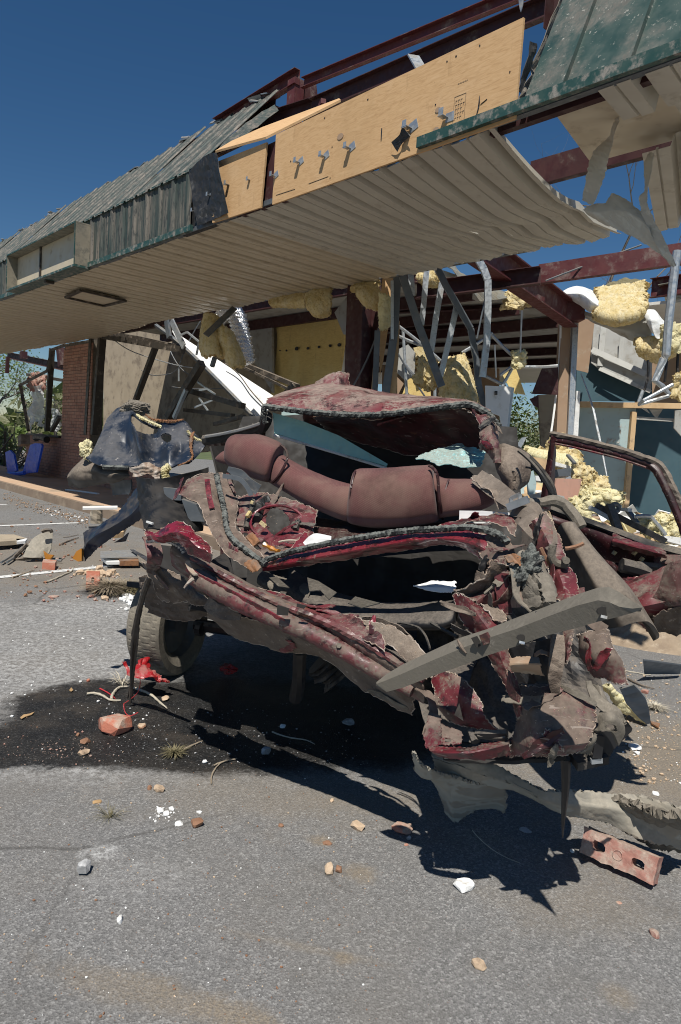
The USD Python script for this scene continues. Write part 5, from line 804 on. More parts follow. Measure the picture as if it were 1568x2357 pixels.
part(sf, 'rusty_clip', sheet([cp(F_, [(1110, 940, 2.82), (1160, 1000, 2.76)]), cp(F_, [(1160, 920, 2.82), (1210, 980, 2.76)])], 8, 8, .01, .02, 14, 9), 'rust')
part(CAR, 'shelf_back', sheet([[(690, 1175, 3.2), (820, 1205, 3.05), (1000, 1205, 2.85), (1130, 1175, 2.75)], [(720, 1230, 2.95), (850, 1228, 2.75), (1000, 1215, 2.6), (1130, 1205, 2.5)], [(730, 1275, 2.68), (850, 1250, 2.55), (1000, 1232, 2.42), (1140, 1225, 2.35)]], 20, 30, .006, .012, 6, 113), 'paint_dark', smooth=13)
part(CAR, 'lining_scrap', cat([strip([P(*c(F_, x, y, 3.05)) for x, y in [(1005, 525), (1080, 565), (1130, 610), (1195, 655)]], (0, 0, 1), [.02, .05, .045, .05], .005, 20, amp=.006), strip([P(*c(F_, x, y, 3.0)) for x, y in [(975, 570), (1070, 585), (1120, 630), (1150, 690)]], (0, 0, 1), .02, .006, 20)]), 'galv_dark')
[part(CAR, 'white_scrap', q_, 'white_board') for q_ in (strip([P(*c(G_, x, y, 2.66)) for x, y in [(270, 1040), (330, 1010), (430, 1005)]], (0, .4, 1), [.02, .05, .02], .005, 16, amp=.01), strip([P(*c(G_, x, y, 2.5)) for x, y in [(1155, 878), (1290, 880), (1440, 878)]], (0, 0, 1), [.045, .045, .03], .006, 16, amp=.003))]
# trunk rim
rim = [(600, 1297, 2.66), (660, 1275, 2.6), (740, 1256, 2.53), (850, 1236, 2.45), (940, 1224, 2.37), (1020, 1219, 2.3), (1090, 1217, 2.24), (1140, 1229, 2.2), (1168, 1252, 2.16)]
tr = part(CAR, 'trunk_rim', sheet([[(604, 1300, 2.68), (660, 1279, 2.62), (740, 1260, 2.55), (850, 1240, 2.47), (940, 1228, 2.39), (1020, 1223, 2.32), (1090, 1222, 2.26), (1140, 1235, 2.2)], [(600, 1308, 2.62), (670, 1296, 2.56), (740, 1282, 2.5), (850, 1262, 2.42), (940, 1247, 2.34), (1010, 1240, 2.28), (1070, 1245, 2.23), (1120, 1268, 2.18)], [(606, 1314, 2.66), (680, 1306, 2.62), (740, 1296, 2.58), (850, 1280, 2.5), (940, 1266, 2.42), (1010, 1254, 2.36), (1060, 1258, 2.3), (1105, 1285, 2.24)]], 14, 60, .006, .004, 7, 121, fine=.003), 'paint_clean', smooth=13, label='bright maroon trunk edge')
part(tr, 'seal', tube([P(*q) for q in sh(rim, -2, -.02)], .0115, 7, 150, jit=.25, seed=6), 'rubber_grit')
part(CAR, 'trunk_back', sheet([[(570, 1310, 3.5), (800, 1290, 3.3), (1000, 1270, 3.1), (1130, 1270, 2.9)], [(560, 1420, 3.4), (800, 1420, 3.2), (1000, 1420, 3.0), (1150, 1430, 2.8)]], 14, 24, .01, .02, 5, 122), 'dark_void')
part(CAR, 'trunk_floor', sheet([[(520, 1330, 3.4), (760, 1400, 3.2), (960, 1430, 2.95), (1120, 1470, 2.7)], [(560, 1400, 2.75), (760, 1465, 2.55), (920, 1530, 2.4), (1080, 1570, 2.25)]], 14, 30, .01, .02, 5, 123), 'plastic_dark')
part(CAR, 'trunk_liner', loft([(670, 1320, 660, 1345, 2.95, .10), (720, 1352, 715, 1395, 2.85, .12), (800, 1384, 800, 1424, 2.72, .12), (900, 1400, 905, 1436, 2.6, .12), (1000, 1396, 1005, 1436, 2.5, .12), (1045, 1390, 1050, 1425, 2.45, .08)], amp=.02, seed=9), 'plastic_dark', smooth=40)
part(CAR, 'trunk_liner', loft([(600, 1318, 600, 1340, 3.0, .06), (650, 1335, 640, 1362, 2.95, .07), (720, 1350, 712, 1392, 2.8, .06)], seed=8), 'mud_grey', smooth=40)
part(CAR, 'paper_scrap', sheet([[(948, 1348, 2.5), (1000, 1336, 2.5), (1052, 1338, 2.45)], [(965, 1356, 2.45), (1010, 1352, 2.42), (1050, 1352, 2.4)], [(1000, 1362, 2.42), (1025, 1366, 2.4), (1045, 1362, 2.38)]], 10, 16, .004, .01, 14, 124), 'white_board')
rq = part(CAR, 'right_quarter', sheet([[(1012, 1247, 2.32), (1062, 1250, 2.26), (1100, 1272, 2.2), (1118, 1305, 2.16), (1108, 1345, 2.13), (1068, 1382, 2.12)], [(1050, 1232, 2.28), (1105, 1235, 2.22), (1140, 1262, 2.15), (1152, 1300, 2.1), (1142, 1345, 2.06), (1095, 1388, 2.06)], [(1095, 1217, 2.26), (1165, 1232, 2.2), (1192, 1275, 2.15), (1188, 1325, 2.08), (1165, 1370, 2.05), (1110, 1400, 2.1)]], 30, 40, .007, .014, 8, 125, .03), 'paint_caked', smooth=13, label='muddy curled corner of the trunk opening')
part(rq, 'torn_flap', sheet([cp(J_, [(450, 182, 2.1), (540, 215, 2.15), (620, 215, 2.2)]), cp(J_, [(590, 105, 2.05), (650, 120, 2.1), (700, 140, 2.15)]), cp(J_, [(630, 30, 2.05), (690, 30, 2.05), (745, 40, 2.08)])], 24, 20, .006, .02, 9, 126, .04), 'mud', smooth=13)
part(rq, 'rust_patch', sheet([cp(J_, [(690, 12, 2.02), (735, 5, 2.02), (790, 20, 2.0)]), cp(J_, [(720, 45, 2.0), (750, 50, 2.0), (780, 60, 1.98)])], 10, 14, .006, .02, 14, 127, .05), 'rust')
part(rq, 'shelf_crumple', sheet([[(1015, 1205, 2.5), (1070, 1188, 2.5), (1120, 1185, 2.45), (1170, 1180, 2.4), (1185, 1210, 2.3)], [(1010, 1222, 2.36), (1070, 1210, 2.35), (1120, 1205, 2.3), (1165, 1215, 2.25), (1190, 1240, 2.2)]], 16, 30, .006, .03, 10, 128, .04), 'paint_dusty', smooth=13)
# left tail corner and the rails below the trunk
lt = part(CAR, 'left_tail', sheet([cp(F_, [(488, 898, 2.62), (555, 925, 2.58), (620, 868, 2.56), (690, 855, 2.52), (770, 880, 2.48), (840, 950, 2.44), (916, 1004, 2.40)]), cp(F_, [(498, 930, 2.54), (572, 948, 2.48), (640, 925, 2.42), (700, 918, 2.40), (765, 945, 2.37), (835, 1000, 2.36), (912, 1050, 2.35)]), cp(F_, [(515, 968, 2.56), (582, 962, 2.52), (650, 968, 2.48), (705, 990, 2.45), (760, 1032, 2.43), (820, 1078, 2.40), (905, 1108, 2.40)])], 30, 44, .006, .016, 9, 131, fine=.002), 'paint_clean', smooth=13, label='shiny crumpled red tail corner')
part(lt, 'hanging_strip', strip([P(*c(F_, x, y, Y)) for x, y, Y in [(500, 930, 2.7), (545, 990, 2.66), (560, 1060, 2.64), (545, 1130, 2.66), (520, 1172, 2.7)]], (1, 0, 0), [.03, .055, .06, .05, .02], .006, 30, amp=.016, seed=5), 'paint_caked')
part(lt, 'rust_edge', tube([P(*c(F_, x, y, Y)) for x, y, Y in [(515, 968, 2.64), (585, 966, 2.6), (650, 972, 2.56), (700, 995, 2.53), (740, 1040, 2.52)]], .008, 6, 40, jit=.5), 'raw_steel')
part(CAR, 'tail_cavity', sheet([cp(F_, [(570, 990, 2.95), (720, 1010, 2.9), (900, 1110, 2.85)]), cp(F_, [(570, 1180, 2.9), (720, 1230, 2.85), (900, 1260, 2.8)])], 8, 10, .02, .02, 4, 5), 'dark_void')
part(CAR, 'fender_remnant', sheet([[(322, 1325, 3.35), (328, 1370, 3.42), (338, 1412, 3.5)], [(380, 1318, 3.2), (402, 1380, 3.3), (425, 1432, 3.4)], [(470, 1350, 3.1), (480, 1390, 3.2), (490, 1412, 3.3)], [(520, 1380, 3.05), (525, 1400, 3.1), (530, 1420, 3.2)]], 22, 24, .007, .02, 7, 133), 'mud', smooth=13)
part(CAR, 'corner_bracket', sheet([[(330, 1290, 2.75), (345, 1330, 2.75), (372, 1380, 2.8)], [(362, 1300, 2.68), (400, 1345, 2.68), (450, 1395, 2.7)], [(420, 1330, 2.72), (450, 1360, 2.72), (500, 1392, 2.72)]], 26, 26, .007, .025, 8, 132, .05), 'mud', smooth=13)
def off(pts, dy, dY): return [P(x, y + dy, Y + dY) for x, y, Y in pts]
rl = [(395, 1262, 2.55), (440, 1297, 2.52), (520, 1342, 2.46), (600, 1384, 2.4), (660, 1411, 2.35), (740, 1441, 2.29), (820, 1481, 2.22), (900, 1530, 2.15), (975, 1580, 2.08)]
rb = part(CAR, 'rear_crossmember', from_grid(interp_rows([off(rl, -26, .10), off(rl, -12, .02), off(rl, 0, .0), off(rl, 22, .02), off(rl, 40, .06)], 22, 80), .006, .006, 7, 141, 0, [(.62, .44, .16, .022, .3)], .003), 'paint_caked', smooth=13, label='bent rear cross member, mud over maroon')
part(rb, 'top_lip', tube(off(rl, -14, .0)[1:], [.008, .012, .010, .014, .012, .01], 7, 70, jit=.25), 'paint_dusty'); part(rb, 'rust_line', tube(off(rl, -18, .01)[2:6], .006, 6, 40, jit=.5), 'rust')
part(rb, 'lower_strip', strip([P(430, 1308, 2.46), P(520, 1362, 2.4), P(600, 1402, 2.34), P(656, 1432, 2.3)], (0, -.3, 1), [.02, .035, .03, .02], .006, 40, amp=.006, seed=8), 'paint_clean'); part(rb, 'lower_tube', tube([P(447, 1326, 2.47), P(540, 1378, 2.41), P(640, 1424, 2.34), P(740, 1470, 2.27), P(840, 1528, 2.2), P(950, 1592, 2.12)], [.034, .036, .034, .03, .026, .02], 10, 60, jit=.08), 'paint_dusty', smooth=40)
part(rb, 'torn_end', cat([strip([P(430, 1292, 2.45), P(440, 1312, 2.44), P(452, 1322, 2.42)], (1, 0, 0), .016, .005, 10, amp=.01), tube([P(*c(X_, 600, 235, 2.42)), P(*c(X_, 540, 290, 2.4)), P(*c(X_, 520, 318, 2.4))], [.007, .005, .003], 6)]), 'edge_bare')
for x, y, Y in ((581, 1399, 2.36), (780, 1486, 2.22)): q = P(x, y, Y); part(rb, 'bolt', tube([q, q + [0, -.012, .004]], [.009, .009], 6, sharp=True), 'mud_grey')
[part(rb, 'slot', q_, 'dark_void') for q_ in (slab([P(*c(I_, x, y, 2.27)) for x, y in [(970, 290), (1035, 310), (1030, 350), (965, 345)]], .006, (0, -1, 0)), slab([P(*c(I_, x, y, 2.25)) for x, y in [(1080, 282), (1135, 295), (1120, 312), (1078, 300)]], .006, (0, -1, 0)))]
part(CAR, 'trunk_sill', sheet([cp(I_, [(840, 192, 2.6), (960, 215, 2.52), (1160, 298, 2.44), (1310, 328, 2.36), (1470, 380, 2.28), (1580, 420, 2.22)]), cp(I_, [(860, 230, 2.5), (990, 290, 2.42), (1120, 330, 2.36), (1260, 385, 2.3), (1400, 460, 2.22), (1580, 560, 2.14)])], 12, 50, .006, .008, 8, 142), 'paint_dusty', smooth=13)
part(CAR, 'trunk_sill', sheet([[(836, 1428, 2.26), (900, 1440, 2.2), (948, 1470, 2.15), (990, 1520, 2.1)], [(850, 1470, 2.2), (900, 1490, 2.15), (945, 1530, 2.1), (985, 1570, 2.05)]], 16, 26, .006, .012, 8, 143), 'mud', smooth=13)
part(CAR, 'under_valance', sheet([[(472, 1385, 2.72), (560, 1418, 2.62), (640, 1442, 2.54), (740, 1482, 2.44), (850, 1540, 2.32), (960, 1595, 2.2)], [(480, 1420, 2.78), (560, 1450, 2.68), (640, 1470, 2.6), (740, 1500, 2.5), (850, 1565, 2.36), (955, 1625, 2.22)], [(498, 1425, 2.88), (540, 1470, 2.8), (620, 1492, 2.7), (730, 1512, 2.58), (845, 1592, 2.42), (950, 1650, 2.26)]], 24, 50, .006, .012, 6, 144), 'mud', smooth=13)
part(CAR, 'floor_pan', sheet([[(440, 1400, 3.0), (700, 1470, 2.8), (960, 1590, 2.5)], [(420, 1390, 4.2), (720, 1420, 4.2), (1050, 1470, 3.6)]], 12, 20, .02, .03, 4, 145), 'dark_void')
ub = lambda x, y, z: np.array([.12, 4.6, 0]) + x * unit([.93, -.36, 0]) + y * unit([.36, .93, 0]) + np.array([0, 0, z])
part(CAR, 'underbody', from_grid(np.array([[ub(x, y, .50 + .05 * math.sin(x * 5) + .04 * math.cos(y * 4)) for y in np.linspace(-1.15, 2.0, 16)] for x in np.linspace(-.95, 1.0, 12)]), .03, .03, 3, 146), 'liner_black')
part(CAR, 'side_sill', cat([quadbox([ub(x, y, z) for x, y, z in [(.93, -1.0, .3), (1.0, -1.0, .3), (1.0, 1.9, .3), (.93, 1.9, .3), (.93, -1.0, .95), (1.0, -1.0, .95), (1.0, 1.9, .85), (.93, 1.9, .85)]])]), 'paint_dark'); part(CAR, 'side_panel', quadbox([ub(x, y, z) for x, y, z in [(-.98, -.1, .35), (-.92, -.1, .35), (-.92, 1.9, .35), (-.98, 1.9, .35), (-.98, -.1, .9), (-.92, -.1, .9), (-.92, 1.9, .8), (-.98, 1.9, .8)]]), 'paint_dark')
part(CAR, 'axle', cat([tube([G(430, 1500, .3) * 0 + np.array([-.80, 3.98, .31]), np.array([.55, 3.45, .36])], .035, 8), tube([np.array([-.78, 3.93, .30]), np.array([-.75, 3.92, .30])], .04, 10, sharp=True)]), 'plastic_dark')
part(CAR, 'exhaust_hanger', cat([tube([P(690, 1500, 2.9), P(688, 1560, 2.95), P(680, 1610, 3.0)], .03, 8), tube([P(740, 1520, 3.2), P(780, 1560, 3.2)], .08, 8, jit=.3)]), 'plastic_dark')
# wheel
def tyre(cx, r, w, ax):
    prof = []
    for t in np.linspace(-1, 1, 19): prof.append((w / 2 * t, r * (1 - .055 * abs(t) ** 4)))
    prof = [(-w / 2 * .80, r * .62), (-w / 2 * 1.03, r * .80)] + prof + [(w / 2 * 1.03, r * .80), (w / 2 * .80, r * .62)]
    nA = 240; ex = unit(ax); ey = unit(np.cross([0, 0, 1], ex)); ez = np.cross(ex, ey); v, f = [], []
    for i in range(nA):
        a = 2 * np.pi * i / nA
        for j, (x, q) in enumerate(prof):
            k_ = j - 2
            if 1 <= k_ <= 17:
                gro = (k_ in (4, 9, 14)) or (k_ not in (4, 9, 14) and ((i + (k_ // 5) * 2) % 5 == 0) and 2 <= k_ <= 16)
                if gro: q -= .0022
            if 0 < k_ < 18: q += .0
            v.append(cx + ex * x + (ey * math.cos(a) + ez * math.sin(a)) * q)
    m = len(prof)
    for i in range(nA):
        for j in range(m - 1):
            a, b = i * m + j, ((i + 1) % nA) * m + j; f += [[a, a + 1, b + 1], [a, b + 1, b]]
    v = np.array(v); lowz = v[:, 2] < .02; v[:, 2] = np.maximum(v[:, 2], .004); return v, np.array(f)[:, ::-1]
WC = np.array([-.965, 4.02, .298]); WA = unit([1, -.30, .03])
wheel = part(CAR, 'wheel', tyre(WC, .30, .205, WA), 'tyre_dust', label='mud-coated tyre')
ey = unit(np.cross([0, 0, 1], WA)); ez = np.cross(WA, ey)
def disc(x0, x1, r0, r1, k=40):
    v, f = [], []
    for i in range(k):
        a = 2 * np.pi * i / k; d = ey * math.cos(a) + ez * math.sin(a); v += [WC + WA * x0 + d * r0, WC + WA * x1 + d * r1]
    for i in range(k): a, b = 2 * i, 2 * ((i + 1) % k); f += [[a, a + 1, b + 1], [a, b + 1, b]]
    return np.array(v), np.array(f)
part(wheel, 'rim', cat([disc(.085, .03, .19, .17), disc(.03, .02, .17, .05), disc(.02, .06, .05, .045), disc(.06, .06, .045, .001), disc(-.085, -.02, .19, .17), disc(-.02, -.02, .17, .001)]), 'galv_dark', smooth=40)
part(wheel, 'sidewall', disc(.1057, .0815, .242, .187), 'rubber')
# right side: tail panel, struts, brackets
tp_ = part(CAR, 'right_tail', sheet([cp(J_, [(700, 640, 1.98), (820, 655, 1.95), (985, 650, 1.92), (1157, 742, 1.88)]), cp(J_, [(745, 730, 1.92), (840, 740, 1.86), (985, 740, 1.84), (1155, 790, 1.82)]), cp(J_, [(765, 820, 1.9), (850, 830, 1.82), (985, 830, 1.8), (1148, 850, 1.8)]), cp(J_, [(740, 915, 1.88), (830, 950, 1.8), (960, 950, 1.77), (1120, 925, 1.78)]), cp(J_, [(728, 1000, 1.9), (830, 1000, 1.84), (950, 990, 1.8), (1095, 965, 1.82)])], 44, 50, .007, .010, 8, 151, fine=.003), 'paint_caked', smooth=13, label='dusty maroon tail panel bent under the car')
part(tp_, 'bare_patch', sheet([cp(J_, [(905, 850, 1.795), (925, 870, 1.79), (950, 900, 1.785)]), cp(J_, [(880, 930, 1.79), (925, 945, 1.775), (985, 950, 1.77)]), cp(J_, [(872, 985, 1.80), (935, 985, 1.785), (995, 975, 1.785)])], 20, 20, .006, .012, 14, 152, .05), 'paint_dusty')
part(tp_, 'inner_panel', sheet([cp(J_, [(335, 605, 2.12), (410, 575, 2.1), (492, 600, 2.06), (560, 690, 2.02)]), cp(J_, [(345, 700, 2.08), (425, 685, 2.05), (480, 690, 2.02), (585, 740, 2.0)]), cp(J_, [(350, 740, 2.06), (440, 780, 2.02), (530, 800, 2.0), (615, 800, 1.97)]), cp(J_, [(420, 800, 2.06), (500, 845, 2.02), (580, 862, 1.98), (680, 872, 1.95)])], 34, 36, .006, .014, 9, 153, .02), 'paint_dusty', smooth=13)
part(tp_, 'lower_loop', cat([sheet([cp(J_, [(330, 780, 2.0), (312, 850, 1.97), (302, 920, 1.95), (320, 962, 1.93)]), cp(J_, [(390, 790, 1.98), (388, 850, 1.94), (395, 900, 1.91), (400, 940, 1.9)])], 10, 20, .008, .010, 9, 154), sheet([cp(J_, [(320, 945, 1.93), (420, 950, 1.9), (560, 945, 1.88), (735, 912, 1.88)]), cp(J_, [(330, 968, 1.9), (420, 980, 1.86), (560, 972, 1.84), (732, 930, 1.85)]), cp(J_, [(380, 995, 1.92), (480, 1012, 1.88), (600, 1015, 1.86), (735, 1002, 1.87)])], 14, 44, .008, .006, 9, 155), sheet([cp(J_, [(388, 820, 1.98), (388, 945, 1.9)]), cp(J_, [(440, 850, 1.97), (450, 945, 1.9)]), cp(J_, [(492, 885, 1.96), (490, 948, 1.9)])], 14, 12, .006, .012, 10, 156, holes=[(.3, .75, .14, .12, .3)])]), 'paint_dusty', smooth=13)
part(tp_, 'coil', cat([tube([P(*c(J_, 565, 885, 1.93)), P(*c(J_, 640, 885, 1.9)), P(*c(J_, 715, 882, 1.88))], .012, 6), tube([P(*c(J_, 570, 895, 1.92)), P(*c(J_, 640, 905, 1.9)), P(*c(J_, 710, 908, 1.87))], .008, 6), tube([P(*c(J_, 540, 870, 1.95)), P(*c(J_, 560, 925, 1.92))], .014, 6)]), 'plastic_dark')
part(tp_, 'paper_scrap', slab([P(*c(J_, x, y, 2.0)) for x, y in [(478, 735), (498, 820), (455, 790)]], .004, (0, -1, 0)), 'stone_tan')
part(CAR, 'tail_strut', sheet([cp(J_, [(440, 195, 2.1), (475, 300, 2.06), (560, 415, 2.02), (640, 545, 1.98), (720, 690, 1.93), (775, 830, 1.9)]), cp(J_, [(500, 200, 2.05), (560, 290, 2.01), (640, 400, 1.97), (690, 530, 1.94), (755, 680, 1.9), (792, 800, 1.87)]), cp(J_, [(565, 235, 2.07), (640, 300, 2.03), (700, 400, 1.99), (728, 530, 1.96), (788, 690, 1.92), (800, 790, 1.89)])], 18, 60, .007, .012, 9, 161, .02), 'paint_dusty', smooth=13, label='narrow dusty strut, folded')
part(CAR, 'strut_flap', sheet([cp(J_, [(570, 240, 2.06), (640, 320, 2.0), (690, 345, 1.98)]), cp(J_, [(640, 260, 2.08), (690, 300, 2.02), (712, 335, 1.99)]), cp(J_, [(600, 238, 2.1), (660, 262, 2.06), (716, 300, 2.02)])], 14, 14, .006, .01, 9, 162), 'mud')
pil = part(CAR, 'rear_pillar', sheet([cp(H_, [(540, 830, 2.28), (600, 960, 2.22), (645, 1065, 2.16), (690, 1200, 2.08), (720, 1320, 2.0)]), cp(H_, [(590, 770, 2.24), (670, 900, 2.17), (720, 1040, 2.1), (770, 1180, 2.02), (810, 1320, 1.95)]), cp(H_, [(655, 722, 2.26), (745, 860, 2.2), (800, 1000, 2.12), (850, 1160, 2.05), (900, 1300, 1.98)])], 26, 60, .008, .016, 9, 163, .02), 'paint_dusty', smooth=13, label='dusty torn rear pillar')
part(pil, 'pillar_bolt', tube([P(*c(H_, 790, 1040, 2.06)), P(*c(H_, 800, 1045, 2.02))], [.011, .011], 8, sharp=True), 'mud_grey')
part(pil, 'pillar_cable', tube([P(*c(H_, x, y, 2.06)) for x, y in [(710, 940), (700, 1010), (730, 1060), (790, 1075), (800, 1060)]], .012, 7), 'mud_grey'); part(pil, 'pillar_wire', cat([tube([P(*c(H_, x, y, 2.08)) for x, y in [(630, 960), (670, 1040), (700, 1080), (750, 1085)]], .006, 5), tube([P(*c(H_, x, y, 2.05)) for x, y in [(790, 965), (850, 955), (915, 930)]], .006, 5)]), 'stone_brown')
part(CAR, 'seat_belt', cat([strip([P(*c(H_, x, y, Y)) for x, y, Y in [(200, 480, 2.6), (330, 570, 2.5), (450, 660, 2.38), (560, 760, 2.3), (650, 880, 2.22), (710, 950, 2.15)]], (.5, .2, .8), [.06, .07, .06, .05, .05, .04], .005, 40, amp=.006, seed=3), strip([P(*c(H_, x, y, Y)) for x, y, Y in [(420, 760, 2.35), (500, 740, 2.3), (590, 830, 2.25), (690, 950, 2.18)]], (.3, .3, .8), [.05, .07, .06, .04], .005, 40, amp=.01, seed=4), strip([P(*c(H_, x, y, Y)) for x, y, Y in [(470, 690, 2.36), (560, 690, 2.32), (620, 780, 2.27), (690, 880, 2.2), (720, 960, 2.14)]], (.5, 0, .8), [.03, .05, .045, .05, .03], .005, 40, amp=.008, seed=6)]), 'strap', label='dusty seat belt webbing')
bk = part(CAR, 'belt_buckle', cat([bar(P(*c(H_, 405, 690, 2.33)), P(*c(H_, 545, 635, 2.3)), .02, .025), bar(P(*c(H_, 432, 680, 2.33)), P(*c(H_, 428, 625, 2.33)), .012, .01, (0, -1, 0)), bar(P(*c(H_, 428, 628, 2.33)), P(*c(H_, 490, 600, 2.32)), .012, .01, (0, -1, 0)), bar(P(*c(H_, 488, 600, 2.32)), P(*c(H_, 490, 655, 2.32)), .012, .01, (0, -1, 0))]), 'raw_steel')
part(CAR, 'mud_lump', sheet([cp(H_, [(340, 270, 2.85), (345, 390, 2.75), (380, 480, 2.7), (400, 560, 2.68)]), cp(H_, [(440, 290, 2.75), (440, 400, 2.66), (450, 480, 2.62), (450, 570, 2.62)]), cp(H_, [(530, 350, 2.85), (540, 400, 2.75), (520, 500, 2.7), (480, 560, 2.7)])], 30, 30, .02, .022, 7, 165), 'mud', smooth=13, label='mud-caked lump at the roof corner')
part(CAR, 'roof_corner', sheet([cp(H_, [(130, 40, 2.92), (200, 90, 2.86), (230, 200, 2.8), (270, 300, 2.76), (330, 380, 2.72)]), cp(H_, [(260, 60, 2.88), (290, 130, 2.8), (300, 240, 2.74), (330, 300, 2.7), (345, 400, 2.68)]), cp(H_, [(340, 90, 2.95), (350, 160, 2.9), (350, 230, 2.84), (350, 300, 2.8), (370, 420, 2.76)])], 26, 36, .008, .035, 9, 166, .03), 'paint_dusty', smooth=13)
part(CAR, 'roof_corner', sheet([cp(H_, [(150, 490, 2.62), (240, 470, 2.6), (300, 480, 2.58)]), cp(H_, [(280, 560, 2.5), (350, 600, 2.48), (400, 600, 2.46)]), cp(H_, [(360, 720, 2.45), (410, 690, 2.42), (440, 640, 2.4)])], 20, 26, .008, .016, 8, 167), 'mud', smooth=13)
part(CAR, 'foam_chunk', sheet([cp(H_, [(450, 1080, 2.12), (480, 1180, 2.06), (520, 1290, 2.0), (560, 1385, 1.95)]), cp(H_, [(530, 1060, 2.06), (580, 1150, 1.98), (640, 1240, 1.93), (650, 1330, 1.9)]), cp(H_, [(600, 1045, 2.1), (640, 1150, 2.05), (700, 1240, 1.98), (722, 1320, 1.92)])], 24, 30, .035, .025, 9, 168, fine=.01), 'mud_grey', smooth=13); part(CAR, 'tar_smear', tuft_blob(P(*c(H_, 545, 1110, 2.0)), np.diag([.035, .02, .06]), 169, amp=.5), 'rubber_grit')
part(CAR, 'dark_strap', strip([P(*c(J_, x, y, Y)) for x, y, Y in [(960, 400, 1.9), (955, 500, 1.88), (945, 580, 1.87), (950, 680, 1.88)]], (1, 0, 0), [.035, .042, .04, .02], .008, 40, amp=.012, seed=7), 'mud'); part(CAR, 'rusty_bracket', cat([sheet([cp(J_, [(720, 515, 1.92), (800, 508, 1.9), (875, 512, 1.88)]), cp(J_, [(725, 545, 1.86), (800, 540, 1.84), (882, 545, 1.82)]), cp(J_, [(738, 582, 1.92), (820, 590, 1.9), (895, 602, 1.88)])], 16, 22, .008, .006, 9, 171, .03), sheet([cp(J_, [(845, 495, 1.92), (880, 470, 1.9), (930, 490, 1.9)]), cp(J_, [(850, 515, 1.88), (885, 492, 1.86), (925, 510, 1.88)])], 8, 16, .008, .004, 9, 172)]), 'drywall_brown', smooth=13)
part(CAR, 'bracket_back', sheet([cp(J_, [(700, 440, 2.0), (850, 420, 1.98), (960, 400, 1.95)]), cp(J_, [(720, 640, 2.0), (850, 640, 1.97), (960, 640, 1.94)])], 14, 18, .006, .02, 7, 173), 'plastic_dark'); part(CAR, 'side_strip', sheet([cp(J_, [(985, 370, 1.96), (1040, 360, 1.94), (1045, 390, 1.94)]), cp(J_, [(985, 440, 1.94), (1010, 440, 1.9), (1035, 450, 1.9)]), cp(J_, [(990, 560, 1.93), (1010, 540, 1.9), (1025, 500, 1.9)])], 20, 14, .006, .01, 9, 174), 'paint_dusty')
part(CAR, 'side_flap', sheet([cp(J_, [(1045, 400, 2.02), (1100, 385, 1.98), (1190, 365, 1.96), (1215, 385, 1.95)]), cp(J_, [(1070, 470, 2.0), (1120, 460, 1.94), (1180, 440, 1.92), (1225, 450, 1.94)]), cp(J_, [(1100, 540, 1.98), (1150, 520, 1.92), (1220, 510, 1.9), (1265, 530, 1.92)]), cp(J_, [(1130, 600, 1.98), (1190, 620, 1.93), (1250, 640, 1.9), (1315, 655, 1.9)])], 36, 34, .007, .016, 8, 175, .015), 'paint_caked', smooth=13, label='muddy maroon flap hanging on the right'); part(CAR, 'flap_tip', strip([P(*c(J_, x, y, Y)) for x, y, Y in [(1300, 650, 1.9), (1345, 720, 1.93), (1390, 800, 1.98), (1408, 830, 2.0)]], (1, 0, 0), [.04, .055, .04, .01], .006, 20, amp=.006), 'galv_dark')
part(CAR, 'lamp_bracket', cat([sheet([cp(J_, [(1155, 735, 1.9), (1120, 630, 1.96)]), cp(J_, [(1190, 740, 1.86), (1165, 650, 1.92)]), cp(J_, [(1225, 745, 1.88), (1200, 700, 1.92)])], 16, 16, .008, .014, 9, 176), sheet([cp(J_, [(1165, 800, 1.86), (1220, 745, 1.86), (1285, 830, 1.84)]), cp(J_, [(1170, 850, 1.84), (1225, 820, 1.82), (1290, 880, 1.84)]), cp(J_, [(1150, 880, 1.84), (1215, 870, 1.82), (1255, 940, 1.84)])], 20, 22, .01, .016, 9, 177, holes=[(.78, .55, .16, .22, .3)]), sheet([cp(J_, [(1075, 905, 1.8), (1150, 880, 1.8)]), cp(J_, [(1090, 985, 1.8), (1150, 900, 1.8)]), cp(J_, [(1060, 990, 1.82), (1130, 985, 1.82)])], 14, 14, .008, .01, 9, 178)]), 'mud_grey', smooth=13); part(CAR, 'lamp_housing', cat([slab([P(*c(J_, x, y, 1.9)) for x, y in [(1060, 1030), (1215, 1000), (1215, 1035), (1060, 1070)]], .1, (0, 1, 0)), slab([P(*c(J_, x, y, 1.92)) for x, y in [(1160, 880), (1255, 860), (1250, 945), (1215, 1005), (1100, 1010)]], .08, (0, 1, 0)), bar(P(*c(J_, 1165, 890, 1.86)), P(*c(J_, 1150, 1000, 1.86)), .025, .02, (0, -1, 0)), slab([P(*c(J_, x, y, 1.98)) for x, y in [(1250, 750), (1330, 860), (1325, 875), (1250, 950)]], .03, (0, 1, 0))]), 'plastic_dark'); part(CAR, 'lamp_tab', bar(P(*c(J_, 1125, 1020, 1.86)), P(*c(J_, 1180, 1014, 1.86)), .012, .014), 'galv')
part(CAR, 'drip_spike', tube([P(*c(K_, 960, 180, 1.95)), P(*c(K_, 960, 330, 1.97)), P(*c(K_, 948, 500, 2.0)), P(*c(K_, 945, 600, 2.03))], [.016, .012, .007, .002], 8), 'plastic_dark'); part(CAR, 'under_tray', sheet([cp(J_, [(400, 1010, 1.95), (700, 1020, 1.92), (1000, 1000, 1.9)]), cp(J_, [(420, 1000, 2.6), (700, 1000, 2.5), (1050, 960, 2.4)])], 10, 20, .01, .02, 5, 181), 'dark_void')
part(CAR, 'red_rag', cat([tuft_blob(np.array([-.60, 4.0, .05]), np.diag([.04, .04, .03]), 183, amp=.15)]), 'red_plastic')
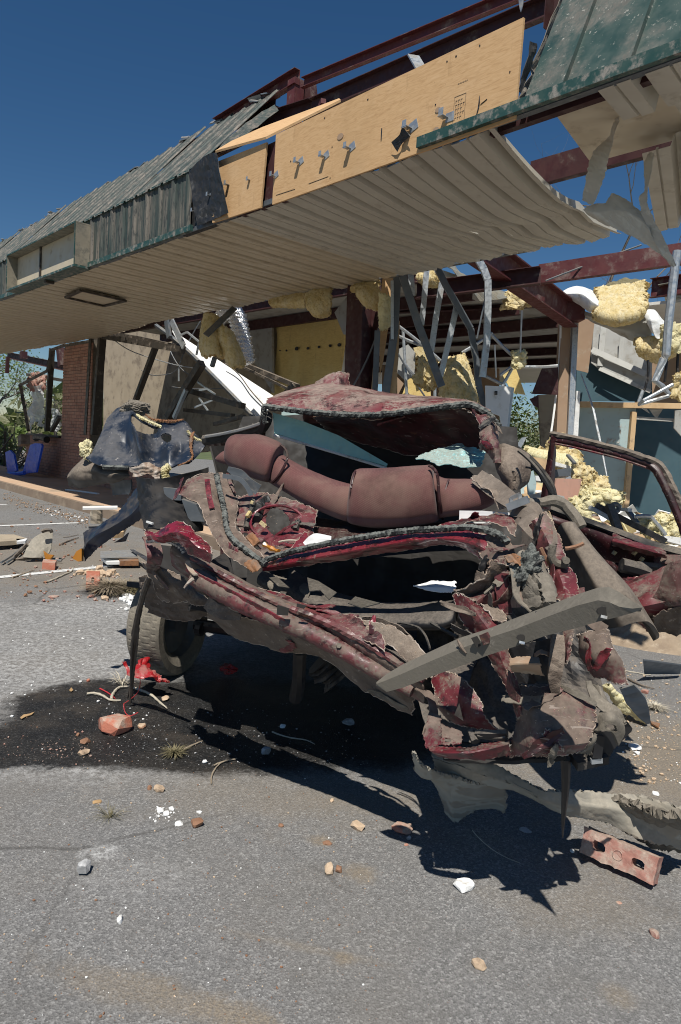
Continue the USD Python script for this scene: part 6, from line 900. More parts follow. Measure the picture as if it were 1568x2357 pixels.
part(CAR, 'inner_structure', sheet([[(960, 1420, 2.7), (1150, 1400, 2.5), (1330, 1400, 2.35)], [(960, 1560, 2.55), (1150, 1550, 2.4), (1390, 1600, 2.2)], [(985, 1700, 2.3), (1150, 1710, 2.2), (1340, 1700, 2.1)]], 20, 26, .01, .04, 5, 182), 'plastic_dark')
# bumper reinforcement bar
def barsec(x, yt, yc, yb, Y, d): a = P(x, yt, Y + d); b = P(x, yc, Y); e = P(x, yb, Y + .004); return [a, b + (a - b) * .06, b, e, e + [0, d * .8, 0.0], a + [0, d * .25, -.012]]
def Jx(x, yt, yc, yb, Y, d): s = lambda y: J_(x, y)[1]; return barsec(J_(x, 0)[0], s(yt), s(yc), s(yb), Y, d)
def YB(x): return 2.03 - .66 * (x - 72) / 1323
secs = [Jx(x, a, b_, e_, YB(x), d) for x, a, b_, e_, d in [(72, 632, 640, 648, .005), (122, 592, 622, 680, .03), (200, 545, 590, 660, .05), (340, 480, 528, 605, .05), (480, 415, 470, 555, .05), (620, 370, 415, 500, .05), (760, 315, 370, 455, .05), (900, 262, 315, 405, .05), (1060, 200, 255, 365, .05), (1160, 168, 230, 335, .05), (1215, 164, 240, 322, .05), (1265, 190, 262, 310, .04), (1330, 235, 270, 292, .02), (1375, 258, 266, 276, .006)]]
sv = np.array(secs); m6 = len(sv); vv = sv.reshape(-1, 3); ff = []
for i in range(m6 - 1):
    for j in range(6): a, b = i * 6 + j, i * 6 + (j + 1) % 6; ff += [[a, b, b + 6], [a, b + 6, a + 6]]
bmesh = trimesh.Trimesh(vv, np.array(ff), process=False); bmesh = bmesh.subdivide().subdivide(); bv = np.array(bmesh.vertices); bv += (meshkit.fbm(bv * 25, 3, 5)[:, None] - .5) * .003 * np.array([.3, -1, .6])
bp_ = part(CAR, 'bumper_bar', (bv, np.array(bmesh.faces)), 'bar_dust', smooth=35, label='dusty grey bumper bar sticking out to the right')
for (x, y, Y, r) in [(1180, 283, YB(1180) - .003, .011), (780, 412, YB(780) - .003, .009)]:
    q = P(*c(J_, x, y, Y)); w = np.arange(14) / 14 * 2 * np.pi; part(bp_, 'bolt_hole', slab([q + [r * math.cos(t) * 1.15, 0, r * math.sin(t) * .85] for t in w], .006, (0, -1, .2)), 'dark_void'); part(bp_, 'bent_tab', bar(q + [-.004, -.006, -.010], q + [.009, -.008, -.012], .006, .004, (0, -1, .3)), 'galv')
part(bp_, 'bracket', cat([bar(P(*c(J_, 900, 330, YB(900) + .05)), P(*c(J_, 930, 330, 2.02)), .05, .04), bar(P(*c(J_, 520, 500, YB(520) + .05)), P(*c(J_, 540, 480, 2.1)), .04, .03)]), 'plastic_dark', kind=None)
part(bp_, 'slot', slab([P(*c(J_, x, y, YB(565) - .003)) for x, y in [(536, 415), (565, 405), (590, 448), (562, 462)]], .006, (0, -1, .2)), 'dark_void'); part(bp_, 'slot_plate', slab([P(*c(J_, x, y, YB(610) - .003)) for x, y in [(575, 402), (618, 385), (642, 432), (596, 450)]], .006, (0, -1, .2)), 'paint_dusty')
part(bp_, 'dent_edge', cat([tube([P(*c(J_, 470, 420, YB(470))), P(*c(J_, 490, 460, YB(490))), P(*c(J_, 514, 490, YB(514)))], [.003, .006, .003], 6)]), 'mud')
gq = np.vstack(GRIT); gi = np.random.default_rng(17).integers(0, len(gq), 1500); gp_ = [rock(np.zeros(3), 1.0, 950 + i, .6) for i in range(8)]; gs_ = np.random.default_rng(18); gm = []
for i, k_ in enumerate(gi): v0, f0 = gp_[i % 8]; gm.append((v0 * .0028 * gs_.uniform(.6, 1) ** 2 * gs_.choice([1, 1, 1, 2.0]) + gq[k_] + [0, 0, .002], f0))
part(CAR, 'grit', cat(gm), 'stone_tan', kind='stuff')
gf = np.random.default_rng(23)
for k_ in gf.permutation(len(FRAG))[:44]:
    q_, n_ = FRAG[k_]; e1 = unit(np.cross(n_, gf.normal(size=3))); e2 = np.cross(n_, e1); L_1, L_2 = gf.uniform(.025, .09), gf.uniform(.008, .03); nn_ = -np.sign(n_ @ (q_ - E0)) * n_; bow = gf.uniform(-.5, .8) * L_1 * .5
    rows_ = [[q_ + e1 * L_1 * t + e2 * L_2 * w_ * (1 - .5 * abs(t)) + nn_ * (.006 + bow * (t + 1) * .5 + gf.normal() * .004) for t in (-1, -.3, .4, 1)] for w_ in (-1, 0, 1)]
    part(CAR, 'torn_fragment', from_grid(interp_rows(rows_, 7, 12, False, .9), .0026, .004, 16, int(k_), jag=.006), str(gf.choice(['paint_caked', 'paint_dusty', 'paint_dusty', 'paint_clean', 'mud', 'paint_dark', 'plastic_dark', 'mud_grey'])))
for pts_, r_ in (([c(J_, 175, 340, 2.25), c(J_, 270, 360, 2.2), c(J_, 320, 420, 2.15), c(J_, 335, 470, 2.1)], .004), ([c(J_, 190, 335, 2.26), c(J_, 290, 380, 2.2), c(J_, 330, 460, 2.12)], .003), ([c(J_, 340, 340, 2.2), c(J_, 420, 385, 2.14), c(J_, 470, 410, 2.1)], .006), ([c(J_, 820, 90, 2.0), c(J_, 860, 50, 1.98), c(J_, 900, 30, 1.98)], .004), ([c(H_, 480, 310, 2.6), c(H_, 560, 380, 2.56), c(H_, 640, 480, 2.52), c(H_, 700, 590, 2.5)], .007), ([c(H_, 530, 420, 2.6), c(H_, 590, 440, 2.56), c(H_, 640, 520, 2.54)], .004)): part(CAR, 'loose_cable', tube([P(*q_) for q_ in pts_], r_, 6, 24), 'rubber')
for i_, (pts_, w_, m_, wd_) in enumerate(([[c(J_, 855, 0, 2.16), c(J_, 905, 90, 2.1), c(J_, 925, 140, 2.06)], [.012, .022, .012], 'mud', (1, 0, 0)], [[c(J_, 650, 265, 2.06), c(J_, 700, 225, 2.04), c(J_, 738, 145, 2.06)], [.03, .035, .01], 'paint_caked', (1, .3, 0)], [[c(J_, 748, 60, 2.02), c(J_, 756, 190, 1.98), c(J_, 828, 292, 1.94)], [.03, .022, .014], 'mud_grey', (1, .4, 0)], [[c(J_, 1050, 170, 2.04), c(J_, 1130, 330, 1.98), c(J_, 1200, 378, 1.96)], [.05, .04, .03], 'paint_caked', (.6, 0, .6)], [[c(J_, 1115, 625, 1.9), c(J_, 1180, 735, 1.86), c(J_, 1232, 760, 1.84), c(J_, 1290, 845, 1.84)], [.02, .034, .03, .02], 'mud_grey', (.6, .6, .4)], [[c(J_, 265, 660, 2.1), c(J_, 335, 700, 2.06), c(J_, 350, 780, 2.02), c(J_, 312, 900, 1.98)], [.012, .028, .03, .03], 'paint_caked', (1, .6, 0)], [[c(J_, 0, 335, 2.3), c(J_, 110, 360, 2.26), c(J_, 200, 410, 2.2), c(J_, 275, 500, 2.14)], [.03, .06, .07, .03], 'mud', (0, -.4, 1)], [[c(I_, 560, 275, 2.6), c(I_, 640, 330, 2.55), c(I_, 760, 360, 2.46)], [.05, .05, .02], 'mud', (0, .3, 1)], [[c(J_, 985, 655, 1.9), c(J_, 1060, 690, 1.86), c(J_, 1157, 742, 1.84)], [.01, .02, .012], 'mud_grey', (0, .5, 1)], [[c(H_, 420, 1000, 2.14), c(H_, 440, 1040, 2.08), c(H_, 460, 1100, 2.06), c(H_, 500, 1330, 1.98)], [.02, .03, .025, .02], 'paint_caked', (1, .3, 0)])): part(CAR, 'torn_strip', strip([P(*q_) for q_ in pts_], wd_, w_, .0035, 34, amp=.012, seed=40 + i_), m_)
for pl_, Y_s in (([(922, 140), (965, 135), (1038, 198), (975, 190)], 2.62), ([(1138, 140), (1200, 160), (1305, 225), (1262, 265), (1210, 210), (1150, 218)], 2.46), ([(1368, 285), (1410, 248), (1550, 285), (1445, 312)], 2.36), ([(985, 218), (1022, 222), (1015, 236), (990, 234)], 2.5)): part(CAR, 'liner_scrap', slab([P(*c(I_, x, y, Y_s)) for x, y in pl_], .004, (0, -.5, .8)), 'mud_grey')
# hanging wiring on the left
for q_, r_ in (([P(345, 1325, 2.85), P(325, 1385, 3.0), P(313, 1445, 3.15), P(306, 1530, 3.35), G(300, 1618, .02)], [.012, .013, .018, .014, .008]), ([P(338, 1350, 2.9), P(318, 1420, 3.08), P(303, 1500, 3.25), G(306, 1610, .03)], [.006]), ([P(346, 1345, 2.9), P(322, 1400, 3.05), P(316, 1480, 3.2), G(294, 1606, .03)], [.005])): part(CAR, 'wiring_loom', tube(q_, r_, 7, 60, jit=.12, seed=9), 'cover_grey')
part(CAR, 'red_wire', tube([P(322, 1560, 3.35), G(318, 1592, .1), G(285, 1620, .01), G(300, 1648, .01), G(318, 1640, .03)], .0022, 5), 'wire_red')
# black inner parts and the torn dark fender on the left
part(CAR, 'inner_liner', sheet([cp(F_, [(445, 575, 3.5), (460, 700, 3.45), (480, 800, 3.35), (500, 900, 3.2)]), cp(F_, [(560, 590, 3.4), (570, 700, 3.35), (590, 800, 3.25), (600, 900, 3.1)]), cp(F_, [(720, 560, 3.5), (720, 700, 3.45), (730, 820, 3.3), (720, 930, 3.15)]), cp(F_, [(880, 520, 3.7), (870, 660, 3.6), (860, 800, 3.5), (860, 900, 3.4)])], 24, 30, .01, .03, 5, 191), 'liner_black', smooth=13)
part(CAR, 'inner_bracket', cat([slab([P(*c(F_, x, y, 3.3)) for x, y in [(722, 712), (812, 745), (862, 850), (770, 846)]], .05, (0, 1, 0)), slab([P(*c(F_, x, y, 3.36)) for x, y in [(610, 640), (720, 650), (720, 720), (625, 715)]], .03, (0, 1, 0))]), 'galv_dark'); part(CAR, 'clip_bits', bar(P(*c(F_, 510, 850, 3.15)), P(*c(F_, 545, 862, 3.12)), .010, .008), 'white_facing')
nf = part(CAR, 'torn_fender', sheet([cp(F_, [(470, 610, 3.55), (400, 700, 3.58), (340, 790, 3.62), (220, 862, 3.68), (115, 918, 3.72), (125, 940, 3.72)]), cp(F_, [(480, 720, 3.42), (420, 800, 3.46), (350, 850, 3.5), (230, 920, 3.56), (140, 985, 3.62), (120, 1040, 3.64)]), cp(F_, [(488, 825, 3.45), (410, 880, 3.5), (330, 930, 3.54), (225, 1000, 3.6), (165, 1060, 3.66), (128, 1096, 3.68)])], 24, 50, .008, .012, 6, 192), 'navy', smooth=13, label='dark navy fender piece sweeping down to the left'); part(nf, 'marker_lamp', slab([P(*c(F_, x, y, 3.64)) for x, y in [(66, 1078), (88, 1035), (122, 1015), (122, 1092), (100, 1096)]], .03, (0, -1, .2)), 'orange_lens')
# crumpled blue panel
bl = part(CAR, 'blue_panel', sheet([cp(F_, [(262, 215, 4.25), (330, 165, 4.3), (405, 140, 4.3), (452, 190, 4.25), (560, 246, 4.2), (650, 250, 4.2), (738, 235, 4.2), (805, 300, 4.15), (872, 356, 4.1)]), cp(F_, [(215, 330, 4.1), (300, 290, 4.12), (390, 280, 4.12), (445, 300, 3.93), (560, 330, 4.12), (650, 345, 4.02), (720, 345, 4.03), (790, 360, 4.0), (872, 375, 3.98)]), cp(F_, [(170, 430, 4.0), (270, 420, 3.98), (380, 410, 4.02), (470, 420, 3.84), (570, 420, 3.99), (650, 430, 3.90), (720, 420, 3.97), (770, 420, 3.9), (830, 440, 3.92)]), cp(F_, [(135, 455, 3.95), (240, 510, 3.9), (380, 515, 3.86), (480, 500, 3.84), (560, 510, 3.84), (640, 515, 3.84), (700, 500, 3.84), (760, 490, 3.84), (790, 480, 3.86)])], 50, 80, .009, .035, 3.2, 193, holes=[(.17, .40, .13, .12, .1), (.30, .60, .10, .045, .1)]), 'blue_hood', smooth=13, label='crumpled dark blue body panel')
part(bl, 'torn_edge', cat([sheet([cp(F_, [(395, 515, 3.84), (450, 505, 3.82), (520, 480, 3.82), (560, 500, 3.82), (610, 515, 3.84)]), cp(F_, [(400, 575, 3.82), (460, 580, 3.8), (515, 565, 3.8), (570, 600, 3.8), (600, 605, 3.82)])], 14, 50, .008, .04, 16, 194, .16)]), 'edge_bare', label='ragged red edge'); [part(bl, 'rust_edge', q_, 'rust') for q_ in (tube([P(*c(F_, x, y, Y)) for x, y, Y in [(500, 190, 4.22), (560, 225, 4.19), (640, 235, 4.18), (735, 222, 4.18)]], [.004, .007, .010, .005], 7, 90, jit=.6), tube([P(*c(F_, x, y, Y)) for x, y, Y in [(800, 300, 4.1), (780, 400, 3.9), (790, 450, 3.86), (700, 505, 3.82)]], [.004, .009, .006, .004], 7, 90, jit=.6))]; [part(bl, 'foam_edge', q_, 'wool_pale') for q_ in (tuft_blob(P(*c(F_, 140, 410, 4.05)), np.diag([.035, .035, .06]), 195), tube([P(*c(F_, x, y, 3.8)) for x, y in [(650, 510), (620, 540), (635, 590)]], .02, 8, 40, jit=.3), tube([P(*c(F_, x, y, Y)) for x, y, Y in [(440, 190, 4.25), (520, 235, 4.18), (600, 268, 4.17)]], .009, 6, 40, jit=.4), tube([P(*c(F_, x, y, 4.05)) for x, y in [(760, 290), (800, 335), (870, 358)]], .008, 6, 40, jit=.4))]; part(bl, 'hinge_lump', tuft_blob(P(*c(F_, 440, 160, 4.28)), np.diag([.075, .05, .045]), 196, amp=.2), 'mud_grey')
bm = part(CAR, 'bumper_cover', sheet([cp(F_, [(60, 520, 4.2), (130, 465, 4.2), (190, 460, 4.15), (245, 505, 4.1), (330, 530, 4.0), (395, 545, 3.95)]), cp(F_, [(10, 580, 4.15), (100, 540, 4.05), (180, 540, 4.0), (240, 560, 3.95), (330, 565, 3.9), (400, 568, 3.88)]), cp(F_, [(30, 640, 4.2), (110, 640, 4.1), (190, 635, 4.05), (260, 620, 4.0), (330, 600, 3.95), (395, 585, 3.92)])], 28, 40, .01, .03, 4.5, 197), 'cover_grey', smooth=13, label='dented brown bumper cover below the blue panel'); part(bm, 'hollow', sheet([cp(F_, [(265, 600, 4.1), (290, 640, 4.1), (300, 690, 4.1)]), cp(F_, [(420, 590, 4.0), (420, 640, 4.0), (400, 680, 4.05)])], 8, 8, .01, .02, 6, 198), 'galv_dark'); part(bm, 'edge_trim', tube([P(*c(F_, x, y, 3.86)) for x, y in [(240, 515), (330, 518), (400, 520)]], .014, 6), 'rubber_grit')
lone('red_plastic_bag', cat([sheet([[(292, 1540, 3.62), (300, 1560, 3.6), (330, 1566, 3.55)], [(318, 1518, 3.7), (335, 1540, 3.6), (355, 1562, 3.55)], [(330, 1520, 3.75), (350, 1550, 3.7), (395, 1566, 3.62)]], 24, 24, .009, .05, 14, 201, .10), sheet([[(283, 1523, 3.6), (292, 1552, 3.58)], [(292, 1520, 3.62), (306, 1560, 3.56)]], 10, 10, .006, .02, 9, 202)]), 'red_plastic', 'crumpled bright red plastic bag trapped under the tyre', 'plastic bag')

# ------------------------------------------------------------------ right: cover, torn-off door, heap
lone('bumper_cover', sheet([cp(H_, [(735, 870, 2.62), (800, 1000, 2.56), (870, 1200, 2.45), (960, 1350, 2.4), (1010, 1500, 2.4)]), cp(H_, [(770, 800, 2.5), (860, 960, 2.42), (960, 1130, 2.34), (1060, 1300, 2.3), (1180, 1480, 2.3)]), cp(H_, [(830, 790, 2.48), (940, 950, 2.4), (1080, 1120, 2.34), (1200, 1280, 2.3), (1320, 1450, 2.3)]), cp(H_, [(850, 800, 2.6), (985, 980, 2.5), (1160, 1170, 2.45), (1280, 1320, 2.42), (1410, 1540, 2.42)]), cp(H_, [(830, 850, 2.75), (960, 1020, 2.7), (1130, 1200, 2.65), (1260, 1360, 2.62), (1390, 1580, 2.6)])], 34, 60, .012, .006, 5, 211), 'cover_grey', 'long dusty grey plastic bumper cover leaning right of the bumper bar', 'bumper cover', smooth=35)
lone('hose', tube([P(*c(AA_, x, y, Y)) for x, y, Y in [(320, 620, 2.6), (420, 628, 2.6), (520, 612, 2.6), (600, 640, 2.6), (680, 720, 2.58), (755, 830, 2.55)]], [.014, .018, .022, .022, .022, .02], 8), 'mud_grey', 'bent grey hose above the long bumper cover', 'hose'); lone('hose', tube([P(*c(AA_, x, y, 2.9)) for x, y in [(220, 195), (330, 280), (430, 390), (500, 500), (520, 590)]], .018, 7), 'rubber', 'dark rubber strip curving from the roof corner', 'seal')
dr = thing('car_door', 'torn-off maroon car door with an empty window frame, at the right', 'car door', G(1500, 1480))
fpts = [(500, 62, 3.3), (700, 100, 3.22), (900, 148, 3.14), (1100, 200, 3.06), (1250, 250, 3.0), (1360, 290, 2.95), (1415, 335, 2.93), (1480, 450, 2.9), (1550, 600, 2.87), (1640, 830, 2.83), (1660, 960, 2.82)]
def band(pts, dx, dy, dY): return [c(AA_, x + dx, y + dy, Y + dY) for x, y, Y in pts]
wfm = part(dr, 'window_frame', cat([sheet([band(fpts[:7], 0, 0, .02), band(fpts[:7], -2, 22, -.01), band(fpts[:7], -8, 48, -.012), band(fpts[:7], -22, 72, .0), band(fpts[:7], -20, 78, .05)], 14, 60, .008, .002, 9, 221), sheet([band(fpts[5:], 0, 0, .02), band(fpts[5:], -24, 14, -.01), band(fpts[5:], -52, 30, -.012), band(fpts[5:], -76, 44, 0.0), band(fpts[5:], -80, 46, .05)], 14, 40, .008, .002, 9, 222)]), 'paint_dark', smooth=13)
part(wfm, 'dust_rail', tube([P(*q) for q in band(fpts, 0, 4, -.005)], .014, 7, 60, jit=.15), 'cover_grey'); part(wfm, 'inner_edge', tube([P(*q) for q in band(fpts[:6], -20, 74, -.004)], .005, 6, 40), 'paint_dusty')
part(dr, 'front_post', sheet([cp(AA_, [(510, 75, 3.3), (490, 250, 3.3), (455, 430, 3.28), (408, 660, 3.26)]), cp(AA_, [(518, 90, 3.26), (512, 250, 3.25), (490, 430, 3.22), (450, 680, 3.2)]), cp(AA_, [(530, 100, 3.3), (530, 250, 3.3), (525, 430, 3.28), (505, 700, 3.26)])], 12, 30, .01, .006, 7, 223), 'paint_dark', smooth=13)
dpn = part(dr, 'door_panel', sheet([cp(AA_, [(495, 690, 3.22), (760, 785, 3.12), (1000, 875, 3.0), (1250, 970, 2.9), (1640, 1080, 2.8)]), cp(AA_, [(520, 780, 3.16), (800, 870, 3.06), (1000, 960, 2.96), (1250, 1040, 2.86), (1640, 1130, 2.76)]), cp(AA_, [(560, 860, 3.18), (820, 970, 3.08), (1000, 1080, 2.98), (1250, 1160, 2.88), (1640, 1260, 2.78)]), cp(AA_, [(620, 960, 3.25), (850, 1080, 3.15), (1050, 1200, 3.05), (1250, 1260, 2.95), (1640, 1360, 2.85)])], 34, 60, .012, .010, 6, 224), 'paint_dark', smooth=13); part(dpn, 'belt_seal', cat([sheet([cp(AA_, [(505, 650, 3.2), (760, 745, 3.1), (1060, 850, 2.97), (1300, 935, 2.88), (1640, 1030, 2.78)]), cp(AA_, [(500, 690, 3.17), (760, 785, 3.07), (1060, 895, 2.94), (1300, 985, 2.85), (1640, 1080, 2.75)])], 6, 40, .01, .002, 6, 225)]), 'rubber'); part(dpn, 'arm_rest', sheet([cp(AA_, [(1010, 885, 2.94), (1200, 950, 2.86), (1420, 1005, 2.8)]), cp(AA_, [(1000, 940, 2.86), (1200, 990, 2.78), (1450, 1050, 2.72)]), cp(AA_, [(1010, 985, 2.92), (1200, 1040, 2.84), (1460, 1090, 2.78)])], 14, 30, .008, .008, 6, 226), 'paint_dusty', smooth=13); part(dpn, 'pocket', sheet([cp(AA_, [(1340, 1085, 2.84), (1450, 1060, 2.8), (1640, 1075, 2.74)]), cp(AA_, [(1360, 1130, 2.82), (1450, 1135, 2.78), (1640, 1140, 2.72)])], 12, 20, .01, .012, 6, 227), 'paint_dusty'); part(dpn, 'clip', cat([bar(P(*c(AA_, x, y, Y)), P(*c(AA_, x + 14, y + 12, Y)), .022, .016) for x, y, Y in ((1015, 1035, 2.92), (1180, 1035, 2.84), (1240, 1085, 2.84))]), 'wool')
part(dr, 'door_gear', cat([tube([P(*c(AA_, x, y, 2.8)) for x, y in pts], r, 8) for pts, r in (([(1215, 1150), (1330, 1158), (1460, 1165)], .018), ([(1080, 1140), (1180, 1165), (1300, 1205)], .03), ([(1180, 1190), (1220, 1130), (1300, 1140), (1420, 1150)], .012), ([(1290, 1270), (1400, 1330), (1500, 1360)], .035))]), 'plastic_dark'); part(dr, 'lower_panel', cat([sheet([cp(H_, [(1060, 1030, 2.9), (1250, 1110, 2.85), (1500, 1130, 2.7), (1640, 1090, 2.6)]), cp(H_, [(1200, 1170, 2.8), (1320, 1230, 2.75), (1450, 1250, 2.7), (1640, 1200, 2.6)]), cp(H_, [(1270, 1300, 2.75), (1360, 1360, 2.7), (1480, 1390, 2.65), (1640, 1370, 2.6)])], 24, 30, .01, .05, 5, 228)]), 'paint_dark', smooth=13); part(dr, 'lower_pipe', tube([P(*c(H_, 1255, 1195, 2.72)), P(*c(H_, 1360, 1235, 2.68))], .03, 10), 'brick_pink')
part(dr, 'lower_panel', sheet([cp(H_, [(1500, 1080, 2.5), (1580, 1050, 2.45), (1660, 1040, 2.4)]), cp(H_, [(1400, 1230, 2.5), (1500, 1260, 2.45), (1660, 1240, 2.4)]), cp(H_, [(1330, 1370, 2.55), (1480, 1400, 2.5), (1660, 1360, 2.45)])], 24, 24, .01, .03, 6, 229), 'paint_caked', smooth=13)
part(dr, 'lower_panel', sheet([[(1418, 1330, 2.75), (1480, 1318, 2.7), (1600, 1300, 2.6)], [(1440, 1400, 2.6), (1500, 1392, 2.5), (1610, 1370, 2.45)], [(1490, 1448, 2.7), (1540, 1440, 2.62), (1620, 1425, 2.55)]], 24, 30, .007, .02, 7, 241), 'paint_dusty', smooth=13); part(dr, 'lower_panel', sheet([[(1380, 1290, 3.0), (1450, 1300, 2.9), (1520, 1330, 2.8)], [(1400, 1340, 2.9), (1460, 1360, 2.8), (1540, 1400, 2.7)]], 18, 26, .007, .02, 8, 242), 'paint_dark', smooth=13); part(dr, 'lower_panel', sheet([[(1500, 1420, 2.5), (1560, 1400, 2.45), (1620, 1390, 2.4)], [(1505, 1462, 2.6), (1560, 1458, 2.55), (1620, 1450, 2.5)]], 14, 22, .007, .02, 9, 243), 'mud', smooth=13)
# heap of rubble behind the door
_P0 = P
def P(x, y, Y): return _P0(x, y, Y + 1.6)
hv, hf = [], []
gx = np.linspace(0, 1, 40); base_l, base_r = P(1150, 1290, 8.2), P(1750, 1340, 6.4)
grid = np.zeros((40, 24, 3)); g = np.random.default_rng(5)
for i in range(40):
    for j in range(24):
        t, s = i / 39, j / 23; p = base_l + (base_r - base_l) * t + np.array([.25, 1.0, 0]) * (s * 3.0 + .75); h = (.85 - .7 * t) * math.sin(math.pi * min(1, s * 1.0)) ** .8; p = np.array([p[0], p[1], .1 + max(0, h)]); grid[i, j] = p
grid[..., 2] += (meshkit.fbm(grid * 3, 4, 3) - .5) * .35
single('rubble_heap', from_grid(grid, .05), 'drywall_tan', kind='stuff', label='heap of mixed rubble below the green-grey wall', cat='rubble')
lone('insulation_batt', wool([[(*AA_(290, 185), 7.8), (*AA_(420, 225), 7.7), (*AA_(600, 250), 7.6), (*AA_(720, 320), 7.5)], [(*AA_(330, 225), 7.6), (*AA_(450, 265), 7.4), (*AA_(620, 300), 7.3), (*AA_(730, 360), 7.3)], [(*AA_(350, 255), 7.6), (*AA_(480, 300), 7.4), (*AA_(620, 335), 7.3), (*AA_(720, 350), 7.3)]], .1, 231), 'wool_pale', 'pale yellow batt lying along the top of the rubble', 'insulation')
lone('insulation_tuft', cat([batt_bits(P(*AA_(570, 190), 7.9), np.diag([.14, .12, .22]), 232), batt_bits(P(*AA_(580, 280), 7.7), np.diag([.28, .15, .16]), 233)]), 'wool', 'yellow tuft rising behind the door post', 'insulation')
lone('insulation_tuft', cat([batt_bits(P(*AA_(x, y), 7.1), np.diag([a * .8, .12, b * .8]), 234 + i, amp=.35) for i, (x, y, a, b) in enumerate([(740, 370, .12, .12), (790, 440, .16, .18), (850, 500, .2, .2), (910, 540, .12, .12)])]), 'wool', 'golden shredded insulation sliding down the rubble', 'insulation')
lone('insulation_tuft', cat([batt_bits(P(*AA_(x, y), 6.6), np.diag([a * .8, .13, b * .75]), 244 + i, amp=.35) for i, (x, y, a, b) in enumerate([(740, 680, .16, .2), (830, 620, .26, .18), (950, 590, .28, .12), (860, 560, .2, .12)])]), 'wool_pale', 'pale fluffy insulation behind the maroon door panel', 'insulation')
lone('insulation_tuft', cat([batt_bits(P(*AA_(x, y), 5.9), np.diag([a, .15, b]), 254 + i, amp=.35) for i, (x, y, a, b) in enumerate([(1350, 830, .14, .1), (1450, 820, .14, .12), (1530, 870, .16, .14)])]), 'wool_pale', 'pale tufts at the right edge above the door', 'insulation')
for i, (f, poly, Y, th, mat, nm, lb) in enumerate([(AA_, [(540, 438), (746, 438), (706, 620), (600, 645), (500, 570)], 6.9, .03, 'pinkish_board', 'board_scrap', 'clean pinkish board leaning on the rubble behind the door post'), (AA_, [(320, 570), (420, 545), (600, 580), (620, 640), (380, 660)], 6.8, .03, 'drywall_grey', 'board_scrap', 'grey shaded board below the pinkish one'), (AA_, [(525, 300), (720, 358), (850, 378), (852, 392), (700, 372), (520, 330)], 7.25, .04, 'plaster', 'board_scrap', 'thin white-edged board on the batt'), (AA_, [(350, 260), (460, 280), (470, 370), (380, 340)], 7.2, .03, 'lumber', 'board_scrap', 'tan board scrap under the batt'), (AA_, [(520, 372), (640, 362), (628, 425), (535, 430)], 7.0, .1, 'galv_dark', 'metal_box', 'small grey metal box on the rubble'), (AA_, [(350, 420), (440, 425), (440, 470), (355, 460)], 7.0, .08, 'white_board', 'board_scrap', 'white block on the rubble'), (AA_, [(300, 390), (350, 370), (375, 480), (360, 600), (310, 560)], 6.9, .03, 'teal_wall', 'board_scrap', 'pale blue-grey board scrap beside the roof corner'), (AA_, [(335, 315), (420, 340), (400, 370)], 7.0, .03, 'white_board', 'board_scrap', 'white triangular board scrap on the batt beside the door post'), (AA_, [(745, 540), (850, 560), (860, 590), (740, 600)], 6.9, .04, 'white_board', 'board_scrap', 'white scrap right of the pinkish board'), (AA_, [(1270, 770), (1308, 780), (1300, 850), (1250, 810)], 6.0, .05, 'brick_pink', 'board_scrap', 'pinkish block above the door'), (AA_, [(1180, 710), (1240, 760), (1320, 790), (1260, 740)], 6.1, .05, 'lumber', 'board_scrap', 'light lumber scrap above the door'), (AA_, [(1405, 905), (1560, 920), (1590, 990), (1440, 950)], 5.6, .04, 'plaster', 'board_scrap', 'white crumbling board at the right edge'), (AA_, [(205, 175), (260, 100), (300, 95), (250, 190)], 7.2, .02, 'galv', 'metal_scrap', 'grey perforated metal strip in front of the shrub')]):
    lone(nm, slab([P(*f(*q), Y) for q in poly], th, (0.2, -1, .3)), mat, lb, nm.replace('_', ' '))
for i, (p, q, w, mat, lb, Y) in enumerate([((870, 650), (1440, 945), .09, 'plastic_dark', 'long black rail lying just behind the door', 5.6), ((820, 665), (1040, 790), .05, 'galv', 'pale rail beside the long black rail', 5.5), ((980, 650), (1060, 870), .075, 'plastic_dark', 'black strut crossing the long rail', 5.0), ((1050, 680), (1150, 690), .05, 'galv', 'grey stub at the end of the black rails', 5.8), ((1130, 690), (1210, 800), .05, 'galv_dark', 'dark bent strip right of the strut', 5.8), ((640, 240), (700, 310), .04, 'galv_dark', 'dark twisted rod in the golden insulation', 7.0)]): lone('metal_rail', bar(P(*AA_(*p), Y + .2), P(*AA_(*q), Y), w, w * .7), mat, lb, 'rail')
lone('pipe_ring', tube([P(*AA_(1030 + 30 * math.cos(t), 672 + 30 * math.sin(t)), 5.6) for t in np.linspace(0, 2 * np.pi, 13)], .025, 7, 40), 'galv_dark', 'small dark ring at the end of the black rail', 'ring'); lone('conduit', tube([P(*AA_(x, y), 5.8) for x, y in [(1190, 745), (1310, 740), (1350, 780), (1440, 895)]], .022, 7, 30), 'galv', 'bent grey tube above the door', 'conduit')
P = _P0
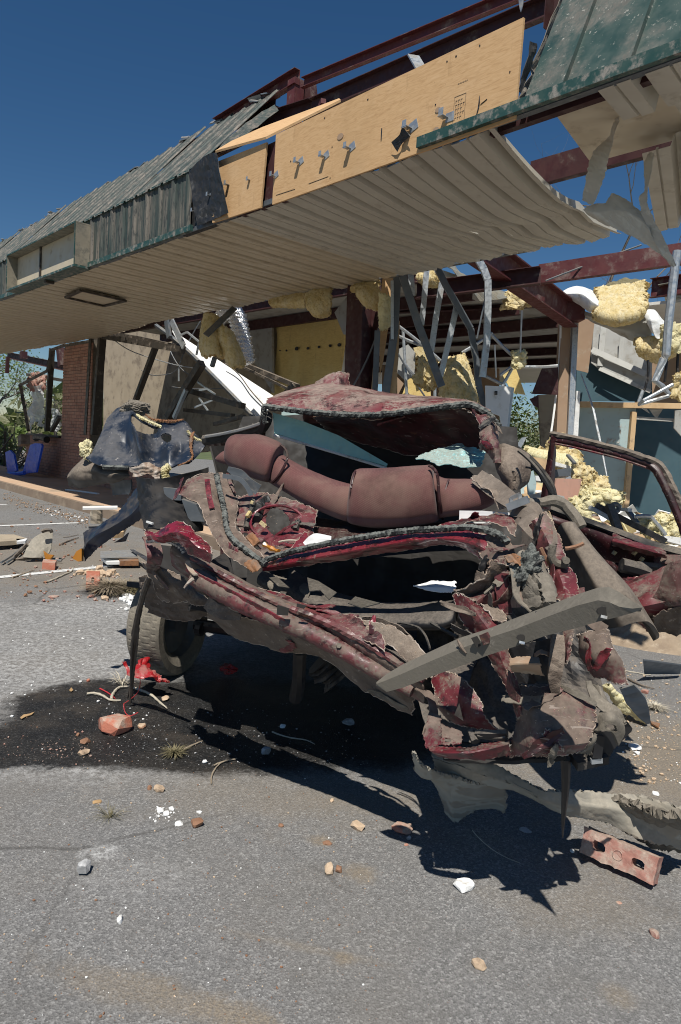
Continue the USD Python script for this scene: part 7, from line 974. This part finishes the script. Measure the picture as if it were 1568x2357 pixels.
# ------------------------------------------------------------------ ground debris
def gsheet(rows, nu=24, nv=50, thick=.01, amp=.01, freq=6, seed=0, **k): return from_grid(interp_rows([[G(*q) for q in r] for r in rows], nu * 2, nv * 2, False, .75), thick, amp, freq, seed, **k)
def cg(f, pts): return [(*f(x, y), z) for x, y, z in pts]
lone('fibre_board', gsheet([cg(K_, [(240, 90, .36), (430, 180, .34), (620, 235, .30), (850, 352, .27), (1000, 352, .27), (1170, 368, .25), (1330, 380, .24), (1620, 455, .26)]), cg(K_, [(250, 170, .33), (450, 245, .30), (640, 300, .27), (850, 400, .24), (1000, 420, .23), (1180, 440, .22), (1380, 480, .20), (1620, 560, .2)]), cg(K_, [(270, 245, .27), (470, 300, .25), (660, 345, .22), (830, 410, .2), (980, 475, .18), (1190, 520, .15), (1380, 610, .12), (1620, 680, .09)])], 26, 60, .014, .022, 4, 301, ragged=.03, fine=.004, jag=.02), 'fibre_board', 'long grey fibre board lying under the tail of the car', 'board', smooth=14)
lone('fibre_board', gsheet([cg(K_, [(148, 165, .40), (230, 215, .34), (300, 250, .30), (470, 300, .25), (640, 335, .22)]), cg(K_, [(185, 220, .30), (280, 300, .24), (360, 360, .2), (490, 380, .18), (660, 400, .16)]), cg(K_, [(215, 275, .22), (300, 390, .1), (372, 512, .02), (480, 440, .08), (640, 462, .06)])], 26, 40, .012, .022, 4, 302, fine=.004, jag=.02), 'fibre_board', 'folded grey board corner left of the long fibre board', 'board', smooth=14)
lone('fibre_board', gsheet([cg(K_, [(1185, 372, .24), (1300, 400, .26), (1440, 470, .27), (1620, 500, .3)]), cg(K_, [(1195, 440, .17), (1290, 500, .16), (1440, 540, .15), (1620, 580, .18)]), cg(K_, [(1205, 500, .10), (1320, 560, .09), (1480, 640, .06), (1620, 660, .08)])], 24, 30, .03, .03, 6, 303, fine=.006, jag=.02), 'mud_grey', 'crumpled thick board edge above the loose brick', 'board', smooth=14)
def holed_brick(p, q, face, t, mat, label, holes=2, frog=True):
    """a clay brick, p to q along its length, lying on a long edge"""
    import manifold3d as m3
    L = np.linalg.norm(q - p); hgt, th = face, t
    b = m3.Manifold.cube([L, th, hgt], True)
    for s in ((-1, 1) if holes == 2 else (0,)):
        h = m3.CrossSection.square([L * .11, hgt * .20], True).offset(.008, m3.JoinType.Round).extrude(th * 1.2); h = h.rotate([90, 0, 0]).translate([s * L * .27, th * .6, 0]); b = b - h
    m = b.refine_to_length(.012).to_mesh(); v = np.array(m.vert_properties[:, :3]); f = np.array(m.tri_verts); v += (meshkit.fbm(v * 45, 4, 4)[:, None] - .62) * .011 * np.sign(v + 1e-9)
    ex = unit(q - p); ey = unit(np.cross([0, 0, 1], ex)); ez = np.cross(ex, ey); tl = -.35; ey2 = ey * math.cos(tl) + ez * math.sin(tl); ez2 = -ey * math.sin(tl) + ez * math.cos(tl)
    c0 = (p + q) / 2; w = c0 + v[:, :1] * ex + v[:, 1:2] * ey2 + v[:, 2:] * ez2; dz = -w[:, 2].min() + .002; w[:, 2] += dz; T = lambda x, y, z: c0 + x * ex + y * ey2 + z * ez2 + [0, 0, dz]
    return w, f, T
p, q = G(*K_(1052, 690)), G(*K_(1440, 862)); wv, wf_, T = holed_brick(p, q, .09, .062, 'brick_pink', '')
lb = thing('loose_brick', 'whole pinkish brick with two slots lying by the grey fibre board', 'brick', (p + q) / 2)
part(lb, 'body', (wv, wf_), 'brick_pink', smooth=35); part(lb, 'stamp_ring', tube([T(.016 * math.cos(t), -.0315, .016 * math.sin(t)) for t in np.linspace(0, 2 * np.pi, 17)], .0018, 5, 40), 'brick_pink')
bv_, bf_, T2 = holed_brick(G(*S_(752, 1150)), G(*S_(872, 1150)), .16, .08, 'brick_red', '', holes=1)
single('loose_brick', (bv_, bf_), 'brick_red', 'red brick half with a square hole standing left of the tyre', 'brick', smooth=35)
single('loose_brick', quadbox([G(*S_(368, 960)), G(*S_(480, 968)), G(*S_(495, 940)), G(*S_(380, 928))] + [G(*S_(368, 960), 0) + [0, 0, .07], G(*S_(480, 968), 0) + [0, 0, .07], G(*S_(495, 940), 0) + [0, 0, .07], G(*S_(380, 928), 0) + [0, 0, .07]]), 'brick_red', 'flat red brick beside the grey plastic fender liner', 'brick')
single('loose_brick', quadbox([p_ + [0, 0, z_] for z_ in (0, .05) for p_ in (G(*S_(842, 768)), G(*S_(888, 772)), G(*S_(885, 742)), G(*S_(840, 738)))]), 'brick_red', 'red brick piece just behind the navy fender tip', 'brick')
stones = [(M_, 467, 118, 128, .62, 'brick_red', 'large orange-red brick chunk on the oil stain'), (M_, 345, 212, 50, .45, 'stone_tan', 'pale tan stone in front of the red brick chunk'), (M_, 348, 166, 44, .5, 'stone_brown', 'brown pebble just behind the pale tan stone'), (M_, 318, 136, 22, .6, 'stone_brown', 'small brown pebble left of the red brick chunk'), (M_, 582, 102, 40, .4, 'stone_brown', 'flat brown flake right of the red brick chunk'), (M_, 648, 362, 50, .55, 'stone_tan', 'tan stone alone near the stain edge'), (M_, 612, 352, 30, .5, 'stone_brown', 'dark pebble touching the lone tan stone'), (M_, 398, 408, 40, .3, 'leaf_dead', 'flat yellowish flake on the bare asphalt'), (M_, 805, 505, 56, .6, 'stone_brown', 'angular dark brown stone beside the white plaster bits'), (M_, 733, 498, 36, .4, 'plaster', 'white plaster piece next to the dark brown stone'), (M_, 816, 450, 24, .4, 'plaster', 'small white plaster bit above the dark brown stone'), (M_, 655, 446, 36, .5, 'plaster', 'left white piece of the plaster cluster'), (M_, 680, 460, 30, .6, 'plaster', 'middle white piece of the plaster cluster'), (M_, 704, 438, 28, .5, 'plaster', 'rear white piece of the plaster cluster'), (M_, 342, 695, 64, .85, 'stone_grey', 'round grey stone on its own at the left'), (M_, 490, 896, 40, .8, 'plaster', 'square white plaster cube in the open foreground'), (M_, 1150, 506, 26, .6, 'stone_brown', 'tiny dark pebble in the middle of the asphalt'), (M_, 1462, 514, 64, .45, 'stone_tan', 'pinkish tan stone near the shadow edge'), (M_, 1345, 695, 56, .7, 'stone_tan', 'yellowish block of sandstone in the foreground'), (M_, 1385, 690, 40, .7, 'stone_brown', 'brown half stone touching the sandstone block'), (M_, 1340, 578, 40, .4, 'stone_brown', 'low crumbled brown clod'), (M_, 1360, 404, 26, .5, 'stone_tan', 'small tan pebble at the shadow edge'), (K_, 100, 562, 112, .35, 'brick_red', 'thin orange-red brick flake in front of the shadow'), (K_, 135, 606, 30, .7, 'stone_grey', 'dark pebble below the orange-red flake'), (K_, 122, 638, 26, .4, 'brick_red', 'tiny red chip below the dark pebble'), (K_, 425, 865, 110, .42, 'plaster', 'long white plaster lump at the edge of the shadow'), (K_, 750, 565, 66, .2, 'stone_grey', 'flat grey flake inside the shadow'), (K_, 1427, 1115, 62, .6, 'brick_pink', 'small reddish stone near the right edge'), (K_, 1240, 940, 40, .15, 'brick_red', 'crushed red brick smear on the asphalt'), (K_, 505, 1278, 84, .55, 'stone_tan', 'rounded tan stone at the bottom of the picture'), (K_, 862, 852, 26, .6, 'brick_pink', 'pink chip at the tip of the shadow'), (K_, 1435, 372, 44, .4, 'plaster', 'white chip lying above the fibre board'), (K_, 1325, 128, 86, .2, 'plaster', 'white smear of plaster on the asphalt at the right'), (K_, 1335, 158, 36, .5, 'plaster', 'white chip below the white smear'), (K_, 995, 672, 30, .5, 'plaster', 'pale chip at the shadow edge beside the brick'), (I_, 335, 830, 62, .4, 'stone_tan', 'tan flake at the end of the pale twig'), (I_, 1370, 965, 72, .5, 'stone_grey', 'grey stone in the deep shadow'), (I_, 905, 1135, 60, .7, 'stone_grey', 'rounded grey stone in the deep shadow near its edge'), (I_, 1000, 985, 36, .6, 'plaster', 'pale chip deep in the shadow'), (I_, 558, 1185, 28, .7, 'plaster', 'bright white chip at the stain edge'), (I_, 200, 985, 60, .4, 'stone_tan', 'tan flakes right of the red brick chunk'), (L_, 650, 1412, 40, .7, 'brick_red', 'small red chip upper left on the stain'), (L_, 770, 812, 66, .5, 'stone_tan', 'tan stone below the dry weeds'), (L_, 675, 795, 44, .6, 'brick_pink', 'reddish stone beside the standing brick half'), (L_, 820, 722, 80, .35, 'brick_pink', 'reddish flake behind the dry weeds'), (L_, 395, 790, 80, .15, 'brick_pink', 'crushed pink brick dust patch'), (L_, 975, 850, 70, .5, 'plaster', 'white rubble piece beside the wiring'), (AC_, 1185, 1245, 90, .5, 'brick_pink', 'reddish chip right of the muddy flap'), (AC_, 1110, 1885, 60, .5, 'plaster', 'white chip right of the broken lamp')]
for i, (f, x, y, sz, fl, mat, lbl) in enumerate(stones):
    c0 = G(*f(x, y)); sc = {id(M_): 1.7422, id(K_): 2.24, id(I_): 2.4123, id(L_): 3.136, id(AC_): 4.48}[id(f)]; d = c0[1]; size = sz / sc * .98 * d * 1.02 / FPX
    single('stone' if 'stone' in mat else 'plaster_chip' if mat == 'plaster' else 'brick_chip' if 'brick' in mat else 'leaf', rock(c0, size * 1.05, 400 + i, fl), mat, lbl, 'stone' if 'stone' in mat else 'plaster chip' if mat == 'plaster' else 'brick chip' if 'brick' in mat else 'leaf')
# planks and sheets lying at the left
def lying(poly, f, z, th, mat, nm, lbl, cat_): lone(nm, slab([G(*f(x, y), z + dz) for x, y, dz in [(*q, 0)[:3] for q in poly]], th, ZZ), mat, lbl, cat_)
lying([(725, 440), (1030, 436), (1030, 420), (725, 425)], S_, .28, .03, 'white_board', 'plank', 'white plank on a stump behind the navy fender', 'plank')
lone('stump', tube([G(*S_(845, 555)), G(*S_(845, 555)) + [0, 0, .27]], [.085, .095], 10, 8, jit=.15), 'lumber_grey', 'weathered wooden stump under the white plank', 'stump')
lying([(985, 690), (1080, 680), (1112, 605), (1070, 640)], S_, .06, .07, 'lumber', 'lumber_offcut', 'yellow lumber offcut lying behind the navy fender', 'lumber')
lying([(880, 865), (1205, 850), (1190, 790), (880, 805)], S_, .10, .006, 'galv', 'metal_sheet', 'flat shiny metal sheet lying left of the tail corner', 'metal sheet')
lying([(1170, 790), (1320, 870), (1300, 900), (1140, 790)], S_, .13, .006, 'blue_hood', 'metal_sheet', 'blue-grey metal strip on the shiny sheet', 'metal sheet')
lying([(890, 885), (1200, 890), (1210, 915), (940, 920)], S_, .04, .03, 'white_board', 'plank', 'white scraps under the shiny sheet', 'scrap')
lying([(1035, 905), (1210, 905), (1215, 928), (1050, 930)], S_, .03, .05, 'rust', 'plank', 'orange wood piece beside the white scraps', 'plank')
lying([(-60, 760), (150, 745), (235, 725), (120, 690), (-60, 690)], S_, .05, .05, 'drywall_tan', 'board_scrap', 'tan board scrap at the left edge', 'board'); lying([(140, 715), (240, 712), (220, 735), (150, 740)], S_, .07, .03, 'plaster', 'board_scrap', 'white strip on the tan board scrap', 'board')
ln = thing('fender_liner', 'grey oval plastic fender liner standing on its edge at the left', 'plastic panel', G(*S_(330, 880)))
q0 = G(*S_(290, 890))[1]
part(ln, 'panel', sheet([[(*S_(240, 760), q0), (*S_(200, 850), q0 - .1)], [(*S_(290, 690), q0 + .05), (*S_(290, 860), q0 - .05)], [(*S_(380, 635), q0 + .1), (*S_(370, 855), q0)], [(*S_(450, 615), q0 + .1), (*S_(420, 830), q0 + .05)], [(*S_(465, 660), q0 + .1), (*S_(450, 780), q0 + .05)]], 24, 20, .01, .015, 4, 311), 'fibre_board'); part(ln, 'lamp', slab([P(*S_(x, y), q0 - .1) for x, y in [(390, 800), (430, 830), (480, 838), (440, 885), (405, 868)]], .03, (0, -1, .3)), 'orange_lens'); [part(ln, 'frame', tube([P(*S_(x, y), q0) for x, y in pts], .02, 6), 'bronze_frame') for pts in ([(240, 740), (160, 820), (95, 890)], [(95, 880), (180, 870), (240, 860), (370, 860)], [(370, 630), (440, 615), (455, 640)])]; part(ln, 'bits', cat([tube([G(*S_(x, y), .03) for x, y in pts], .012, 5) for pts in ([(430, 900), (480, 880), (540, 884)], [(60, 900), (160, 830), (230, 760)], [(10, 900), (120, 830), (200, 760)])]), 'galv_dark')
for i, (f, pts, r, mat, lbl) in enumerate([(L_, [(640, 1503), (700, 1500), (760, 1520), (820, 1550), (890, 1552)], .012, 'twig_pale', 'pale splintered stick left of the wiring'), (L_, [(820, 1545), (850, 1480), (880, 1455), (940, 1450)], .014, 'twig_pale', 'pale root bending up beside the wiring'), (L_, [(960, 1455), (1020, 1470), (1110, 1510), (1170, 1560), (1230, 1610)], .012, 'twig_pale', 'pale twig lying right of the wiring'), (L_, [(735, 1465), (800, 1500), (850, 1540)], .006, 'wire_red', 'thin red splinter among the pale sticks'), (I_, [(440, 1110), (490, 1085), (545, 1062)], .007, 'twig', 'brown twig ending in dry leaves'), (I_, [(610, 1200), (660, 1180), (740, 1160)], .006, 'twig', 'brown twig at the stain edge'), (M_, [(865, 330), (870, 290), (900, 250), (965, 232)], .006, 'twig', 'curved twig near the shadow edge'), (I_, [(940, 1010), (1050, 1045), (1120, 1055), (1180, 1080)], .006, 'twig_pale', 'pale twig in the deep shadow'), (K_, [(470, 560), (560, 650), (640, 700), (720, 732)], .003, 'twig_pale', 'thin wire in the shadow lobe'), (AC_, [(970, 1010), (1100, 1030), (1220, 1055), (1240, 1020)], .006, 'twig_pale', 'pale stick right of the muddy flap'), (AC_, [(1010, 1090), (1150, 1160), (1290, 1200)], .012, 'bark', 'dark stick right of the muddy flap'), (S_, [(110, 1030), (200, 1000), (300, 965)], .012, 'twig', 'dry branch lying across the painted line'), (S_, [(410, 1070), (500, 1035), (610, 985), (640, 945)], .012, 'twig_pale', 'pale branch right of the dry branch'), (S_, [(540, 740), (600, 710), (690, 680)], .016, 'bark', 'dark stick with a knob left of the navy fender'), (S_, [(555, 680), (620, 672), (690, 655)], .008, 'bark', 'thin dark stick above the knobbed one'), (S_, [(360, 205), (450, 210), (520, 195)], .05, 'twig', 'pale log on the sidewalk edge'), (S_, [(0, 165), (70, 155), (140, 148)], .04, 'lumber', 'pale stick on the sidewalk at the left edge')]):
    r = r * .6; lone('twig', tube([G(*f(x, y), r * .9 + .004) for x, y in pts], [r, r * .9, r * .5], 6, 14, jit=.2, seed=i), mat, lbl, 'twig')
lone('pale_tube', strip([G(*S_(580, 262), .15), G(*S_(700, 275), .15), G(*S_(860, 298), .15)], (0, 1, 0), .06, .03, 10), 'white_board', 'thin white strip on the sidewalk under the bumper cover', 'strip')
def tuft(name, c0, n, h, mat, lbl, cat_, spread=.6, seed=0, w=.003):
    w *= .55; n *= 2
    g = np.random.default_rng(seed); ms = []
    for i in range(n):
        a = g.uniform(0, 6.28); d = np.array([math.cos(a), math.sin(a), 0]) * g.uniform(.1, 1) * spread; b = c0 + d * h * .25 * g.uniform(0, 1); e = b + d * h + [0, 0, h * g.uniform(.04, .4)]; m_ = (b + e) / 2 + [0, 0, h * .12]; s = np.array([-math.sin(a), math.cos(a), 0]) * w
        ms.append((np.array([b - s, b + s, m_ + s, m_ - s, e]), np.array([[0, 1, 2], [0, 2, 3], [3, 2, 4]])))
    return lone(name, cat(ms), mat, lbl, cat_)
tuft('dry_weed', G(*I_(385, 1140)), 110, .075, 'grass_dry', 'dry leafy sprig at the end of the brown twig', 'sprig', 1.0, 1, .003)
tuft('dry_weed', G(*M_(450, 470)), 26, .10, 'grass_dry', 'dry pine sprig on the bare asphalt', 'sprig', .9, 2, .0014)
tuft('dry_weed', G(*S_(960, 1165)), 600, .30, 'twig', 'mat of dry weeds left of the tyre', 'weeds', 1.0, 3, .005)
tuft('dry_weed', G(*S_(1130, 1170)), 350, .26, 'grass_dry', 'smaller mat of dry weeds beside the wiring', 'weeds', 1.0, 4, .005)
tuft('dry_weed', G(*L_(900, 1440)), 20, .16, 'twig_pale', 'spiky dry stalks behind the wiring foot', 'sprig', .6, 5, .004)
lone('leaf', slab([G(*L_(x, y), .006) for x, y in [(148, 1682), (175, 1660), (215, 1655), (255, 1640), (235, 1660), (190, 1675), (160, 1692)]], .003, ZZ), 'leaf_dead', 'curled dry leaf at the left edge of the stain', 'leaf'); lone('leaf', slab([G(*L_(x, y), .006) for x, y in [(510, 1480), (525, 1460), (540, 1480), (525, 1490)]], .003, ZZ), 'leaf_dead', 'small dry leaf in the middle of the stain', 'leaf')
lone('insulation_strip', gsheet([cg(AC_, [(740, 1170, .12), (850, 1250, .1), (1000, 1370, .06), (1200, 1540, .02)]), cg(AC_, [(800, 1170, .2), (880, 1250, .16), (1040, 1380, .1), (1215, 1535, .04)]), cg(AC_, [(870, 1330, .08), (930, 1420, .06), (1050, 1480, .04), (1205, 1545, .02)])], 24, 40, .03, .01, 9, 321, fine=.012), 'wool_pale', 'yellow insulation strip on the ground below the muddy flap', 'insulation', smooth=True)
lone('orange_chip', slab([G(*AC_(x, y), .008) for x, y in [(1245, 1548), (1345, 1580), (1330, 1620), (1255, 1575)]], .008, ZZ), 'rust', 'orange chip at the end of the yellow strip', 'chip')
lone('felt_scrap', slab([G(*AC_(x, y), z) for x, y, z in [(1175, 920, .16), (1560, 930, .12), (1560, 1040, .02), (1500, 1085, .0), (1170, 1020, .04)]], .01, ZZ), 'galv_dark', 'blue-grey felt scrap on the ground at the right edge', 'scrap')
tuft('dry_weed', G(*AC_(1300, 1420)), 120, .10, 'twig_pale', 'straw-coloured fluff right of the yellow strip', 'sprig', 1.0, 6, .003)
dg = np.zeros((40, 40, 3)); dc = G(*AC_(1480, 620))
for i in range(40):
    for j in range(40): x, y = (i / 19.5 - 1), (j / 19.5 - 1); dg[i, j] = dc + [x * 1.0, y * .75, .30 * max(0, 1 - x * x - y * y) ** 1.4 - .02]
dg[..., 2] += (meshkit.fbm(dg * 7, 4, 3) - .5) * .12 * (dg[..., 2] > .01); lone('dirt_pile', from_grid(dg, .02, 0, 6, 331), 'dirt', 'pale dirt pile right of the long bumper cover', 'dirt')
# uncounted chips and grit
def scatter(n, fn, smin, smax, seed, flat=.6):
    g = np.random.default_rng(seed); vs, fs, k = [], [], 0
    pool = [rock(np.zeros(3), 1.0, 900 + i, flat) for i in range(14)]
    for i in range(n):
        q = fn(g); v, f = pool[g.integers(14)]; s = smin * (smax / smin) ** (g.random() ** 2.2); a = g.uniform(0, 6.28); R = np.array([[math.cos(a), math.sin(a), 0], [-math.sin(a), math.cos(a), 0], [0, 0, 1]]); vs.append(v @ R * s + q); fs.append(f + k); k += len(v)
    return np.vstack(vs), np.vstack(fs)
def reg(f, x0, x1, y0, y1): return lambda g: G(*f(g.uniform(x0, x1), g.uniform(y0, y1)))
def lump(f, cx, cy, rx, ry): return lambda g: G(*f(cx + rx * g.normal() * .5, cy + ry * g.normal() * .5))
sct = []
for nm, n, fn, a, b, mat, lbl in [('white_chips', 110, reg(M_, 0, 1560, 60, 1300), .002, .008, 'plaster', 'fine white chips strewn over the asphalt'), ('white_chips', 200, reg(L_, 0, 1100, 560, 1700), .004, .022, 'plaster', 'white chips on the dusty asphalt at the left'), ('brown_chips', 420, reg(M_, 0, 1560, 60, 1300), .002, .009, 'stone_brown', 'fine brown chips strewn over the asphalt'), ('tan_chips', 320, reg(M_, 0, 1560, 60, 1300), .002, .008, 'stone_tan', 'fine tan chips strewn over the asphalt'), ('white_chips', 130, lump(S_, 1150, 1210, 90, 110), .015, .06, 'plaster', 'white rubble beside the wiring loom'), ('gutter_debris', 700, lambda g: (lambda t: G(*S_(20 + 760 * t, 330 + 215 * t + 60 * g.normal() * .4)))(g.random()), .006, .038, 'drywall_brown', 'leaf and rubble litter along the kerb'), ('gutter_debris', 300, lambda g: (lambda t: G(*S_(20 + 760 * t, 345 + 215 * t + 70 * g.normal() * .4)))(g.random()), .006, .045, 'mud', 'brown litter along the kerb'), ('gutter_debris', 90, lambda g: (lambda t: G(*S_(350 + 420 * t, 440 + 90 * t + 40 * g.normal() * .4)))(g.random()), .008, .05, 'plaster', 'white litter along the kerb'), ('brick_bits', 170, reg(S_, 0, 1200, 560, 1250), .008, .05, 'brick_pink', 'small brick bits around the left of the lot'), ('dark_bits', 220, reg(S_, 0, 1200, 520, 1250), .006, .05, 'stone_brown', 'small dark bits around the left of the lot'), ('tan_chips', 520, reg(AC_, 950, 1560, 900, 2200), .004, .02, 'stone_tan', 'tan chips on the ground at the right'), ('white_chips', 90, reg(AC_, 950, 1560, 1100, 2200), .003, .014, 'plaster', 'white chips on the ground at the right'), ('stain_grit', 300, reg(I_, 0, 1500, 850, 1200), .003, .012, 'stone_grey', 'grit on the oil stain'), ('stain_grit', 120, lump(M_, 250, 190, 260, 60), .003, .013, 'brick_pink', 'reddish grit around the large brick chunk'), ('plaster_crumbs', 60, lump(M_, 670, 455, 60, 40), .003, .012, 'plaster', 'white crumbs around the plaster cluster'), ('plank_litter', 110, lump(S_, 850, 1000, 170, 40), .02, .09, 'stone_tan', 'tan litter left of the tail corner')]:
    single(nm, scatter(n, fn, a, b, len(sct) + 50), mat, label=lbl, cat='litter', kind='stuff'); sct.append(nm)
def rub(g):
    i, j = g.integers(0, 40), g.integers(0, 24); return grid[i, j] + [g.normal() * .05, g.normal() * .05, 0]
single('rubble_pieces', scatter(420, rub, .05, .4, 77, .35), 'plaster', label='white plaster pieces on the rubble heap', cat='rubble', kind='stuff'); single('rubble_pieces', scatter(110, rub, .05, .25, 78, .35), 'wool', label='insulation scraps on the rubble heap', cat='rubble', kind='stuff'); single('rubble_pieces', scatter(280, rub, .05, .4, 79, .3), 'drywall_brown', label='brown board pieces on the rubble heap', cat='rubble', kind='stuff')

gb_ = np.random.default_rng(31)
for k_ in range(46):
    i_, j_ = gb_.integers(0, 40), gb_.integers(0, 16); q_ = grid[i_, j_] + [0, 0, .05]; e1 = unit([gb_.normal(), gb_.normal() * .5, gb_.normal() * .4]); e2 = unit(np.cross(e1, [gb_.normal() * .4, -1, gb_.normal() * .3 + .4])); a_, b_ = gb_.uniform(.12, .4), gb_.uniform(.05, .18)
    m_, w_ = [('white_board', 'white'), ('plaster', 'crumbling white'), ('drywall_brown', 'brown'), ('drywall_pale', 'grey'), ('teal_wall', 'pale blue-green'), ('lumber', 'bare wood'), ('wool_pale', 'yellow'), ('drywall_tan', 'tan')][gb_.integers(0, 8)]
    single('rubble_board', slab([q_ + e1 * a_ * x + e2 * b_ * y for x, y in ((-1, -1), (1 + gb_.normal() * .1, -1), (1, .8), (.2, 1.1), (-.9, 1))], .02, np.cross(e1, e2)), m_, f'broken {w_} board among the rubble behind the maroon car door', 'board', f'broken {w_} boards on the rubble heap')
# ------------------------------------------------------------------ trees
def limb(out, p, d, L, r, depth, g, bend=.25, kids=3, up=.15, tips=None):
    n = 4; pts = [p]; rr = [r]
    for i in range(n): d = unit(d + g.normal(size=3) * bend * .5 + [0, 0, up * .3]); pts.append(pts[-1] + d * L / n); rr.append(r * (1 - .5 * (i + 1) / n))
    out.append(tube(pts, rr, 5 if r > .03 else 4, sharp=True))
    if depth == 0:
        if tips is not None: tips.append(pts[-1])
        return
    for i in range(kids):
        j = g.integers(2, n + 1); limb(out, pts[j], unit(d + g.normal(size=3) * .75), L * g.uniform(.5, .75), rr[j] * .7, depth - 1, g, bend, kids, up, tips)
def tree(name, base, h, r, mat_l, label, seed, leaves=0, ls=.12, depth=4, kids=3, lean=(0, 0, 1), cr=.5):
    g = np.random.default_rng(seed); out, tips = [], []; limb(out, base, unit(lean), h * .42, r, depth, g, .25, kids, .15, tips)
    t = thing(name, label, 'tree' if name != 'shrub' else 'shrub', base); part(t, 'trunk', cat(out[:1]), 'bark'); part(t, 'branches', cat(out[1:]), 'bark')
    if leaves:
        tips = np.array(tips); k = g.integers(0, len(tips), leaves); c0 = tips[k] + g.normal(size=(leaves, 3)) * cr; n = unit([0, 0, 1]) + g.normal(size=(leaves, 3)) * .8; n /= np.linalg.norm(n, axis=1)[:, None]; a = np.cross(n, g.normal(size=(leaves, 3))); a /= np.linalg.norm(a, axis=1)[:, None]; b = np.cross(n, a); s = ls * g.uniform(.5, 1.2, (leaves, 1))
        v = np.stack([c0 - a * s, c0 + b * s * .5, c0 + a * s, c0 - b * s * .5], 1).reshape(-1, 3); i = np.arange(leaves) * 4; f = np.vstack([np.stack([i, i + 1, i + 2], 1), np.stack([i, i + 2, i + 3], 1)]); part(t, 'crown', (v, f), mat_l)
    return t
def gy(x, Y): q = P(x, 1000, Y); return np.array([q[0], q[1], 0.0])
tree('spring_tree', gy(-20, 42), 8.4, .22, 'leaf_spring', 'spring-green tree at the left edge behind the store', 1, 2400, .11, 4, 4)
tree('spring_tree', gy(70, 50), 6.5, .16, 'leaf_olive', 'thin greyish tree seen through the bent window frame', 2, 700, .10, 4, 4)
tree('spring_tree', gy(130, 46), 5.2, .14, 'leaf_olive', 'low sparse tree beside the brick pier', 4, 350, .10, 4, 4)
tree('bare_tree', gy(1345, 27), 15.5, .24, None, 'bare tree showing over the right bay purlin', 5, 0, depth=5, kids=3)
tree('bare_tree', gy(1500, 30), 14, .24, None, 'bare tree right of the first, behind the batt', 6, 0, depth=5, kids=3)
tree('shrub', gy(1200, 27), 5.2, .09, 'leaf_spring', 'green shrub seen through the gap beside the white panel', 7, 5000, .09, 4, 4, cr=.4)
tree('shrub', gy(1225, 30), 4.4, .08, 'leaf_olive', 'olive shrub at the foot of the tan wall stub', 8, 4000, .09, 4, 4, cr=.4)
g = np.random.default_rng(9); n_ = 26000; xx_ = g.uniform(-140, 140, n_); yy_ = g.uniform(95, 130, n_); zz_ = g.random(n_) ** 1.3 * (3.5 + 2.5 * np.sin(xx_ * .13) + 1.8 * np.sin(xx_ * .41)); c0 = np.stack([xx_, yy_, np.maximum(zz_, .1)], 1); a = g.normal(size=(n_, 3)) * .55; b = g.normal(size=(n_, 3)) * .4
v = np.stack([c0 - a, c0 + b, c0 + a, c0 - b], 1).reshape(-1, 3); i = np.arange(n_) * 4; single('far_thicket', (v, np.vstack([np.stack([i, i + 1, i + 2], 1), np.stack([i, i + 2, i + 3], 1)])), 'leaf_olive', label='far-off line of scrub and trees on the horizon', cat='thicket', kind='stuff')
for i, (x, Y, lbl) in enumerate([(5, 30, 'dark green bush at the far left behind the tangle'), (-40, 24, 'bush at the left edge of the lot')]):
    c0 = gy(x, Y); g = np.random.default_rng(60 + i); n_ = 900; q = g.normal(size=(n_, 3)); q /= np.linalg.norm(q, axis=1)[:, None]; q *= (g.random((n_, 1)) ** .4) * [1.3, 1.0, .8]; q += c0 + [0, 0, .7]; q[:, 2] = np.maximum(q[:, 2], .03); a = g.normal(size=(n_, 3)) * .07; b = g.normal(size=(n_, 3)) * .05; v = np.stack([q - a, q + b, q + a, q - b], 1).reshape(-1, 3); k = np.arange(n_) * 4; t = thing('bush', lbl, 'bush', c0); part(t, 'foliage', (v, np.vstack([np.stack([k, k + 1, k + 2], 1), np.stack([k, k + 2, k + 3], 1)])), 'leaf_spring' if i != 1 else 'leaf_olive')
